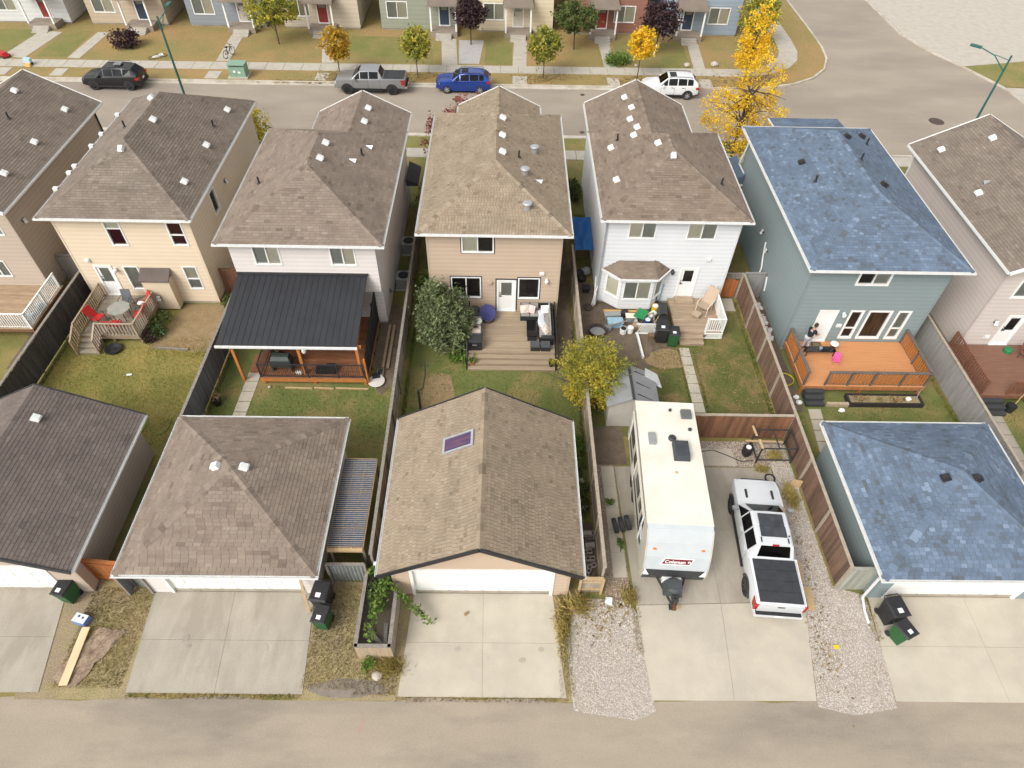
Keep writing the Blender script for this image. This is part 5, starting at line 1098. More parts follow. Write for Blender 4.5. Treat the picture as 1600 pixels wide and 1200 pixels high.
for x, y, r_, h_ in ((.12,1.42,.17,.12),(.2,3.0,.07,.1),(.95,1.95,.08,.1),(.1,-.35,.06,.05)): b = MB(); b.lathe([(r_,0),(r_,h_*.7),(r_*.7,h_)], (x,y,3.085), 12); t.part('roof_cap', b, DARKM if r_ > .06 else M('rust_spot', (.5,.36,.2), None), under=ro)
# tongue, propane cover, jack
for s in (-1, 1): b = MB(); b.beam((s*.75,-3.3,.5),(s*.05,-4.95,.48),.07,.1); t.part('tongue', b, DARKM)
bxp(t, 'battery_box', -.42, .0, -4.02, -3.72, .55, .8, WMETAL); bxp(t, 'battery_box', .03, .35, -4.0, -3.74, .55, .78, WMETAL)
b = MB(); b.hexa([(-.42,-4.55,.55),(.36,-4.6,.55),(.42,-4.02,.55),(-.4,-4.0,.55),(-.3,-4.48,1.05),(.26,-4.5,1.05),(.3,-4.1,1.05),(-.28,-4.08,1.05)]); b.lathe([(.34,0),(.34,.36),(.25,.46)], (0,-4.28,.58), 16); t.part('propane_cover', b, M('cover_grey', (.06,.065,.07), None, rough=.6))
b = MB(); b.tube([(0,-4.78,.04),(0,-4.78,.85)], .04, 8); b.box(-.13,.13,-4.88,-4.68,.7,.85); b.box(-.1,.1,-4.9,-4.66,0,.04); t.part('tongue_jack', b, DARKM)
b = MB(); b.box(-.07,.07,-5.1,-4.88,.42,.56); t.part('hitch_coupler', b, M('coupler_rust', (.12,.05,.03), None))
for y in (-2.9, 3.1): 
    for s in (-1, 1): b = MB(); b.beam((s*.95,y,.62),(s*1.0,y,.0),.06,.06); t.part('stabiliser_leg', b, DARKM)
# ================================================================== TREES AND PLANTS
def leafmat(name, cols):
    if 'leaf_'+name in MATS: return MATS['leaf_'+name]
    mt = M('leaf_'+name, (0,0,0), att=cols, scale=1.2, rough=.75, grain=.15, gscale=12, spec=.25); n = mt.node_tree.nodes; l = mt.node_tree.links; b = n['Principled BSDF']; tr = n.new('ShaderNodeBsdfTranslucent'); mx = n.new('ShaderNodeMixShader'); mx.inputs[0].default_value = .38
    l.new(b.inputs['Base Color'].links[0].from_socket, tr.inputs[0]); l.new(b.outputs[0], mx.inputs[1]); l.new(tr.outputs[0], mx.inputs[2]); l.new(mx.outputs[0], n['Material Output'].inputs[0]); return mt
LV = dict(sage=leafmat('sage', [(0.0625,0.0825,0.035),(0.131,0.163,0.0725),(0.213,0.25,0.119),(0.338,0.375,0.2)]), gold=leafmat('gold', [(0.156,0.15,0.03),(0.324,0.306,0.054),(0.504,0.432,0.06),(0.696,0.516,0.06)]),
 yellow=leafmat('yellow', [(0.462,0.264,0.0165),(0.726,0.462,0.022),(0.88,0.605,0.0385),(0.935,0.726,0.099)]), lime=leafmat('lime', [(0.112,0.14,0.0281),(0.263,0.281,0.0562),(0.469,0.423,0.0656),(0.675,0.544,0.075)]),
 green=leafmat('green', [(0.033,0.0525,0.018),(0.075,0.105,0.033),(0.135,0.173,0.0525),(0.21,0.247,0.0825)]), red=leafmat('red', [(0.117,0.039,0.039),(0.26,0.091,0.078),(0.416,0.182,0.143),(0.286,0.247,0.104)]),
 purple=leafmat('purple', [(0.0286,0.0156,0.0208),(0.0585,0.0325,0.039),(0.091,0.052,0.0585),(0.13,0.0845,0.078)]), amber=leafmat('amber', [(0.24,0.15,0.0225),(0.45,0.285,0.03),(0.6,0.375,0.045),(0.33,0.3,0.06)]), dry=leafmat('dry', [(0.192,0.12,0.054),(0.312,0.216,0.096),(0.432,0.312,0.144),(0.24,0.228,0.084)]),
 hosta=leafmat('hosta', [(0.056,0.105,0.021),(0.112,0.196,0.035),(0.182,0.28,0.056),(0.28,0.364,0.084)]))
BARK = M('bark', (.10,.075,.055), (.065,.05,.04), scale=8, rough=.95, grain=.25, stretch=(2,2,.5), bump=.5); BARKP = M('bark_pale', (.30,.26,.21), (.2,.17,.14), scale=8, rough=.95, grain=.2, stretch=(2,2,.5))
def leaf(b, p, s, g, a):
    u = Vector((g.gauss(0,1), g.gauss(0,1), g.gauss(0,.7))).normalized(); v = u.cross(Vector((g.gauss(0,1), g.gauss(0,1), g.gauss(0,1)))).normalized()
    b.face([p-u*s*.6, p-v*s*.3+u*.05*s, p+u*s*.6, p+v*s*.3+u*.05*s], a)
def crown(b, ells, nc, nl, s, g, sp=.3, abias=None):
    """leaf clumps spread through the ellipsoids (cx,cy,cz,rx,ry,rz)"""
    tot = sum(e[3]*e[4]*e[5] for e in ells)
    for e in ells:
        for _ in range(max(1, int(nc*e[3]*e[4]*e[5]/tot))):
            while True:
                d = Vector((g.uniform(-1,1), g.uniform(-1,1), g.uniform(-1,1)))
                if .2 < d.length < 1: break
            d = d*(d.length**-.35); c = Vector((e[0]+d.x*e[3], e[1]+d.y*e[4], e[2]+d.z*e[5])); ca = g.gauss(.5, .16)+(abias(c) if abias else 0); rs = sp*g.uniform(.6,1.3)
            for _ in range(nl):
                p = c+Vector((g.gauss(0,rs*.5), g.gauss(0,rs*.5), g.gauss(0,rs*.42))); leaf(b, p, s*g.uniform(.6,1.35), g, min(.98, max(.02, ca+g.gauss(0,.14))))
def limbs(b, base, top, r, ells, n, g):
    base, top = Vector(base), Vector(top); mid = (base+top)/2+Vector((g.uniform(-.06,.06), g.uniform(-.06,.06), 0)); b.tube([base, mid, top], [r, r*.8, r*.5], 7)
    for i in range(n):
        e = ells[i % len(ells)]; d = Vector((g.gauss(0,.6), g.gauss(0,.6), g.uniform(-.1,.8))); q = Vector((e[0]+d.x*e[3]*.8, e[1]+d.y*e[4]*.8, e[2]+d.z*e[5])); s_ = base.lerp(top, g.uniform(.45,1)); m_ = s_.lerp(q, .5)+Vector((0,0,.12)); b.tube([s_, m_, q], [r*.45, r*.3, r*.1], 5)
def tree(name, label, cat, x, y, ells, leafm, nc, nl, s, r=.09, th=None, seed=1, sp=.3, bark=BARK, nb=10, group=None, abias=None, z=.05):
    g = random.Random(seed); t = T(name, label, cat, (x, y, z), 0, group); zt = max(e[2] for e in ells); b = MB(); limbs(b, (x,y,z-.05), (x,y,th or zt), r, ells, nb, g); t.part('trunk', b, bark, world=True)
    b = MB(); crown(b, ells, nc, nl, s, g, sp, abias); t.part('crown', b, LV[leafm], world=True); return t
tree('leafy_shrub', 'large sage-green leafy shrub beside the composite deck', 'shrub', -3.25, 26.3, [(-3.3,26.5,1.75,1.35,1.3,1.45),(-3.0,26.0,1.1,1.45,1.15,1.0),(-3.7,26.9,2.5,.95,.95,1.0),(-2.4,26.4,1.6,.85,.8,1.0),(-3.9,26.0,1.5,.7,.7,.9),(-2.6,27.1,2.5,.6,.6,.7),(-3.6,27.3,3.3,.55,.55,.6)], 'sage', 430, 26, .155, .1, 1.4, 2, .26, nb=16, z=0)
tree('arching_shrub', 'golden yellow-green arching shrub leaning over the tan fence by the shed', 'shrub', 4.55, 22.0, [(4.55,22.4,1.9,1.5,1.35,1.2),(4.3,22.6,2.6,1.5,1.4,.9),(5.1,21.8,1.3,.95,.9,.8),(4.2,22.0,1.2,1.15,1.0,.7)], 'gold', 400, 24, .105, .1, 1.6, 3, .28, nb=22, z=0, abias=lambda c: .32-(c.z-1.2)*.22)
b = MB(); g = random.Random(44)
for i in range(90):
    a = g.uniform(0,6.28); L = g.uniform(.8,1.75); p0 = Vector((4.5+.8*math.cos(a), 22.3+.8*math.sin(a), g.uniform(1.4,2.4))); p1 = p0+Vector((math.cos(a)*L*.75, math.sin(a)*L*.75, L*.55))
    for k in range(26):
        u = k/25; leaf(b, p0.lerp(p1, u)+Vector((g.gauss(0,.045), g.gauss(0,.045), .25*u*(1-u))), .1, g, min(.9, max(.05, .3+g.gauss(0,.16))))
[o for o in bpy.data.objects if o.name.startswith('arching_shrub')][0]
sh = bpy.data.objects['arching_shrub']; o = bpy.data.objects.new('shoots', b.mesh('shoots', LV['lime'], off=(4.55,22.0,0))); COL.objects.link(o); o.parent = sh
tree('street_tree', 'bright yellow autumn tree on the near boulevard beside the white house', 'tree', 17.2, 46.9, [(17.0,47.2,3.3,2.5,1.8,1.8),(18.0,47.5,5.3,1.6,1.5,1.9),(15.5,47.0,3.6,1.6,1.3,1.5),(19.0,47.2,3.2,1.6,1.3,1.9),(17.2,46.4,1.7,1.7,1.1,1.1)], 'yellow', 300, 26, .14, .11, 5.2, 5, .4, nb=44)
tree('street_tree', 'tall golden tree on the far boulevard near the corner sidewalk', 'tree', 21.3, 60.1, [(21.3,60.1,4.0,1.25,1.2,2.6),(21.6,60.2,2.3,1.7,1.5,1.2)], 'yellow', 140, 28, .18, .08, 3.4, 6, .42, nb=10)
tree('street_tree', 'young amber tree at the end of the far sidewalk behind the silver pickup', 'tree', -14.6, 59.6, [(-14.6,59.6,2.9,1.05,1.0,1.3),(-14.5,59.7,1.9,.7,.7,.6)], 'amber', 110, 24, .22, .05, 2.2, 7, .35, nb=8)
tree('street_tree', 'young lime-green tree on the boulevard between the silver pickup and the blue car', 'tree', -7.8, 59.7, [(-7.8,59.7,2.9,1.2,1.1,1.25)], 'lime', 110, 24, .22, .05, 2.2, 8, .35, nb=8)
tree('street_tree', 'round green-yellow tree on the boulevard left of the white parked car', 'tree', 3.3, 59.9, [(3.3,59.9,2.9,1.3,1.2,1.4)], 'lime', 130, 24, .22, .05, 2.2, 9, .36, nb=8, abias=lambda c: -.15)
tree('street_tree', 'small orange-yellow tree beside the low green bush across the street', 'tree', 11.7, 60.3, [(11.7,60.3,3.0,.95,.9,1.3)], 'yellow', 90, 24, .22, .05, 2.2, 10, .33, nb=8)
for lab, x, y, e, lf, sd in [('broad yellow-green tree on the lawn beyond the green utility box','a',0,[(-21.5,66.2,3.2,2.3,1.6,1.5)],'lime',11),('dark purple-leaved tree beside the pale gravel strip','a',0,[(-3.4,67.0,2.9,1.4,1.3,1.2)],'purple',12),('leafy green tree shading the lawn across from the tan house','a',0,[(6.4,66.3,2.9,1.9,1.5,1.3)],'green',13),('dark purple tree with a white trunk guard across the street','a',0,[(14.2,66.0,3.0,1.8,1.5,1.4)],'purple',14),('spreading green and gold tree by the corner sidewalk','a',0,[(24.0,68.3,2.8,1.9,1.6,1.4)],'lime',15)]:
    tree('lawn_tree', lab, 'tree', e[0][0], e[0][1], e, lf, 110, 22, .26, .07, 2.4, sd, .42, nb=8)
b = MB(); b.tube([(13.9,65.3,.1),(14.1,65.6,.9)], .07, 8); solo('trunk_guard', b, WHITE, 'white plastic guard around the foot of the purple tree', 'tree guard')
def bush(label, x, y, rx, ry, rz, lf, seed, s=.12, nc=70, nl=24, sp=.22, name='low_bush', group=None, z=0):
    g = random.Random(seed); t = T(name, label, 'bush', (x,y,z), 0, group); b = MB()
    for k in range(6): a = g.uniform(0,6.28); b.tube([(x,y,z),(x+rx*.6*math.cos(a),y+ry*.6*math.sin(a),z+rz*1.2)], [.02,.008], 5)
    t.part('stem', b, BARK, world=True); b = MB(); crown(b, [(x,y,z+rz*.85,rx,ry,rz*.85)], nc, nl, s, g, sp); t.part('foliage', b, LV[lf], world=True); return t
def tuft(label, x, y, rx, ry, h, seed):
    g = random.Random(seed); t = T('grass_tuft', label, 'weeds', (x,y,0)); b = MB()
    for _ in range(int(900*rx*ry/.1)**1 if rx*ry < .2 else 700):
        px, py = x+g.gauss(0,rx*.5), y+g.gauss(0,ry*.5); a = g.uniform(0,6.28); L = h*g.uniform(.5,1.3); o = g.uniform(.1,.8)*L; dx, dy = .009*math.sin(a), -.009*math.cos(a)
        b.face([(px-dx,py-dy,0),(px+dx,py+dy,0),(px+dx+o*.5*math.cos(a),py+dy+o*.5*math.sin(a),L*.7),(px+o*math.cos(a),py+o*math.sin(a),L)], min(.98,max(.02,g.gauss(.55,.25))))
    t.part('blades', b, GD2, world=True, kind='stuff')
GD2 = leafmat('blade_tuft', [(.24,.22,.06),(.42,.36,.12),(.56,.45,.18),(.7,.56,.26)])
bush('brown-red bush on the far lawn behind the black parked car', -35.3, 64.9, 1.3, 1.0, .9, 'purple', 20, .22, 60, 20, .35)
bush('low bright green bush next to the small orange-yellow tree', 10.2, 63.3, 1.1, .9, .55, 'hosta', 21, .18, 60, 20, .3)
tree('red_shrub', 'dusty red shrub in front of the tan house by the street', 'shrub', -4.3, 44.6, [(-4.3,44.8,3.1,1.3,1.2,1.0),(-2.9,45.3,4.1,1.3,1.1,.8),(-5.0,44.4,1.8,.8,.9,1.0),(-1.6,45.4,4.4,.8,.8,.6)], 'red', 150, 22, .17, .06, 2.4, 22, .32, nb=10, z=.02)
tree('small_tree', 'small yellow tree in the gap between the cream and pale rose houses', 'tree', -17.7, 44.6, [(-17.7,44.6,2.9,1.1,1.1,1.3)], 'gold', 90, 22, .17, .06, 2.2, 23, .32, nb=8, abias=lambda c: .15, z=.02)
bush('dark green bush in the passage beside the tan house', -5.2, 40.2, .7, 1.6, .8, 'green', 24, .16, 70, 20, .3)
bush('green bush against the white house passage by the front walk', 4.7, 41.5, .5, 1.3, .45, 'green', 25, .14)
bush('fresh green plants at the foot of the sage shrub', -2.2, 25.1, .7, .35, .35, 'hosta', 26, .13, 40, 20, .18)
bush('leafy vine clump growing behind the tan house shrub by the fence', -4.6, 30.5, .4, .8, .8, 'hosta', 27, .13, 40, 20, .2)
bush('leafy green garden plants beside the tan garage and the tan fence', 3.5, 19.0, .42, 1.1, .35, 'hosta', 28, .12, 50, 20, .18)
bush('dull green ground plants along the tan garage side', 3.62, 16.6, .35, 1.4, .2, 'green', 29, .1, 50, 18, .18)
bush('dark green plants against the cream deck lattice', -19.0, 27.2, .45, 1.0, .5, 'green', 30, .11, 60, 20, .2)
bush('dark clump of weeds at the cream deck corner', -19.3, 26.2, .35, .35, .4, 'purple', 31, .1, 25, 18, .18)
bush('green weeds between the slatted lean-to and the tan garage', -4.75, 13.2, .25, .9, .5, 'hosta', 32, .12, 40, 18, .18)
tuft('tall dry yellow grass clump at the tan garage driveway edge', 2.5, 10.6, .3, 1.1, .35, 33)
tuft('orange dried flower stalks by the slatted gate', 3.15, 11.3, .35, .3, .45, 34)
tuft('orange-tan dry weed growing from the paver strip', 5.25, 11.7, .3, .3, .25, 35)
tuft('tan dry weeds below the planter box end', -4.2, 8.9, .55, .35, .22, 36)
bush('green weed clump below the planter box end', -4.95, 8.95, .22, .2, .25, 'hosta', 37, .09, 20, 16, .12)
tuft('dry straw-coloured tuft growing under the pipe frame', 13.1, 18.9, .3, .25, .22, 38)
tuft('tan dry weeds beside the front of the white pickup', 13.25, 16.6, .3, .6, .22, 39)
tuft('straw-coloured weeds at the far edge of the concrete pad', 12.3, 18.1, .3, .2, .2, 40)
bush('dark shrub beside the rear corner of the cream house', -15.6, 29.0, .35, .6, .45, 'green', 41, .11, 40, 18, .18)
bush('small green weed in the joint beside the trailer', 5.2, 14.1, .12, .3, .14, 'hosta', 42, .08, 14, 14, .1)
bush('green vine leaves filling the tall planter box', -4.7, 11.4, .4, .7, .4, 'hosta', 45, .12, 45, 18, .18, z=.6)
bush('sprig of green weed on the pavers beside the tan fence', 4.9, 16.2, .2, .16, .1, 'hosta', 43, .08, 12, 14, .1)
bush('loose leafy stems on the walk by the blue garage', 16.2, 20.7, .28, .25, .16, 'green', 44, .09, 20, 14, .13)
# grass blades and fallen leaves as real geometry
def blades(name, areas, n, mat, seed, h=.07):
    g = random.Random(seed); b = MB(); tot = sum((a[1]-a[0])*(a[3]-a[2]) for a in areas)
    for x0, x1, y0, y1 in areas:
        for _ in range(int(n*(x1-x0)*(y1-y0)/tot)):
            x, y = g.uniform(x0,x1), g.uniform(y0,y1); a = g.uniform(0,6.28); hh = h*g.uniform(.5,1.5); k = min(.98, max(.02, .5+.35*math.sin(x*1.7)*math.sin(y*1.3+x*.4)+g.gauss(0,.2))); dx, dy = .014*math.cos(a), .014*math.sin(a); lx, ly = g.gauss(0,.035), g.gauss(0,.035)
            b.face([(x-dx,y-dy,.0),(x+dx,y+dy,.0),(x+lx,y+ly,hh)], k)
    solo(name, b, mat, 'short grass blades growing over the back lawns' if 'lawn' in name else 'dry grass blades growing on the lane verges', 'grass', kind='stuff')
GB = leafmat('blade', [(.1,.135,.028),(.15,.18,.042),(.22,.22,.06),(.34,.28,.1)]); GD = leafmat('blade_dry', [(0.144,0.136,0.048),(0.256,0.208,0.08),(0.384,0.288,0.136),(0.528,0.4,0.208)]); GY = leafmat('blade_gold', [(0.153,0.171,0.036),(0.27,0.243,0.054),(0.396,0.315,0.081),(0.486,0.36,0.108)])
blades('lawn_grass', [(-14.5,-5.6,19,23),(-4.9,4,19,25),(2.9,4,22,28),(8.2,13.7,20.2,27),(14.1,15.3,12.3,21.8),(16.2,23,19.2,22.6),(23.4,24.4,17,24),(25.6,31,17,22.2)], 34000, GB, 3)
blades('lawn_grass', [(-23.7,-15,19,25.8),(-19.2,-15,25,26.5)], 14000, GY, 4)
blades('lawn_grass', [(-23.75,-23.55,19,30),(-15.0,-14.9,19,28),(-14.7,-14.5,19,28),(-5.4,-5.25,19,30),(-5.05,-4.85,19,30),(3.85,4.02,18,30),(13.55,13.8,20,30),(14.05,14.2,13,22),(22.8,23.05,19,27),(9.6,9.7,20,26),(10.4,10.5,20,26)], 9000, GB, 6, .15)
blades('verge_grass', [(-16.4,-13.9,8.1,12),(-7.3,-5.4,8.1,12.2),(-5.4,-3.8,7.9,9.1),(2.25,2.8,7.9,11.8),(-3.8,2.6,7.68,7.84),(-13.6,-7.2,7.74,7.92),(5.3,5.6,9.5,12.4),(14.7,15.1,10,12)], 15000, GD, 5, .09)
def leaves(name, spots, n, lf, seed, s=.1, z=.03, label=''):
    g = random.Random(seed); b = MB()
    for i in range(n):
        cx, cy, rx, ry = spots[i % len(spots)]; x, y = g.gauss(cx, rx), g.gauss(cy, ry); a = g.uniform(0,6.28); k = s*g.uniform(.5,1.2); c, d = math.cos(a)*k, math.sin(a)*k
        b.face([(x-c,y-d,z),(x+d*.5,y-c*.5,z+g.uniform(0,.03)),(x+c,y+d,z+g.uniform(0,.02)),(x-d*.5,y+c*.5,z+g.uniform(0,.03))], g.random())
    solo(name, b, LV[lf], label, 'leaves', kind='stuff')
leaves('fallen_leaves', [(-14.6,59.5,1,.5),(-7.8,59.6,1.2,.5),(3.3,59.8,1.4,.5),(11.7,59.6,1.3,.6),(-17,58.3,2,.2),(21,59.8,2,.8),(17,48.2,2,.6)], 1600, 'dry', 1, .13, .09, 'fallen autumn leaves along the street boulevards')
leaves('fallen_leaves', [(9.2,25.3,.7,.5),(12.2,24,.8,1.5),(12.5,21.5,.7,.8),(11,25.5,.8,.8)], 420, 'dry', 2, .07, .03, 'tan fallen leaves on the white house lawn')
leaves('fallen_leaves', [(3.6,10.7,.5,.5),(4.6,11.2,.5,.4),(12.6,9.6,.25,.9),(12.9,13.5,.2,1.5)], 420, 'dry', 3, .06, .05, 'brown leaf litter on the gravel beside the driveways')
# vine on the planter
g = random.Random(9); b = MB()
for pts in ([(-4.55,11.9,1.5),(-4.6,11,1.5),(-4.75,10.2,1.45),(-4.8,9.5,1.3)], [(-4.3,11.6,1.5),(-3.8,11.2,1.1),(-3.3,10.9,.7),(-2.75,10.55,.35)], [(-5.2,12.2,1.2),(-4.7,12.3,1.4),(-4.3,12.2,1.3)]):
    for i in range(len(pts)-1):
        for k in range(70): leaf(b, Vector(pts[i]).lerp(Vector(pts[i+1]), k/70)+Vector((g.gauss(0,.11), g.gauss(0,.09), g.gauss(0,.07))), .15, g, min(.95, max(.05, g.gauss(.5,.22))))
t = T('climbing_vine', 'green and yellow vine trailing over the planter box onto the driveway', 'vine', (-4.6,11.5,0)); t.part('foliage', b, LV['hosta'], world=True)
b = MB()
for pts in ([(-4.5,12.0,.3),(-4.55,11.9,1.5),(-4.6,11,1.5),(-4.75,10.2,1.45),(-4.8,9.5,1.3)], [(-4.5,12.0,1.2),(-4.3,11.6,1.5),(-3.8,11.2,1.1),(-3.3,10.9,.7),(-2.75,10.55,.35)]): b.tube(pts, .015, 5)
t.part('stem', b, BARK, world=True)
# ================================================================== STREET FURNITURE AND FAR HOUSES
LG = M('lamp_green', (.03,.12,.10), (.022,.09,.075), scale=6, rough=.5)
def lamp(label, x, y, ax, ay):
    t = T('street_lamp', label, 'street lamp', (x,y,.05), 0, 'green street lamps'); b = MB(); b.tube([(0,0,0),(0,0,4.5),(0,0,8.6)], [.095,.08,.06], 10); t.part('pole', b, LG)
    b = MB(); b.lathe([(.17,0),(.17,.06),(.12,.35)], (0,0,0), 12); t.part('base', b, LG)
    b = MB(); b.tube([(0,0,7.6),(ax*.9,ay*.9,8.35),(ax*1.9,ay*1.9,8.6)], .035, 7); b.tube([(0,0,8.3),(ax*.9,ay*.9,8.4)], .025, 6); t.part('arm', b, LG)
    b = MB(); d = Vector((ax,ay,0)); c = d*2.2+Vector((0,0,8.6)); b.beam(c-d*.35, c+d*.35, .26, .12); t.part('lamp_head', b, LG)
lamp('green street lamp pole rising behind the cream house', -23.55, 48.5, 0, 1)
lamp('green street lamp pole rising behind the rose-beige house', 32.7, 44.7, -.75, .66)
t = T('utility_box', 'pale green electrical utility box on the boulevard', 'utility box', (-23.3,59.2,.05)); UG = M('utility_green', (.22,.34,.25), (.18,.29,.21), scale=3, rough=.6)
b = MB(); b.box(-.85,.85,-.65,.65,0,.14); t.part('pad', b, CONCW); b = MB(); b.hexa([(-.7,-.5,.14),(.7,-.5,.14),(.7,.5,.14),(-.7,.5,.14),(-.7,-.5,.95),(.7,-.5,.95),(.7,.5,1.1),(-.7,.5,1.1)]); t.part('cabinet', b, UG)
b = MB(); b.box(-.74,.74,-.54,.54,1.1,1.16); t.part('lid', b, UG); b = MB(); b.box(-.3,-.12,-.515,-.503,.5,.68); b.box(.1,.3,-.515,-.503,.45,.6); t.part('warning_label', b, WHITE)
# bicycle lying on the far lawn, small toys
t = T('bicycle', 'white bicycle lying on the lawn behind the black parked car', 'bicycle', (-31.6,62.6,.06), R(25))
for x in (-.5, .5): b = MB(); b.tube([(x+.32*math.cos(6.2832*k/18),.32*math.sin(6.2832*k/18),.12+.06*x) for k in range(19)], .025, 5); t.part('wheel', b, BLACK)
b = MB()
for p, q in (((-.5,0),(-.1,-.15)),((-.1,-.15),(.35,.1)),((-.1,-.15),(-.05,.28)),((-.05,.28),(.4,.25)),((.5,0),(.38,.35)),((-.5,0),(-.05,.25))): b.tube([(*p,.14),(*q,.16)], .035, 6)
t.part('frame', b, WHITE); b = MB(); b.beam((.22,.42,.2),(.5,.4,.2),.05,.04); t.part('handlebar', b, WHITE); b = MB(); b.beam((-.15,.33,.2),(.05,.33,.2),.12,.05); t.part('saddle', b, BLACK)
t = T('bicycle', 'dark bicycle standing on the entry walk across from the pale rose house', 'bicycle', (-25.3,63.2,.08), R(70))
for x in (-.5, .5): b = MB(); b.tube([(x+.33*math.cos(6.2832*k/18),0,.34+.33*math.sin(6.2832*k/18)) for k in range(19)], .028, 5); t.part('wheel', b, BLACK)
b = MB()
for p, q in (((-.5,.34),(-.1,.3)),((-.1,.3),(.35,.75)),((-.1,.3),(-.18,.85)),((-.18,.78),(.37,.8)),((.5,.34),(.36,.9)),((-.5,.34),(-.17,.75))): b.tube([(p[0],0,p[1]),(q[0],0,q[1])], .025, 6)
t.part('frame', b, DARKM); b = MB(); b.beam((.35,-.25,.95),(.35,.25,.95),.04,.04); t.part('handlebar', b, DARKM); b = MB(); b.box(-.3,-.05,-.08,.08,.85,.91); t.part('saddle', b, BLACK)
REDP = M('red_plastic', (.42,.02,.02), (.34,.015,.015), scale=6, rough=.5); PINK = M('pink_plastic', (.75,.13,.33), (.65,.1,.28), scale=6, rough=.5)
t = T('toy_car', 'red ride-on toy car on the far sidewalk', 'toy car', (-45.2,62.2,.07), R(-30)); b = MB(); b.hexa([(-.5,-.28,.12),(.5,-.28,.12),(.5,.28,.12),(-.5,.28,.12),(-.45,-.24,.42),(.3,-.24,.42),(.3,.24,.42),(-.45,.24,.42)]); t.part('body', b, REDP)
for x in (-.33,.33):
    for y in (-.3,.3): b = MB(); b.tube([(x,y-.04,.13),(x,y+.04,.13)], .13, 10); t.part('wheel', b, BLACK)
t = T('toy_stroller', 'small light blue and orange toy on the far boulevard', 'toy', (-42.3,60.7,.07)); b = MB(); b.hexa([(-.3,-.2,.2),(.3,-.2,.2),(.3,.2,.2),(-.3,.2,.2),(-.2,-.2,.6),(.3,-.2,.5),(.3,.2,.5),(-.2,.2,.6)]); t.part('seat', b, M('toy_blue', (.45,.62,.72), None)); b = MB(); b.box(-.1,.35,-.5,-.22,0,.25); t.part('tray', b, M('toy_orange', (.8,.45,.15), None))
for x in (-.25,.25): b = MB(); b.tube([(x,-.15,.1),(x,.15,.1)], .1, 8); t.part('wheel', b, BLACK)
for i, (x, y, r, lab) in enumerate([(16.6,62.9,.3,'tan boulder beside the far sidewalk by the white car'),(19.2,63.1,.36,'white boulder on the far lawn near the yellow tree'),(11.9,62.75,.16,'small pale rock at the sidewalk edge under the orange-yellow tree')]):
    b = MB(); b.blob((0,0,r*.5), r, r*.85, r*.65, 9, .15); solo('boulder', b, M('rock_pale', (.48,.42,.36), (.36,.31,.27), scale=5, rough=.95), lab, 'rock').location = (x,y,.06)
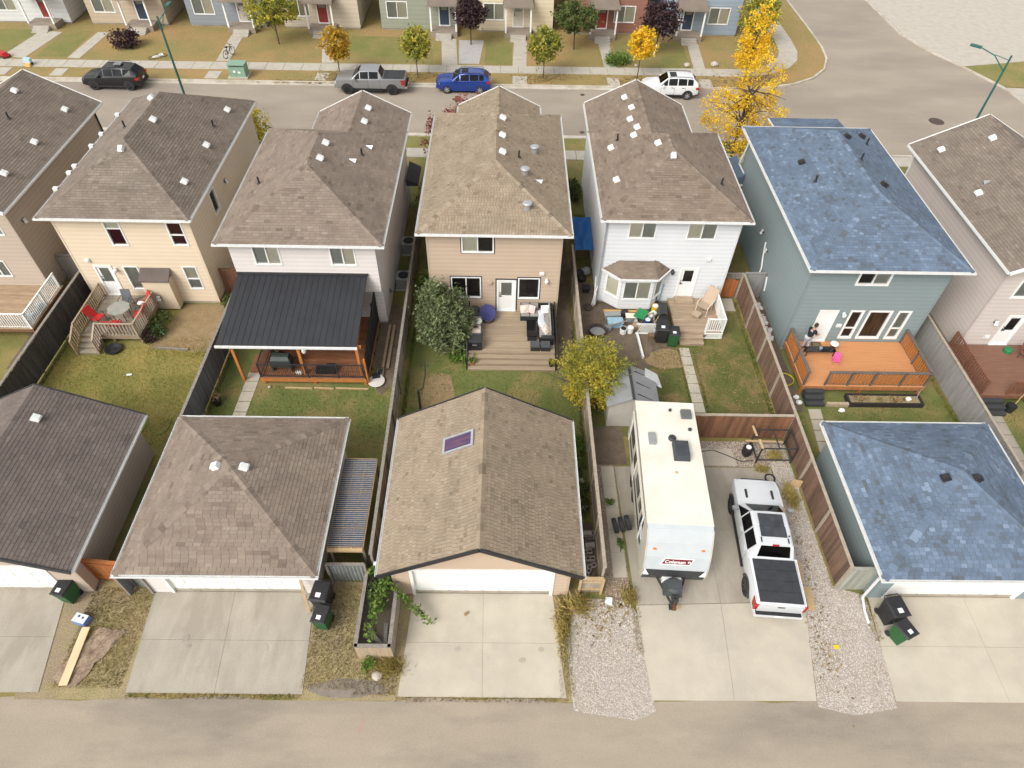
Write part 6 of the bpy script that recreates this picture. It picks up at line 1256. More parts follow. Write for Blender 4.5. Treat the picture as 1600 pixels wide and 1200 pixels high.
# houses across the street
specs = [(-50,'white','pale grey two-storey front across the street with two windows',(.55,.55,.54)),(-40.6,'tan','tan front across the street behind the red toy car',(.42,.34,.25)),(-31,'grey','slate-grey front across the street behind the white bicycle',(.22,.24,.26)),(-21.8,'beige','beige front across the street behind the broad yellow-green tree',(.5,.43,.34)),(-12.3,'olive','olive front across the street behind the silver pickup',(.27,.28,.22)),(-2.9,'cream','cream front across the street behind the purple tree',(.58,.5,.36)),(6.1,'brick','red-brown front across the street behind the leafy green tree',(.25,.12,.09)),(15.3,'blue','dusky blue front across the street behind the white parked car',(.25,.3,.36))]
PORCH = wood('porch_boards', (.3,.25,.2), st=(.6,4,4))
for i, (x0, nm, lab, col) in enumerate(specs):
    t = T('street_house', lab, 'house', (x0+3.6,74,0), 0, 'houses across the street'); y0 = 70.2; x1 = x0+7.4; f = REAR(x0, y0); mt = siding('far_'+nm, col); base(t, x0, x1, y0, y0+10)
    sd = [5.3, 5.2, 5.4, 3.9, 6.2, 4.0, 3.2, 2.4][i]; dr = door(t, f, sd-.45, sd+.45, .62, 2.65, .35, mat=M('far_door_%d' % (i % 3), [(.3,.05,.04),(.05,.07,.1),(.55,.5,.42)][i % 3], None))
    wx = .7 if sd > 3.8 else 4.4; k = win(t, f, wx, wx+1.9, 1.2, 2.6, 'slide', [BLINDG, BLIND]); k2 = win(t, f, 1.0, 2.4, 4.2, 5.3, 'slide', BLIND); k3 = win(t, f, 4.6, 6.0, 4.2, 5.3, 'slide', BLINDG)
    wall(t, f, 7.4, .2, 5.9, mt, [dr, k, k2, k3], e=.2); wall(t, RIGHT(x1, y0), 10, .2, 5.9, mt, e=.2); wall(t, LEFT(x0, y0+10), 10, .2, 5.9, mt, e=.2); wall(t, FRONT(x1, y0+10), 7.4, .2, 5.9, mt, e=.2)
    b = MB(); b.box(x0+sd-1.3, x0+sd+1.3, y0-1.6, y0-.03, .05, .55); po = t.part('porch', b, PORCH, world=True)
    for q in range(3): b = MB(); b.box(x0+sd-.75, x0+sd+.75, y0-1.6-.3*(q+1), y0-1.6-.3*q-.005, .02, .55-.14*(q+1)); t.part('step', b, CONCW, under=po, world=True)
    for xx in (-1.2, 1.2): b = MB(); b.box(x0+sd+xx-.07, x0+sd+xx+.07, y0-1.55, y0-1.4, .55, 2.85); t.part('porch_post', b, WHITE, world=True)
    b = MB(); b.hexa([(x0+sd-1.5,y0-1.8,2.85),(x0+sd+1.5,y0-1.8,2.85),(x0+sd+1.5,y0-.03,2.85),(x0+sd-1.5,y0-.03,2.85),(x0+sd-1.45,y0-1.75,2.98),(x0+sd+1.45,y0-1.75,2.98),(x0+sd+1.2,y0-.03,3.6),(x0+sd-1.2,y0-.03,3.6)], .4); t.part('porch_roof', b, ROOF['taupe'], world=True)
    b = MB(); rr = hip(x0-.4, x1+.4, y0-.4, y0+10.4, 5.95, .5)
    for p in rr[0]: b.face(p, .5)
    b.face([(x0-.4,y0-.4,5.9),(x0-.4,y0+10.4,5.9),(x1+.4,y0+10.4,5.9),(x1+.4,y0-.4,5.9)]); t.part('roof', b, ROOF['taupe'], world=True)
# ================================================================== LANE SIDE THINGS
BG = M('cart_green', (.025,.10,.035), (.02,.08,.028), scale=5, rough=.55); STK = M('sticker', (.75,.75,.75), None, rough=.6, grain=.02)
def cart(label, x, y, rz, bodym, s=1.):
    t = T('wheeled_cart', label, 'waste cart', (x,y,.02), rz, 'wheeled waste carts'); h = .95*s; w_ = .29*s; d = .34*s
    b = MB(); b.hexa([(-w_*.8,-d*.75,.06),(w_*.8,-d*.75,.06),(w_*.8,d*.7,.06),(-w_*.8,d*.7,.06),(-w_,-d,h),(w_,-d,h),(w_,d,h),(-w_,d,h)]); t.part('body', b, bodym)
    b = MB(); b.hexa([(-w_*1.06,-d*1.1,h+.005),(w_*1.06,-d*1.1,h+.005),(w_*1.06,d*1.05,h+.005),(-w_*1.06,d*1.05,h+.005),(-w_*.85,-d*.95,h+.07),(w_*.85,-d*.95,h+.07),(w_*.9,d*.95,h+.11),(-w_*.9,d*.95,h+.11)]); lo = t.part('lid', b, BLACK)
    b = MB(); b.hexa([(-w_*.35,-d*.72,h+.078),(w_*.25,-d*.72,h+.078),(w_*.25,-d*.25,h+.09),(-w_*.35,-d*.25,h+.09),(-w_*.35,-d*.72,h+.082),(w_*.25,-d*.72,h+.082),(w_*.25,-d*.25,h+.094),(-w_*.35,-d*.25,h+.094)]); t.part('sticker', b, STK, under=lo)
    b = MB(); b.tube([(-w_*.9,d*1.0,h-.02),(-w_*.9,d*1.25,h),(w_*.9,d*1.25,h),(w_*.9,d*1.0,h-.02)], .018, 6); t.part('handle', b, BLACK)
    for sx in (-1, 1): b = MB(); b.tube([(sx*w_*.8-.03,d*.75,.12),(sx*w_*.8+.03,d*.75,.12)], .12, 12); t.part('wheel', b, BLACK)
cart('green wheeled cart with black lid beside the orange-stained gate', -17.1, 11.55, R(-12), BG)
cart('black wheeled cart standing at the corner of the hip-roofed garage', -7.0, 11.4, R(-8), BLACK, 1.15)
cart('green wheeled cart with black lid in front of the hip-roofed garage cart', -6.85, 10.55, R(-10), BG)
cart('black wheeled cart beside the blue-grey garage downspout', 15.5, 10.95, R(10), BLACK, 1.15)
cart('green wheeled cart tipped beside the black one at the blue-grey garage', 15.6, 10.15, R(25), BG)
cart('black wheeled cart with white sticker beside the white house deck', 8.75, 26.8, R(-5), BLACK, 1.15)
cart('green wheeled cart beside the steps of the white house deck', 9.35, 26.5, R(-5), BG)
# plank on tarp, box
t = T('ground_tarp', 'crumpled brown tarp lying on the verge under the long plank', 'tarp', (-15.6,9.3,0)); g = random.Random(5); b = MB(); q = [(-16.6,8.35),(-15.55,8.1),(-14.5,10.2),(-15.6,10.35)]; n = 10; pts = {}
for i in range(n+1):
    for j in range(n+1):
        u, v = i/n, j/n; x = (q[0][0]*(1-u)+q[1][0]*u)*(1-v)+(q[3][0]*(1-u)+q[2][0]*u)*v; y = (q[0][1]*(1-u)+q[1][1]*u)*(1-v)+(q[3][1]*(1-u)+q[2][1]*u)*v; pts[i,j] = (x+g.uniform(-.05,.05), y+g.uniform(-.05,.05), .03+g.uniform(0,.07))
for i in range(n):
    for j in range(n): b.face([pts[i,j],pts[i+1,j],pts[i+1,j+1],pts[i,j+1]])
t.part('sheet', b, M('tarp_brown', (.34,.255,.185), (.2,.145,.105), scale=2.5, rough=.95, grain=.3, gscale=14), world=True)
b = MB(); b.beam((-15.95,8.15,.14),(-16.0,10.3,.16),.3,.04); solo('wooden_plank', b, M('plank_pale', (.72,.53,.33), (.62,.45,.27), scale=2, rough=.8, stretch=(4,.4,4), grain=.06), 'long pale plank lying on the crumpled brown tarp', 'plank', loc=(-16,9.2,.1))
t = T('storage_box', 'small white and blue carton at the end of the long plank', 'carton', (-16.3,10.6,.02), R(-15)); b = MB(); b.box(-.27,.27,-.18,.18,0,.28); t.part('carton', b, M('box_blue', (.16,.26,.55), (.12,.2,.45), scale=5, rough=.5)); b = MB(); b.box(-.265,.265,-.175,.175,.281,.29); t.part('lid_print', b, M('box_lid', (.68,.72,.78), (.55,.6,.7), scale=7, rough=.5)); b = MB(); b.box(-.12,-.04,.02,.1,.291,.295); b.box(.06,.14,.0,.08,.291,.295); t.part('print', b, DARKM)
b = MB(); b.beam((-7.75,11.72,1.75),(-7.55,11.0,.05),.1,.05); solo('leaning_board', b, W_LT, 'narrow pale board leaning against the hip-roofed garage front', 'board')
# planter box
t = T('planter_box', 'tall weathered timber planter with wire mesh beside the driveway', 'planter', (-4.7,10.6,0)); px0, px1, py0, py1, ph = -5.35, -4.0, 9.25, 12.3, 1.15
for i in range(9):
    x = px0+.075+i*.15; b = MB(); b.box(x-.072,x+.072,py0,py0+.02,.02,ph); t.part('board', b, M('planter_end', (.42,.32,.22), (.34,.26,.18), scale=2.2, rough=.85, grain=.15, stretch=(4,4,.5)), world=True)
for i in range(20):
    for x in (px0, px1-.02): y = py0+.1+i*.15; b = MB(); b.box(x,x+.02,y-.07,y+.07,.02,ph); t.part('board', b, W_TANG, world=True)
for a, c in (((px0+.05,py0-.02),(px0+.05,py1)),((px1-.05,py0-.02),(px1-.05,py1)),((px0,py0+.03),(px1,py0+.03))): b = MB(); b.beam((*a,ph+.02),(*c,ph+.02),.14,.04); t.part('top_rail', b, WOODG, world=True)
b = MB(); b.box(px0+.03,px1-.03,py0+.03,py1,.02,.55); t.part('soil', b, SOIL, world=True)
b = MB()
for i in range(30): y = py0+.1+i*.1; b.beam((px0+.1,y,ph+.005),(px1-.1,y,ph+.005),.006,.006)
for i in range(12): x = px0+.15+i*.1; b.beam((x,py0+.1,ph+.0),(x,py1,ph+.0),.006,.006)
t.part('wire_mesh', b, DARKM, world=True)
for p, q in (((-5.1,10.3),(-4.5,9.5)),((-4.35,10.3),(-4.3,9.45)),((-4.75,9.8),(-4.3,9.45))): b = MB(); b.beam((*p,.75),(*q,.6),.14,.03); t.part('loose_slat', b, WOODG, world=True)
b = MB(); b.box(-5.0,-4.25,12.3,12.42,1.5,1.6); solo('white_trim_board', b, WHITE, 'white board between the planter and the tan garage eave', 'board')
# lean-to with slatted translucent roof
t = T('lean_to_roof', 'lean-to with dark panels under pale wooden battens beside the hip-roofed garage', 'lean-to', (-6.1,14.7,0)); LP = M('dark_blue_panel', (.06,.085,.14), (.035,.05,.085), scale=2, rough=.25, grain=.05)
lx0, lx1, ly0, ly1 = -6.85, -5.45, 12.85, 17.1
for i in range(3):
    for j in range(5): b = MB(); a0, a1 = lx0+(lx1-lx0)*i/3, lx0+(lx1-lx0)*(i+1)/3; c0, c1 = ly0+(ly1-ly0)*j/5, ly0+(ly1-ly0)*(j+1)/5; b.box(a0+.01,a1-.01,c0+.01,c1-.01,1.93,1.95); t.part('panel', b, LP, world=True)
for j in range(46): y = ly0+(ly1-ly0)*j/45; b = MB(); b.box(lx0,lx1,y-.011,y+.011,1.955,1.97); t.part('batten', b, W_TANG if j % 9 else W_LT, world=True)
for i in range(4): x = lx0+(lx1-lx0)*i/3; b = MB(); b.box(x-.025,x+.025,ly0,ly1,1.82,1.925); t.part('rafter', b, W_LT, world=True)
b = MB(); b.box(lx0,lx1,ly0-.12,ly0-.02,1.75,1.92); t.part('front_board', b, W_LT, world=True)
for x in (lx0+.05, lx1-.05):
    for y in (ly0+.1, ly1-.1): b = MB(); b.box(x-.045,x+.045,y-.045,y+.045,0,1.82); t.part('post', b, WOODG, world=True)
# cinder blocks beside the tan garage
CB = M('cinder_block', (.36,.32,.28), (.27,.24,.21), scale=6, rough=.95, grain=.2)
def cinder(x, y, z, rz):
    b = MB(); b.box(-.2,.2,-.095,-.065,0,.19); b.box(-.2,.2,.065,.095,0,.19)
    for xx in (-.185,0,.185): b.box(xx-.015,xx+.015,-.065,.065,0,.19)
    o = solo('cinder_block', b, CB, 'hollow concrete block in the pile beside the tan garage', 'block', 'concrete block pile'); o.location = (x,y,z); o.rotation_euler = (R(90) if z > .25 else 0,0,rz)
for x, y, z, a in ((3.7,14.6,0,.1),(3.75,14.15,0,1.5),(3.95,14.5,.0,1.45),(3.7,13.7,0,.2),(3.8,13.4,0,.0),(3.85,13.05,0,.4),(3.65,12.75,0,1.0),(3.72,14.55,.3,.1),(3.78,14.0,.3,.2)): cinder(x, y, z, a)
for i, (x, y, r, lab) in enumerate([(3.7,17.3,.17,'round pale rock beside the tan garage'),(3.75,15.9,.15,'small pale rock halfway along the tan garage side'),(-4.55,8.55,.2,'rounded rock below the planter box'),(3.05,11.15,.2,'tan rock among the dried stalks by the slatted gate'),(-12.0,22.9,.1,'small stone at the edge of the covered deck')]):
    b = MB(); b.blob((0,0,r*.55), r, r*.85, r*.7, 9, .12); solo('garden_rock', b, M('rock_pale', (.48,.42,.36)), lab, 'rock').location = (x,y,.01)
b = MB(); b.hexa([(4.25,11.5,.02),(4.55,11.35,.02),(4.62,11.7,.02),(4.3,11.75,.02),(4.27,11.52,.2),(4.5,11.4,.16),(4.55,11.66,.18),(4.33,11.7,.14)]); solo('plastic_bag', b, WHITE, 'crumpled white bag at the foot of the tan fence end', 'bag')
# tyres by the trailer
for i, (x, y) in enumerate(((5.62,15.0),(5.34,14.92),(5.05,14.85))):
    t = T('rubber_tyre', ['black tyre standing against the trailer side','middle black tyre in the row beside the trailer','outermost black tyre in the row beside the trailer'][i], 'tyre', (x,y,.035), R(8), 'tyres beside the trailer'); t.o.rotation_euler = (0,R(-14),R(8)); n = 20
    def rg(b, pr):
        prev = None
        for rr, xx in pr:
            q = b.ring([(xx, rr*math.cos(6.2832*k/n), .34+rr*math.sin(6.2832*k/n)) for k in range(n)])
            if prev: b.bridge(prev, q)
            prev = q
        return b
    t.part('tread', rg(MB(), [(.31,-.1),(.34,-.06),(.34,.06),(.31,.1)]), TYRE); t.part('sidewall', rg(MB(), [(.31,.1),(.2,.1),(.2,-.1),(.31,-.1)]), TYRE)
# pipe frame, bucket, cardboard, hose
t = T('pipe_frame', 'dark metal frame rack standing in the gravel corner by the brown fence', 'frame', (13,19,0))
P4 = [(12.1,18.5),(13.75,18.5),(13.75,19.6),(12.1,19.6)]
for x, y in P4: b = MB(); b.beam((x,y,0),(x,y,1.15),.06,.06); t.part('leg', b, DARKM, world=True)
for z in (.25, 1.15):
    for a, c in zip(P4, P4[1:]+P4[:1]): b = MB(); b.beam((*a,z),(*c,z),.05,.05); t.part('bar', b, DARKM, world=True)
b = MB(); b.beam((12.9,18.5,1.17),(12.9,19.6,1.17),.05,.05); t.part('bar', b, DARKM, world=True)
for a, c in (((12.1,18.45,1.2),(12.05,18.95,1.25)),((12.0,19.2,1.2),(11.95,19.8,1.2)),((11.7,19.4,.55),(13.5,19.35,.55))): b = MB(); b.beam(a, c, .1, .05); t.part('timber', b, W_LT, world=True)
t = T('metal_bucket', 'black barrel bucket with a pale lid beside the metal frame rack', 'bucket', (11.75,19.0,.02)); b = MB(); b.lathe([(.2,0),(.24,.15),(.24,.5),(.22,.55)], (0,0,0), 14); t.part('drum', b, BLACK); b = MB(); b.lathe([(.13,.552),(.13,.575)], (0,0,0), 12); t.part('lid', b, WHITE)
b = MB(); b.tube([(9.6,19.1,.05),(10.2,19.2,.05),(10.8,18.9,.05),(11.4,18.55,.05),(12,18.6,.05)], .02, 6); solo('black_hose', b, BLACK, 'thin black hose curving over the gravel towards the metal frame', 'hose')
b = MB(); b.tube([(12.55+.22*math.cos(k*.35), 17.6+.22*math.sin(k*.35), .05+.012*(k//18)) for k in range(40)], .035, 6); solo('coiled_hose', b, BLACK, 'small coil of black hose near the front of the white pickup', 'hose')
b = MB(); b.hexa([(13.35,17.2,.02),(13.8,17.1,.02),(13.83,17.12,.5),(13.4,17.25,.48),(13.36,17.24,.02),(13.8,17.14,.02),(13.83,17.16,.5),(13.4,17.29,.48)]); solo('plywood_piece', b, W_LT, 'square plywood offcut leaning on the brown fence', 'plywood')
for i, (x, y, lab) in enumerate(((12.45,12.9,'pale plywood sheet on the gravel beside the pickup bed'),(12.55,11.75,'second pale plywood sheet behind the pickup rear wheel'))):
    b = MB(); b.beam((x,y-.52,.06),(x+.1,y+.52,.06),.42,.02); solo('plywood_sheet', b, W_LT, lab, 'plywood')
b = MB(); b.box(13.0,13.25,9.7,9.85,.03,.06); solo('yellow_litter', b, M('litter_yellow', (.6,.48,.05), None), 'small yellow scrap lying on the gravel by the pad', 'litter')
b = MB(); b.tube([(-1.4+.0,10.95,.04),(-1.25,11.05,.05)], .06, 5); solo('dead_leaf_scrap', b, LV['dry'], 'brown scrap lying on the tan garage driveway', 'litter')
# shed
t = T('garden_shed', 'grey plastic garden shed behind the trailer', 'shed', (6.3,21.4,0)); SHW = M('shed_wall', (.46,.43,.38), (.40,.375,.33), scale=2, rough=.6, grain=.04); SHR = M('shed_roof', (.235,.24,.245), (.19,.195,.2), scale=1.5, rough=.6, grain=.06)
x0, x1, y0, y1, ze, zr, xm = 5.0, 7.55, 20.5, 22.7, 1.65, 2.25, 6.2
b = MB(); b.box(x0+.15,x1-.15,y0+.12,y1-.1,.03,ze); b.face([(x0+.15,y0+.12,ze),(x1-.15,y0+.12,ze),(xm,y0+.12,zr-.05)]); b.face([(x1-.15,y1-.1,ze),(x0+.15,y1-.1,ze),(xm,y1-.1,zr-.05)]); t.part('wall', b, SHW, world=True)
for k in range(3):
    ya, yb = y0+(y1-y0)*k/3+.006, y0+(y1-y0)*(k+1)/3
    for xa in (x0, x1): b = MB(); b.hexa([(xa,ya,ze-.06),(xa,yb,ze-.06),(xm,yb,zr-.06),(xm,ya,zr-.06),(xa,ya,ze),(xa,yb,ze),(xm,yb,zr),(xm,ya,zr)] if xa > xm else [(xm,ya,zr-.06),(xm,yb,zr-.06),(xa,yb,ze-.06),(xa,ya,ze-.06),(xm,ya,zr),(xm,yb,zr),(xa,yb,ze),(xa,ya,ze)]); t.part('roof_panel', b, SHR, world=True)
b = MB(); b.beam((xm,y0-.02,zr+.01),(xm,y1,zr+.01),.12,.05); t.part('ridge_cap', b, DARKM, world=True)
for k in range(3): y = y0+.4+k*.75; b = MB(); b.beam((xm+.25,y,zr-.09),(xm+1.0,y-.1,ze+.14),.04,.03); t.part('roof_rib', b, DARKM, world=True)
b = MB(); b.hexa([(7.0,22.3,1.6),(7.9,22.0,1.35),(7.8,22.8,1.4),(7.1,22.9,1.6),(7.0,22.3,1.95),(7.85,22.05,1.5),(7.75,22.75,1.55),(7.1,22.85,1.9)]); solo('plastic_sheet', b, M('clear_sheet', (.55,.56,.56), (.45,.46,.46), scale=3, rough=.3), 'pale plastic sheet over the corner of the garden shed roof', 'plastic sheet')
# ================================================================== YARD AND DECK THINGS
WICK = M('black_wicker', (.03,.029,.03), (.018,.018,.019), scale=25, rough=.75, grain=.2); CUSH = M('grey_cushion', (.32,.30,.28), (.27,.252,.235), scale=4, rough=.95, grain=.08); PIL = M('cream_pillow', (.68,.60,.52), (.60,.50,.45), scale=6, rough=.9); BLKT = M('pale_blanket', (.58,.60,.63), (.48,.5,.53), scale=5, rough=.95)
def cushion(b, x0,x1,y0,y1,z0,z1, r=.03):
    b.hexa([(x0+r,y0+r,z0),(x1-r,y0+r,z0),(x1-r,y1-r,z0),(x0+r,y1-r,z0),(x0,y0,z0+r),(x1,y0,z0+r),(x1,y1,z0+r),(x0,y1,z0+r)]); b.hexa([(x0,y0,z0+r),(x1,y0,z0+r),(x1,y1,z0+r),(x0,y1,z0+r),(x0+r,y0+r,z1),(x1-r,y0+r,z1),(x1-r,y1-r,z1),(x0+r,y1-r,z1)]); return b
Z = .572
t = T('sectional_sofa', 'black wicker corner sofa with grey cushions on the composite deck', 'sofa', (2.1,27.3,Z))
for nm, x0,x1,y0,y1,z0,z1 in (('base',1.95,2.72,25.95,28.3,0,.28),('base',.95,1.94,27.62,28.3,0,.28)): b = MB(); b.box(x0,x1,y0,y1,Z+z0,Z+z1); t.part(nm, b, WICK, world=True)
b = MB(); b.box(2.62,2.74,25.95,28.31,Z,Z+.72); t.part('backrest', b, WICK, world=True); b = MB(); b.box(.95,2.6,28.22,28.34,Z,Z+.72); t.part('backrest', b, WICK, world=True)
for y in (26.0,26.77,27.54): b = MB(); cushion(b, 1.97,2.55,y,y+.75,Z+.285,Z+.43); t.part('seat_cushion', b, CUSH, world=True); b = MB(); cushion(b, 2.48,2.61,y,y+.75,Z+.435,Z+.85); t.part('back_cushion', b, CUSH, world=True)
for x in (.97,1.47): b = MB(); cushion(b, x,x+.48,27.65,28.12,Z+.285,Z+.43); t.part('seat_cushion', b, CUSH, world=True); b = MB(); cushion(b, x,x+.48,28.08,28.21,Z+.435,Z+.85); t.part('back_cushion', b, CUSH, world=True)
def pillow(label, x, y, z, rz, tilt, mat, s=.23):
    b = MB(); b.hexa([(-s*.95,-.03,-s*.95),(s*.95,-.03,-s*.95),(s*.95,.03,-s*.95),(-s*.95,.03,-s*.95),(-s*.95,-.03,s*.95),(s*.95,-.03,s*.95),(s*.95,.03,s*.95),(-s*.95,.03,s*.95)]); b.blob((0,0,0), s*.9,.1,s*.9, 8, .05); o = solo('throw_pillow', b, mat, label, 'pillow'); o.location = (x,y,z); o.rotation_euler = (R(tilt),0,rz)
pillow('cream throw pillow on the short side of the corner sofa', 1.15, 27.88, Z+.66, .2, -30, PIL); pillow('pink-tinted throw pillow leaning on the short side of the sofa', 1.55, 27.9, Z+.64, -.4, -32, M('pink_pillow', (.66,.42,.42), (.6,.5,.45), scale=7, rough=.9)); pillow('white throw pillow in the corner of the corner sofa', 2.3, 27.85, Z+.68, .1, -30, WHITE); pillow('cream throw pillow near the blanket end of the corner sofa', 2.3, 26.3, Z+.6, .9, -50, PIL)
b = MB(); prev = None
for i in range(14):
    u = i/13; y = 28.0-1.75*u; x = 1.93+.05*math.sin(u*9)+.22*u*u; q = b.ring([(x-.02,y,Z+.12+.06*math.sin(i)),(x-.03,y,Z+.44),(x+.08,y,Z+.47+.02*math.sin(i*2)),(x+.2+.25*u,y,Z+.455+.02*math.cos(i*2.5))])
    if prev: b.bridge(prev, q, closed=False)
    prev = q
solo('throw_blanket', b, BLKT, 'pale grey blanket draped along the corner sofa', 'blanket', smooth=True)
t = T('coffee_table', 'black coffee table in front of the corner sofa', 'table', (1.55,26.6,Z)); b = MB(); b.box(1.28,1.84,25.98,27.25,Z+.36,Z+.4); t.part('table_top', b, M('black_glossy', (.01,.01,.012), None, rough=.12, spec=.6), world=True); b = MB(); b.box(1.32,1.8,26.02,27.21,Z,Z+.355); t.part('base', b, WICK, world=True)
for x, lab in ((1.72,'left dark ottoman beside the deck steps'),(2.28,'right dark ottoman beside the deck steps')):
    t = T('ottoman', lab, 'ottoman', (x,25.45,Z)); b = MB(); b.box(x-.24,x+.24,25.24,25.66,Z,Z+.26); t.part('base', b, WICK, world=True); b = MB(); cushion(b, x-.26,x+.26,25.22,25.68,Z+.262,Z+.38); t.part('cushion', b, M('slate_cushion', (.075,.082,.09), (.06,.066,.072), scale=5, rough=.9), world=True)
t = T('side_cabinet', 'black side cabinet at the end of the corner sofa', 'cabinet', (2.4,25.83,Z)); b = MB(); b.box(2.08,2.72,25.72,25.93,Z,Z+.5); t.part('body', b, BLACK, world=True); b = MB(); b.box(2.05,2.74,25.7,25.94,Z+.5,Z+.53); t.part('table_top', b, DARKM, world=True)
t = T('papasan_chair', 'round blue cushioned bowl chair by the white back door', 'chair', (-.85,27.7,Z), R(15)); t.o.scale = (1.0,1.0,1.0); BLUC = M('blue_cushion', (.065,.065,.19), (.05,.05,.15), scale=7, rough=.9, grain=.1)
b = MB(); prev = None
for i in range(7):
    r_ = .02+.42*i/6; zz = .32+.22*(i/6)**2; q = b.ring([(r_*math.cos(6.2832*k/20), r_*math.sin(6.2832*k/20)*.95, zz+.22*(r_/.44)*math.sin(6.2832*k/20)+(.02*math.cos(8*6.2832*k/20))) for k in range(20)])
    if prev: b.bridge(prev, q)
    else: b.cap(q)
    prev = q
q2 = b.ring([(.47*math.cos(6.2832*k/20), .45*math.sin(6.2832*k/20), .5+.22*math.sin(6.2832*k/20)) for k in range(20)]); b.bridge(prev, q2); q3 = b.ring([(.3*math.cos(6.2832*k/20), .3*math.sin(6.2832*k/20), .28+.12*math.sin(6.2832*k/20)) for k in range(20)]); b.bridge(q2, q3); b.cap(q3, True)
t.part('cushion', b, BLUC, smooth=True); b = MB(); b.tube([(.34*math.cos(6.2832*k/16),.34*math.sin(6.2832*k/16),.03) for k in range(17)], .025, 6)
for k in range(4): a = 6.2832*k/4+.4; b.tube([(.34*math.cos(a),.34*math.sin(a),.03),(.3*math.cos(a+.5),.3*math.sin(a+.5),.34)], .02, 6)
t.part('stand', b, DARKM)
for y, lab in ((28.12,'dark round stool against the tan house wall'),(27.72,'dark round stool in front of the wall stool')):
    t = T('round_stool', lab, 'stool', (-1.55,y,Z)); b = MB(); b.lathe([(.22,.4),(.23,.44),(.2,.47)], (0,0,0), 16); t.part('seat', b, M('slate_cushion', (.075,.082,.09)))
    for k in range(3): a = k*2.09; b = MB(); b.tube([(.15*math.cos(a),.15*math.sin(a),.4),(.2*math.cos(a),.2*math.sin(a),0)], .018, 6); t.part('leg', b, BLACK)
t = T('deck_bench', 'low bench with taupe cushion and cream throw along the deck edge', 'bench', (-1.5,26.75,Z)); b = MB(); b.box(-1.82,-1.22,26.1,27.4,Z,Z+.38); t.part('base', b, WICK, world=True); b = MB(); cushion(b, -1.83,-1.2,26.7,27.42,Z+.385,Z+.5); t.part('seat_cushion', b, CUSH, world=True); b = MB(); cushion(b, -1.83,-1.2,26.08,26.68,Z+.385,Z+.5); t.part('seat_cushion', b, PIL, world=True)
b = MB(); b.blob((0,0,0), .16,.22,.06, 8, .3); solo('folded_cloth', b, WHITE, 'crumpled pale cloth on the deck bench', 'cloth').location = (-1.32,26.95,Z+.54)
b = MB(); b.blob((0,0,0), .22,.06,.04, 8, .3); solo('dark_strap', b, BLACK, 'dark strap lying on the cream bench cushion', 'strap').location = (-1.5,26.5,Z+.53)
t = T('deck_box', 'large black lidded deck box at the top of the deck steps', 'storage box', (-1.5,25.55,Z)); b = MB(); b.hexa([(-.36,-.3,0),(.36,-.3,0),(.36,.3,0),(-.36,.3,0),(-.38,-.32,.58),(.38,-.32,.58),(.38,.32,.58),(-.38,.32,.58)]); t.part('body', b, BLACK); b = MB(); cushion(b, -.4,.4,-.34,.34,.585,.68); t.part('lid', b, M('box_lid_black', (.04,.042,.045), None, rough=.5)); b = MB(); b.box(-.12,.12,-.37,-.34,.42,.46); t.part('handle', b, STEEL)
def pot(label, x, y, z, r, h, pm, lf, seed, s=.08, hh=.25):
    t = T('potted_plant', label, 'plant pot', (x,y,z)); b = MB(); b.lathe([(r*.7,0),(r,h),(r*1.06,h),(r*1.06,h+.03),(r*.9,h+.02)], (0,0,0), 14); t.part('pot', b, pm); b = MB(); crown(b, [(0,0,h+hh*.5,r*1.1,r*1.1,hh*.6)], 14, 16, s, random.Random(seed), .1); t.part('foliage', b, LV[lf])
TERC = M('terracotta', (.4,.16,.07), None, rough=.85)
pot('orange pot with bright green plant on the deck steps', -1.58, 24.62, .15, .14, .22, TERC, 'hosta', 1); pot('dark pot with dull green plant on the deck steps', 2.58, 24.58, .15, .14, .22, BLACK, 'lime', 2); pot('black pot with dry plant beside the blue-grey fence', -14.3, 21.75, 0, .22, .4, BLACK, 'dry', 3)
b = MB(); b.tube([(-4.12,21.6,0),(-4.12,21.6,1.4)], .06, 8); b.tube([(-4.12,21.65,1.35),(-3.95,22.0,1.1),(-3.9,22.8,1.2),(-3.9,23.2,1.9)], .03, 6); solo('black_post', b, BLACK, 'black post with a thin bent pipe on the tan house lawn', 'post')
# cream deck set
def chair(name, label, cat, x, y, z, rz, mat, fm, rec=.25, s=1.):
    t = T(name, label, cat, (x,y,z), rz); w_ = .27*s
    b = MB(); b.hexa([(-w_,-.25*s,.38*s),(w_,-.25*s,.38*s),(w_,.22*s,.34*s),(-w_,.22*s,.34*s),(-w_,-.25*s,.42*s),(w_,-.25*s,.42*s),(w_,.22*s,.38*s),(-w_,.22*s,.38*s)]); t.part('seat', b, mat)
    b = MB(); b.hexa([(-w_,.2*s,.38*s),(w_,.2*s,.38*s),(w_,.24*s,.38*s),(-w_,.24*s,.38*s),(-w_*.95,(.22+rec)*s,.95*s),(w_*.95,(.22+rec)*s,.95*s),(w_*.95,(.26+rec)*s,.94*s),(-w_*.95,(.26+rec)*s,.94*s)]); t.part('backrest', b, mat)
    for sx in (-1, 1):
        for yy in (-.22, .2): b = MB(); b.tube([(sx*w_,yy*s,.4*s),(sx*w_*1.03,yy*1.2*s,0)], .016, 6); t.part('leg', b, fm)
        b = MB(); b.tube([(sx*w_*1.02,-.24*s,.4*s),(sx*w_*1.04,-.2*s,.6*s),(sx*w_*1.04,(.2+rec*.4)*s,.6*s)], .018, 6); t.part('arm', b, fm)
    return t
RF = M('red_fabric', (.50,.03,.025), (.42,.02,.02), scale=8, rough=.85); GF = M('grey_fabric', (.13,.135,.14), None, rough=.9)
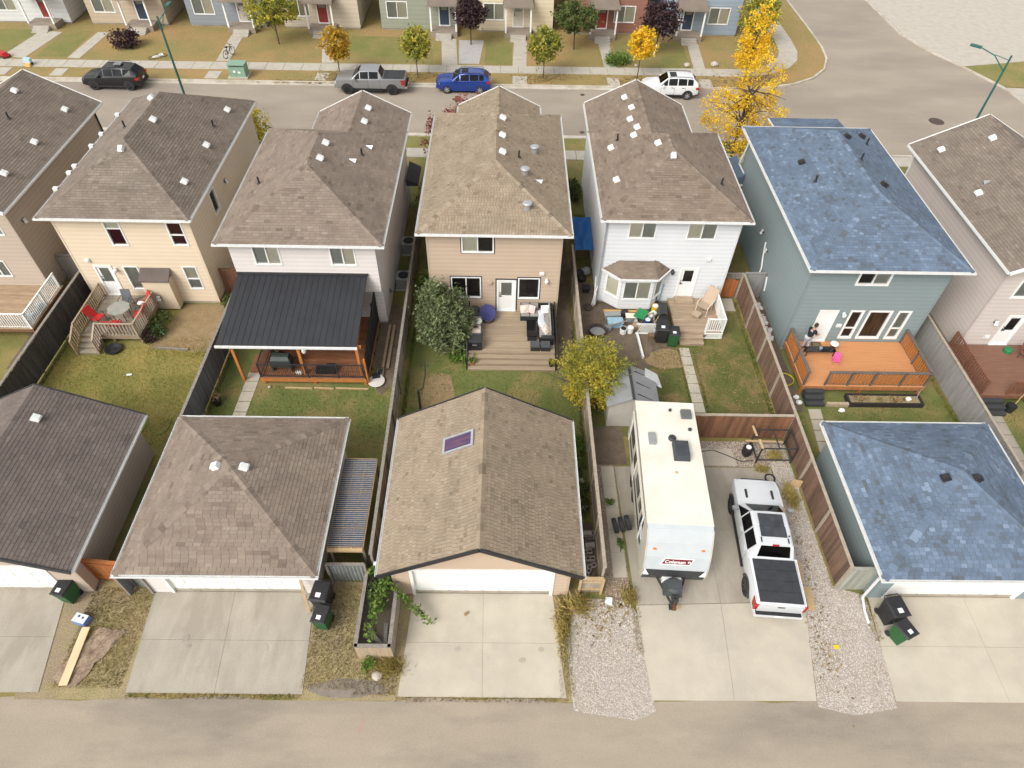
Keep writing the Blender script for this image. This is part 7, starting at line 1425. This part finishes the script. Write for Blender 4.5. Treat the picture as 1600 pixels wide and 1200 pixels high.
t = T('patio_table', 'round glass patio table between the red chairs', 'table', (-20.95,27.4,.6)); b = MB(); b.lathe([(.6,.7),(.61,.715),(.6,.725)], (0,0,0), 8); t.part('table_top', b, M('table_glass', (.24,.25,.22), (.3,.3,.27), scale=2, rough=.12, spec=.6, grain=.03))
for k in range(4): a = k*1.571+.785; b = MB(); b.tube([(.45*math.cos(a),.45*math.sin(a),.7),(.4*math.cos(a),.4*math.sin(a),0)], .022, 6); t.part('leg', b, DARKM)
chair('patio_chair', 'grey patio chair against the cream house side of the glass table', 'chair', -21.05, 28.35, .6, R(0), GF, DARKM, .12); chair('patio_chair', 'red patio chair reclined at the stair side of the glass table', 'chair', -22.05, 27.0, .6, R(75), RF, DARKM, .32); chair('patio_chair', 'red patio chair with its back to the deck front railing', 'chair', -20.95, 26.5, .6, R(172), RF, DARKM, .2); chair('patio_chair', 'red patio chair holding a white cloth near the bump-out', 'chair', -20.0, 28.2, .6, R(-50), RF, DARKM, .25); chair('patio_chair', 'red patio chair beside the angled lattice railing', 'chair', -19.95, 27.3, .6, R(-85), RF, DARKM, .2)
b = MB(); b.blob((0,0,0), .2,.16,.1, 8, .2); solo('white_cloth', b, WHITE, 'white cloth on the red chair near the bump-out', 'cloth').location = (-20.1,28.1,1.08)
b = MB(); b.lathe([(.18,0),(.42,.1),(.45,.16),(.4,.15),(.2,.06)], (0,0,0), 16); solo('black_bowl', b, BLACK, 'shallow black bowl on the grass below the cream deck', 'bowl').location = (-20.95,25.45,.01)
b = MB(); b.tube([(-19.3,26.9,.5),(-18.6,26.7,.35)], .02, 6); b.tube([(-19.1,27.0,.5),(-18.5,26.4,.3)], .02, 6); solo('green_stakes', b, M('stake_green', (.1,.4,.25), None), 'pale green garden stakes in the plants by the cream deck', 'stakes')
b = MB(); b.beam((-18.8,25.65,.06),(-17.0,25.55,.06),.1,.1); solo('landscape_timber', b, WOODG, 'grey landscape timber edging the tan soil patch', 'timber')
b = MB(); b.hexa([(-19.6,23.6,.01),(-19.35,23.65,.01),(-19.35,23.75,.01),(-19.6,23.72,.01),(-19.6,23.6,.05),(-19.35,23.65,.04),(-19.35,23.75,.04),(-19.6,23.72,.05)]); solo('white_scrap', b, WHITE, 'small white scrap lying on the yellowing cream-house lawn', 'litter')
g = random.Random(3); b = MB(); b.tube([(-18.2+1.6*u+.5*math.sin(u*9), 20.3+.5*math.sin(u*14), .04) for u in [k/40 for k in range(41)]], .018, 5); solo('garden_hose', b, M('hose_green', (.2,.3,.06), None), 'loose green garden hose on the cream-house lawn', 'hose')
b = MB(); b.blob((0,0,0), .3,.25,.15, 8, .3); b.box(-.2,.25,-.2,.1,.02,.12); solo('ridge_sheet', b, M('clear_sheet', (.55,.56,.56)), 'scrap of pale plastic beyond the taupe garage roof peak', 'plastic sheet').location = (-19.4,19.9,.7)
b = MB(); b.box(-19.6,-19.2,19.7,20.1,0,.62); solo('timber_stack', b, WOODG, 'low timber stack behind the taupe garage', 'timber')
# covered deck things
t = T('covered_grill', 'dark green box grill behind the covered deck railing', 'grill', (-11.3,23.75,.55)); b = MB(); b.box(-.55,.5,-.25,.25,.35,.8); t.part('body', b, M('grill_green', (.05,.065,.06), None, rough=.5)); b = MB(); b.hexa([(-.5,-.24,.8),(.45,-.24,.8),(.45,.24,.8),(-.5,.24,.8),(-.45,-.1,.98),(.4,-.1,.98),(.4,.18,.98),(-.45,.18,.98)]); t.part('lid', b, M('grill_green', (.05,.065,.06)))
for x in (-.5,.45): b = MB(); b.box(x-.03,x+.03,-.2,.2,0,.35); t.part('leg', b, DARKM)
t = T('deck_planter', 'round dark planter with dry plant beside the covered deck stairs', 'planter', (-11.9,24.8,.55)); b = MB(); b.lathe([(.2,0),(.3,.3),(.28,.3)], (0,0,0), 14); t.part('pot', b, DARKM); b = MB(); crown(b, [(0,0,.42,.28,.28,.18)], 12, 14, .09, random.Random(8), .1); t.part('foliage', b, LV['dry'])
b = MB(); b.box(-.5,.5,-.22,.22,.02,.25); b.box(.05,.5,-.2,.2,.25,.42); solo('dark_bench', b, BLACK, 'low black bench behind the covered deck railing', 'bench').location = (-9.1,23.6,.55)
b = MB(); b.blob((0,0,0), .12,.1,.2, 8, .2); solo('hanging_cloth', b, WHITE, 'white cloth hanging from the covered deck header beam', 'cloth').location = (-9.9,23.45,2.2)
b = MB(); b.blob((0,0,0), .2,.13,.1, 8, .25); solo('white_bundle', b, WHITE, 'white bundle at the base of the covered deck railing', 'cloth').location = (-10.45,23.4,.66)
t = T('satellite_dish', 'white round dish leaning on the ground at the covered deck corner', 'dish', (-6.55,23.35,0), R(10)); b = MB(); b.lathe([(.42,0),(.44,.03),(.42,.05)], (0,0,.12), 18); t.part('panel', b, M('dish_white', (.6,.57,.54), None)); b = MB(); b.box(-.2,.2,.15,.5,.0,.2); t.part('bracket', b, DARKM)
for x, lab in ((-6.35,'long weathered plank lying beside the covered deck screen'),(-6.1,'second weathered plank alongside the covered deck screen')):
    b = MB(); b.beam((x,24.3,.12),(x,27.6,.12),.14,.1); solo('long_plank', b, D_RAIL, lab, 'plank')
b = MB(); b.box(-6.6,-6.25,23.75,24.2,.03,.18); b.box(-6.55,-6.3,23.8,24.15,.18,.2, mi=1); solo('wire_crate', b, [WOODG, DARKM], 'small grey crate beside the white round dish', 'crate')
for i, (xa, xb) in enumerate(((-11.2,-9.8),(-9.7,-8.7),(-8.6,-6.9))): b = MB(); b.beam((xa,22.9,.04),(xb,22.86,.04),.08,.07); solo('edging_timber', b, W_LT, ['pale edging timber below the covered deck near its stairs','pale edging timber below the middle of the covered deck','pale edging timber below the covered deck by the round dish'][i], 'timber')
def acunit(label, x, y):
    t = T('air_conditioner', label, 'air conditioner', (x,y,0)); b = MB(); b.box(-.42,.42,-.42,.42,.06,.8); t.part('case', b, M('ac_case', (.36,.37,.36), (.3,.31,.3), scale=3, rough=.6)); b = MB(); b.lathe([(.32,.8),(.33,.83),(.28,.83)], (0,0,0), 16); t.part('fan_guard', b, BLACK)
    b = MB()
    for z in range(8): b.box(-.425,.425,-.425,.425,.14+z*.08,.16+z*.08)
    t.part('louvre', b, DARKM); b = MB(); b.box(-.5,.5,-.5,.5,0,.06); t.part('pad', b, CONCW)
acunit('outdoor air conditioner beside the pale rose house near its rear corner', -5.93, 31.2); acunit('outdoor air conditioner further along the pale rose house wall', -5.98, 34.6)
# white house clutter
def tote(name, label, x, y, lx, ly, h, mat, lid, rz=0, cat='storage bin'):
    t = T(name, label, cat, (x,y,.01), rz); b = MB(); b.hexa([(-lx*.44,-ly*.44,0),(lx*.44,-ly*.44,0),(lx*.44,ly*.44,0),(-lx*.44,ly*.44,0),(-lx/2,-ly/2,h),(lx/2,-ly/2,h),(lx/2,ly/2,h),(-lx/2,ly/2,h)]); t.part('tub', b, mat); b = MB(); cushion(b, -lx*.53,lx*.53,-ly*.53,ly*.53,h+.002,h+.06); t.part('lid', b, lid)
LB = M('bin_light_blue', (.30,.46,.56), (.25,.4,.5), scale=4, rough=.5); GP = M('bin_grey', (.3,.31,.31), None, rough=.6)
tote('storage_tote', 'light blue storage tote in front of the bay window', 6.35, 27.95, .85, .5, .36, LB, LB, .05); tote('storage_tote', 'grey storage tote with pale lid under the bay window', 7.3, 28.4, .6, .4, .34, GP, BLIND, .0); tote('storage_tote', 'long low grey tote behind the light blue one', 6.25, 28.6, .9, .35, .3, GP, GP, .1)
def pail(label, x, y, r, h, mat, top): t = T('plastic_pail', label, 'pail', (x,y,.01)); b = MB(); b.lathe([(r*.88,0),(r,h),(r*1.05,h),(r*1.05,h-.04)], (0,0,0), 14); t.part('pail', b, mat); b = MB(); b.lathe([(r*.8,h+.002),(r*.8,h+.012)], (0,0,0), 12); t.part('contents', b, top)
pail('white pail with a dark centre near the yellow shrub', 6.75, 27.35, .2, .36, WHITE, BLACK); pail('plain white pail beside the one with a dark centre', 7.15, 27.4, .18, .38, WHITE, WHITE); pail('dark blue pail with white lid near the grill', 8.2, 28.1, .2, .36, M('pail_blue', (.03,.07,.25), None), WHITE); pail('bright yellow pail against the bay window side', 8.8, 29.2, .22, .42, M('pail_yellow', (.75,.5,.04), None), WHITE)
t = T('wheelbarrow', 'green wheelbarrow among the bins below the bay window', 'wheelbarrow', (7.85,28.4,.0), R(60)); b = MB(); b.hexa([(-.22,-.2,.25),(.25,-.18,.25),(.25,.18,.25),(-.22,.2,.25),(-.4,-.32,.52),(.45,-.3,.5),(.45,.3,.5),(-.4,.32,.52)]); t.part('tray', b, M('barrow_green', (.03,.25,.09), None, rough=.5)); b = MB(); b.tube([(.5,-.04,.18),(.5,.04,.18)], .18, 12); t.part('wheel', b, TYRE)
for s in (-1, 1): b = MB(); b.tube([(.5,s*.1,.2),(-.3,s*.22,.28),(-.85,s*.28,.5)], .02, 6); t.part('handle', b, WOODG); b = MB(); b.tube([(-.25,s*.2,.28),(-.3,s*.22,0)], .018, 6); t.part('leg', b, DARKM)
t = T('barbecue_grill', 'black barbecue grill beside the white house deck', 'grill', (9.0,28.2,0), R(85)); b = MB(); b.box(-.45,.45,-.25,.25,.15,.8); t.part('cabinet', b, BLACK); b = MB(); prev = None
for k in range(7): a = math.pi*k/6; q = b.ring([(-.42,-.26*math.cos(a),.82+.28*math.sin(a)),(.42,-.26*math.cos(a),.82+.28*math.sin(a))]); (b.bridge(prev, q, closed=False) if prev else None); prev = q
b.box(-.42,.42,-.26,.26,.8,.83); t.part('hood', b, M('grill_hood', (.045,.047,.05), None, rough=.4))
for s in (-1, 1): b = MB(); b.box(min(s*.46,s*.85),max(s*.46,s*.85),-.22,.22,.78,.81); t.part('side_shelf', b, DARKM); b = MB(); b.tube([(s*.38-.03,.2,.09),(s*.38+.03,.2,.09)], .09, 10); t.part('wheel', b, BLACK)
chair('lounge_chair', 'tan reclining lounge chair on the white house deck', 'chair', 11.45, 28.75, .45, R(-40), M('tan_mesh', (.42,.32,.235), (.37,.28,.2), scale=10, rough=.85), BLIND, .5, 1.25)
b = MB(); b.box(-.22,.22,-.25,.2,.24,.3); b.tube([(-.2,-.2,.24),(-.2,-.2,0)], .016, 5); b.tube([(.2,-.2,.24),(.2,-.2,0)], .016, 5); b.tube([(-.2,.15,.24),(-.2,.15,0)], .016, 5); b.tube([(.2,.15,.24),(.2,.15,0)], .016, 5); o = solo('footrest', b, M('tan_mesh', (.42,.32,.235)), 'tan footrest in front of the reclining lounge chair', 'footrest'); o.location = (10.95,28.25,.45); o.rotation_euler = (0,0,R(-40))
t = T('lattice_panel', 'white lattice panel standing among the yard clutter', 'lattice', (8.0,27.3,0))
b = MB()
for k in range(12):
    x = 7.5+k*.09; b.beam((x,27.3,.05),(min(x+.3,8.6),27.42,.6),.012,.028); b.beam((min(x+.3,8.6),27.31,.05),(x,27.43,.6),.012,.028)
t.part('slats', b, WHITE, world=True); b = MB(); b.beam((7.45,27.3,.04),(8.65,27.3,.04),.05,.06); b.beam((7.45,27.43,.62),(8.65,27.43,.62),.05,.06); t.part('frame', b, WHITE, world=True)
b = MB(); b.beam((7.52,27.2,.12),(7.62,25.3,.12),.1,.16); solo('white_edging', b, WHITE, 'white plastic edging rail beside the garden shed corner', 'edging')
b = MB(); b.beam((5.8,29.05,.15),(8.3,28.95,.2),.16,.05); solo('orange_plank', b, M('plank_orange', (.62,.36,.12), None), 'long orange-tan plank along the foot of the bay', 'plank')
for i, (p, q, lab) in enumerate([((6.0,27.5),(7.2,27.9),'thin grey board across the light blue tote'),((7.6,28.2),(8.6,28.55),'pale stick lying over the green wheelbarrow'),((8.5,27.3),(8.55,28.5),'grey board propped beside the black grill')]): b = MB(); b.beam((*p,.42),(*q,.5),.07,.03); solo('loose_board', b, [WOODG, W_LT, WOODG][i], lab, 'board')
b = MB(); b.box(-.18,.18,-.12,.12,0,.4); b.lathe([(.05,.4),(.04,.8)], (0,0,0), 8); solo('dark_tool_caddy', b, BLACK, 'dark upright caddy beside the bay window corner', 'caddy').location = (8.85,29.6,0)
t = T('fire_pit_ring', 'round dark metal ring on the soil behind the yellow shrub', 'fire pit', (5.3,27.3,0)); b = MB(); b.lathe([(.5,0),(.52,.3),(.47,.3),(.45,.05)], (0,0,0), 18); t.part('ring', b, RUST); b = MB(); b.lathe([(.44,.06),(.44,.08)], (0,0,0), 16); t.part('ash', b, GP)
t = T('tarp_shelter', 'bright blue tarp shelter in the passage beside the white house', 'tarp', (4.85,34.3,0)); b = MB(); n = 8; pts = {}
for i in range(n+1):
    for j in range(n+1): u, v = i/n, j/n; pts[i,j] = (4.28+1.1*u, 32.9+2.9*v, 1.55+.35*v+.05*math.sin(u*9)*math.sin(v*7)-.12*math.sin(u*math.pi)*math.sin(v*math.pi))
for i in range(n):
    for j in range(n): b.face([pts[i,j],pts[i+1,j],pts[i+1,j+1],pts[i,j+1]])
t.part('sheet', b, M('tarp_blue', (.015,.14,.42), (.012,.11,.34), scale=3, rough=.45, grain=.05), world=True, smooth=True)
for x, y in ((4.3,32.95),(5.35,32.95),(4.3,35.75),(5.35,35.75)): b = MB(); b.tube([(x,y,0),(x,y,1.52+.12*(y-32.9))], .03, 6); t.part('pole', b, WOODG, world=True)
for i, (x, y, m_, lab) in enumerate([(4.6,32.4,BLACK,'dark sack under the front edge of the blue tarp'),(5.05,32.6,GP,'grey tub under the blue tarp'),(4.7,31.9,BLACK,'black bundle on the ground before the blue tarp')]): b = MB(); b.blob((0,0,.22), .3,.28,.25, 9, .15); solo('stored_bundle', b, m_, lab, 'bundle').location = (x,y,0)
t = T('step_ladder', 'white folded panels leaning in the passage beside the white house', 'panel', (5.2,30.2,0)); b = MB(); b.beam((5.3,29.7,.05),(5.4,30.9,1.2),.06,.03); t.part('pole', b, WHITE, world=True); b = MB(); b.beam((5.15,29.6,.05),(5.38,29.75,1.35),.05,.05); t.part('pole', b, WHITE, world=True); b = MB(); b.hexa([(5.2,29.5,.02),(5.25,29.5,.02),(5.4,30.5,.02),(5.35,30.5,.02),(5.3,29.55,.9),(5.34,29.55,.9),(5.42,30.5,.9),(5.38,30.5,.9)]); t.part('panel', b, WHITE, world=True)
b = MB(); b.lathe([(.25,0),(.28,.08),(.1,.1)], (0,0,0), 14); solo('dark_disc', b, RUST, 'small rusty disc on the passage ground beside the white house', 'lid').location = (4.95,29.4,.01)
tote('recycling_tub', 'small black tub in the passage near the white panels', 4.9, 30.9, .4, .35, .35, BLACK, BLACK, 0, 'tub')
# blue-grey house yard
g = random.Random(12); RW = M('rock_white', (.62,.61,.6), (.5,.49,.48), scale=6, rough=.95)
for i in range(34):
    y = 26.9+3.2*i/34+g.uniform(-.1,.1); x = 14.98+g.uniform(-.22,.18); r = g.uniform(.09,.17); b = MB(); b.blob((0,0,r*.6), r, r*.85, r*.7, 7, .15); solo('white_rock', b, RW, 'white rock in the row along the blue-grey house wall', 'rock', 'white rocks along the blue-grey house').location = (x,y,.01)
t = T('raised_bed', 'black-edged raised garden bed below the terracotta deck', 'garden bed', (19.7,22.4,0)); BT = M('bed_timber', (.035,.03,.028), (.025,.02,.02), scale=4, rough=.8)
for nm, a in (('side',(17.75,21.6,22.05,22.15)),('side',(17.75,21.6,22.68,22.76)),('end',(17.75,17.85,22.15,22.68)),('end',(21.5,21.6,22.15,22.68))): b = MB(); b.box(a[0],a[1],a[2],a[3],0,.28); t.part(nm+'_board', b, BT, world=True)
b = MB(); b.box(17.85,21.5,22.15,22.68,.0,.2); t.part('soil', b, GREEN['verge'], world=True)
b = MB(); g = random.Random(2); crown(b, [(18.4,22.45,.26,.5,.2,.08),(20.0,22.4,.26,.9,.2,.06)], 30, 12, .09, g, .14); t.part('plants', b, LV['dry'], world=True)
b = MB(); b.tube([(21.2,22.3,.2),(21.4,22.6,.7),(21.75,22.9,1.0)], [.03,.02,.01], 6); b.tube([(21.35,22.5,.55),(21.2,22.8,.9)], [.015,.008], 5); t.part('bare_stem', b, BARKP, world=True)
for r_ in range(2):
    for i in range(6): b = MB(); x = 16.65+i*.19; b.box(x,x+.175,22.05+r_*.0+(0 if r_ == 0 else .0),22.22,.0+r_*.11,.1+r_*.11); solo('edging_block', b, M('edging_tan', (.46,.36,.26), (.38,.29,.2), scale=5, rough=.95), 'tan edging block in the low wall beside the grey deck steps', 'block', 'tan edging blocks')
b = MB(); b.tube([(14.9+.55*math.cos(k*.3), 23.9+.45*math.sin(k*.3), .05+.02*(k//21)) for k in range(42)], .022, 6); solo('yellow_hose', b, M('hose_yellow', (.62,.48,.03), None), 'yellow hose looped on the ground beside the terracotta deck', 'hose')
for i, (x, y, lab) in enumerate(((15.2,22.6,'white bag on the soil by the grey deck steps'),(15.25,22.25,'smaller white bag below the grey deck steps'),(17.3,21.75,'white stone on the grass before the tan edging'),(20.9,22.4,'white stone in the raised garden bed'))): b = MB(); b.blob((0,0,.1), .16,.14,.12, 8, .25); solo('white_object', b, WHITE, lab, 'stone' if i > 1 else 'bag').location = (x,y,.01 if i < 3 else .2)
t = T('fire_table', 'low black glass-topped table on the terracotta deck', 'table', (16.95,25.15,.72)); b = MB(); b.box(-.85,.75,-.2,.22,.34,.38); t.part('table_top', b, M('black_glossy', (.01,.01,.012)))
for x in (-.78,.68):
    for y in (-.15,.17): b = MB(); b.box(x-.02,x+.02,y-.02,y+.02,0,.34); t.part('leg', b, DARKM)
b = MB(); b.lathe([(.07,0),(.09,.12)], (0,0,0), 10); solo('table_jar', b, STEEL, 'small steel jar on the low black table', 'jar').location = (16.9,25.15,1.1)
b = MB(); b.box(16.75,17.3,25.55,26.05,.725,.735); b.box(16.8,17.25,25.6,26.0,.735,.738, mi=1); solo('door_mat', b, [BLACK, M('mat_tan', (.3,.22,.12), (.05,.04,.03), scale=18, rough=1)], 'dark patterned door mat at the white back door of the blue-grey house', 'mat')
t = T('round_stool', 'white-topped stool near the end of the low black table', 'stool', (17.75,25.5,.72)); b = MB(); b.lathe([(.2,.42),(.22,.45),(.2,.48)], (0,0,0), 16); t.part('seat', b, WHITE)
for k in range(3): a = k*2.09; b = MB(); b.tube([(.08*math.cos(a),.08*math.sin(a),.42),(.17*math.cos(a),.17*math.sin(a),0)], .02, 6); t.part('leg', b, M('stool_wood', (.3,.12,.05), None))
chair('child_chair', 'small pink child chair on the terracotta deck', 'chair', 17.6, 24.5, .72, R(-15), PINK, PINK, .1, .62)
# rose-beige house yard
t = T('garden_shovel', 'blue-topped shovel with wooden shaft leaning by the red-brown deck', 'shovel', (26.2,22.1,0)); b = MB(); b.tube([(26.15,22.0,.15),(26.5,22.3,1.15)], .022, 6); t.part('shaft', b, W_LT, world=True); b = MB(); b.beam((26.48,22.28,1.1),(26.62,22.4,1.4),.22,.03); t.part('blade', b, M('shovel_blue', (.1,.16,.22), None), world=True)
pail('black bucket at the foot of the blue-topped shovel', 26.0, 21.95, .24, .4, BLACK, BLACK)
b = MB(); b.lathe([(.2,0),(.22,.2),(.18,.26)], (0,0,0), 14); solo('green_tub', b, M('tub_green', (.03,.2,.07), None), 'green round tub on the red-brown deck', 'tub').location = (27.3,25.5,.72)
chair('patio_chair', 'red-brown chair beside the green tub on the red-brown deck', 'chair', 28.0, 25.0, .72, R(30), D_MAHR, DARKM, .2)
t = T('deck_planter', 'pale blue planter leaning inside the white railing of the taupe house deck', 'planter', (-25.6,27.4,.85)); b = MB(); b.box(-.2,.15,-.6,.6,0,.3); t.part('tub', b, M('planter_blue', (.4,.47,.55), None)); b = MB(); crown(b, [(0,0,.4,.2,.55,.15)], 16, 12, .08, random.Random(5), .1); t.part('plants', b, LV['dry'])
# ================================================================== PERSON on the terracotta deck
def skinned(name, joints, edges, radii, mat, parent, sub=2):
    me = bpy.data.meshes.new(name); me.from_pydata(joints, edges, []); me.materials.append(mat); o = bpy.data.objects.new(name, me); COL.objects.link(o); o.parent = parent
    sk = o.modifiers.new('skin', 'SKIN'); sk.use_smooth_shade = True
    if not me.skin_vertices: 
        bpy.context.view_layer.objects.active = o
    for i, r_ in enumerate(radii): me.skin_vertices[0].data[i].radius = (r_, r_) if not isinstance(r_, tuple) else r_
    me.skin_vertices[0].data[0].use_root = True
    s = o.modifiers.new('sub', 'SUBSURF'); s.levels = sub; s.render_levels = sub; return o
t = T('person', 'person in a black top and pale grey trousers standing by the low black table', 'person', (16.2,25.5,.72), R(-62))
SKIN = M('skin', (.48,.28,.2), (.44,.25,.18), scale=6, rough=.6, grain=.03); TOP = M('black_top', (.012,.013,.02), (.018,.02,.028), scale=8, rough=.95); TRO = M('grey_trousers', (.40,.41,.45), (.33,.34,.38), scale=8, rough=.95); HAIR = M('brown_hair', (.05,.03,.02), None, rough=.8)
# local +y is the way the person faces; bent forward slightly, both hands ahead
J = [(0,0,.92),(0,.03,1.1),(0,.08,1.32),(0,.12,1.45),(0,.16,1.54),(0,.19,1.64),(0,.2,1.74), (-.19,.09,1.4),(-.25,.18,1.14),(-.2,.4,1.06),(-.18,.48,1.05),(.19,.09,1.4),(.25,.18,1.14),(.2,.4,1.06),(.18,.48,1.05), (-.1,-.01,.88),(-.11,.03,.48),(-.12,-.03,.09),(-.13,.12,.04),(.1,-.01,.88),(.12,.06,.48),(.13,.0,.09),(.14,.15,.04)]
E_ = [(0,1),(1,2),(2,3),(3,4),(4,5),(5,6),(2,7),(7,8),(8,9),(9,10),(2,11),(11,12),(12,13),(13,14),(0,15),(15,16),(16,17),(17,18),(0,19),(19,20),(20,21),(21,22)]
RR = [(.14,.11),(.13,.1),(.16,.1),.055,.055,.095,.075,.06,.045,.034,.028,.06,.045,.034,.028,.08,.056,.042,.035,.08,.056,.042,.035]
def person_body():
    try:
        bo = skinned('body', J, E_, RR, SKIN, t.o)
        for s in (-1, 1):
            for k in range(4): 
                x = s*.18+(k-1.5)*.018*1; L = (.075,.085,.08,.065)[k]; h = MB(); h.tube([(x,.485,1.05),(x,.485+L*.6,1.035),(x,.485+L,1.005)], [.011,.01,.008], 6); t.part('finger', h, SKIN, under=bo)
            h = MB(); x = s*.18-s*.03; h.tube([(x,.46,1.06),(x-s*.03,.5,1.05),(x-s*.035,.53,1.035)], [.012,.011,.009], 6); t.part('thumb', h, SKIN, under=bo)
        h = MB(); h.blob((0,.29,1.665), .02,.03,.025, 6, 0); h.blob((-.1,.2,1.66), .015,.025,.035, 6, 0); h.blob((.1,.2,1.66), .015,.025,.035, 6, 0); t.part('face', h, SKIN, under=bo)
        h = MB(); h.blob((-.035,.275,1.69), .012,.012,.01, 6, 0); h.blob((.035,.275,1.69), .012,.012,.01, 6, 0); t.part('eyes', h, BLACK, under=bo)
        skinned('shirt', [J[0],J[1],J[2],(0,.11,1.43),J[7],(-.235,.15,1.24),J[11],(.235,.15,1.24)], [(0,1),(1,2),(2,3),(2,4),(4,5),(2,6),(6,7)], [(.165,.135),(.16,.13),(.185,.13),.07,.085,.07,.085,.07], TOP, t.o)
        skinned('trousers', [(0,0,.93),J[15],J[16],(-.12,-.03,.1),J[19],J[20],(.13,0,.1)], [(0,1),(1,2),(2,3),(0,4),(4,5),(5,6)], [(.155,.125),.1,.075,.062,.1,.075,.062], TRO, t.o)
        h = MB(); h.blob((0,.17,1.74), .105,.11,.09, 10, .04); h.blob((0,.12,1.68), .1,.07,.1, 10, .04); t.part('hair', h, HAIR, smooth=True)
        for s, p in ((-1,J[18]),(1,J[22])): h = MB(); h.hexa([(p[0]-.05,p[1]-.2,0),(p[0]+.05,p[1]-.2,0),(p[0]+.045,p[1]+.08,0),(p[0]-.045,p[1]+.08,0),(p[0]-.04,p[1]-.18,.09),(p[0]+.04,p[1]-.18,.09),(p[0]+.035,p[1]+.06,.06),(p[0]-.035,p[1]+.06,.06)]); t.part('shoe', h, DARKM)
    except Exception as ex:
        print('person failed', ex); raise
person_body()

# ---- more odds and ends below the bay window
for i, (nm, lab, cat, x, y, lx, ly, h, col, rz) in enumerate([
 ('cardboard_box','torn cardboard box between the pails and the lattice','box',7.55,27.75,.4,.3,.25,(.38,.27,.16),.4),('paint_can','small silver can beside the green wheelbarrow','can',7.55,28.15,.18,.18,.22,(.5,.5,.5),0),
 ('blue_jug','blue jug beside the yellow pail','jug',9.05,29.35,.2,.16,.32,(.05,.3,.5),.2),('milk_crate','dark crate behind the grey storage tote','crate',7.0,28.75,.36,.36,.3,(.03,.03,.035),.2),
 ('cooler_box','pale cooler box near the grill','cooler',8.55,28.6,.5,.32,.34,(.6,.58,.56),.7),('toolbox','grey toolbox on the soil beside the fire ring','toolbox',5.9,27.6,.45,.22,.2,(.2,.21,.22),-.3),
 ('small_bin','brown bin beside the white edging rail','bin',8.25,26.9,.3,.3,.3,(.2,.13,.08),.1),('terracotta_trough','clay trough against the bay wall','trough',8.0,29.0,.6,.2,.2,(.36,.16,.09),0)]):
    t = T(nm, lab, cat, (x,y,.012), rz); b = MB(); b.hexa([(-lx*.45,-ly*.45,0),(lx*.45,-ly*.45,0),(lx*.45,ly*.45,0),(-lx*.45,ly*.45,0),(-lx/2,-ly/2,h),(lx/2,-ly/2,h),(lx/2,ly/2,h),(-lx/2,ly/2,h)]); mt = M('clutter_%d' % i, col, None, scale=5, rough=.7); t.part('body', b, mt); b = MB(); b.box(-lx*.52,lx*.52,-ly*.52,ly*.52,h+.002,h+.03); t.part('lid', b, WHITE if i in (4,) else mt)
for i, (p, q, m_, lab) in enumerate([((6.0,28.9,.1),(7.9,28.7,.4),W_LT,'thin pale lath resting on the storage totes'),((5.6,28.4,.05),(6.6,28.9,.3),WOODG,'grey stick leaning on the long low tote'),((8.3,27.5,.05),(8.8,28.0,.9),W_LT,'broom handle propped between the grill and the lattice'),((9.05,29.7,.05),(9.2,29.88,1.5),M('rake_blue',(.1,.3,.5),None),'blue-handled rake leaning on the white house wall')]):
    b = MB(); b.tube([p, q], .02, 6); solo('garden_tool', b, m_, lab, 'tool')
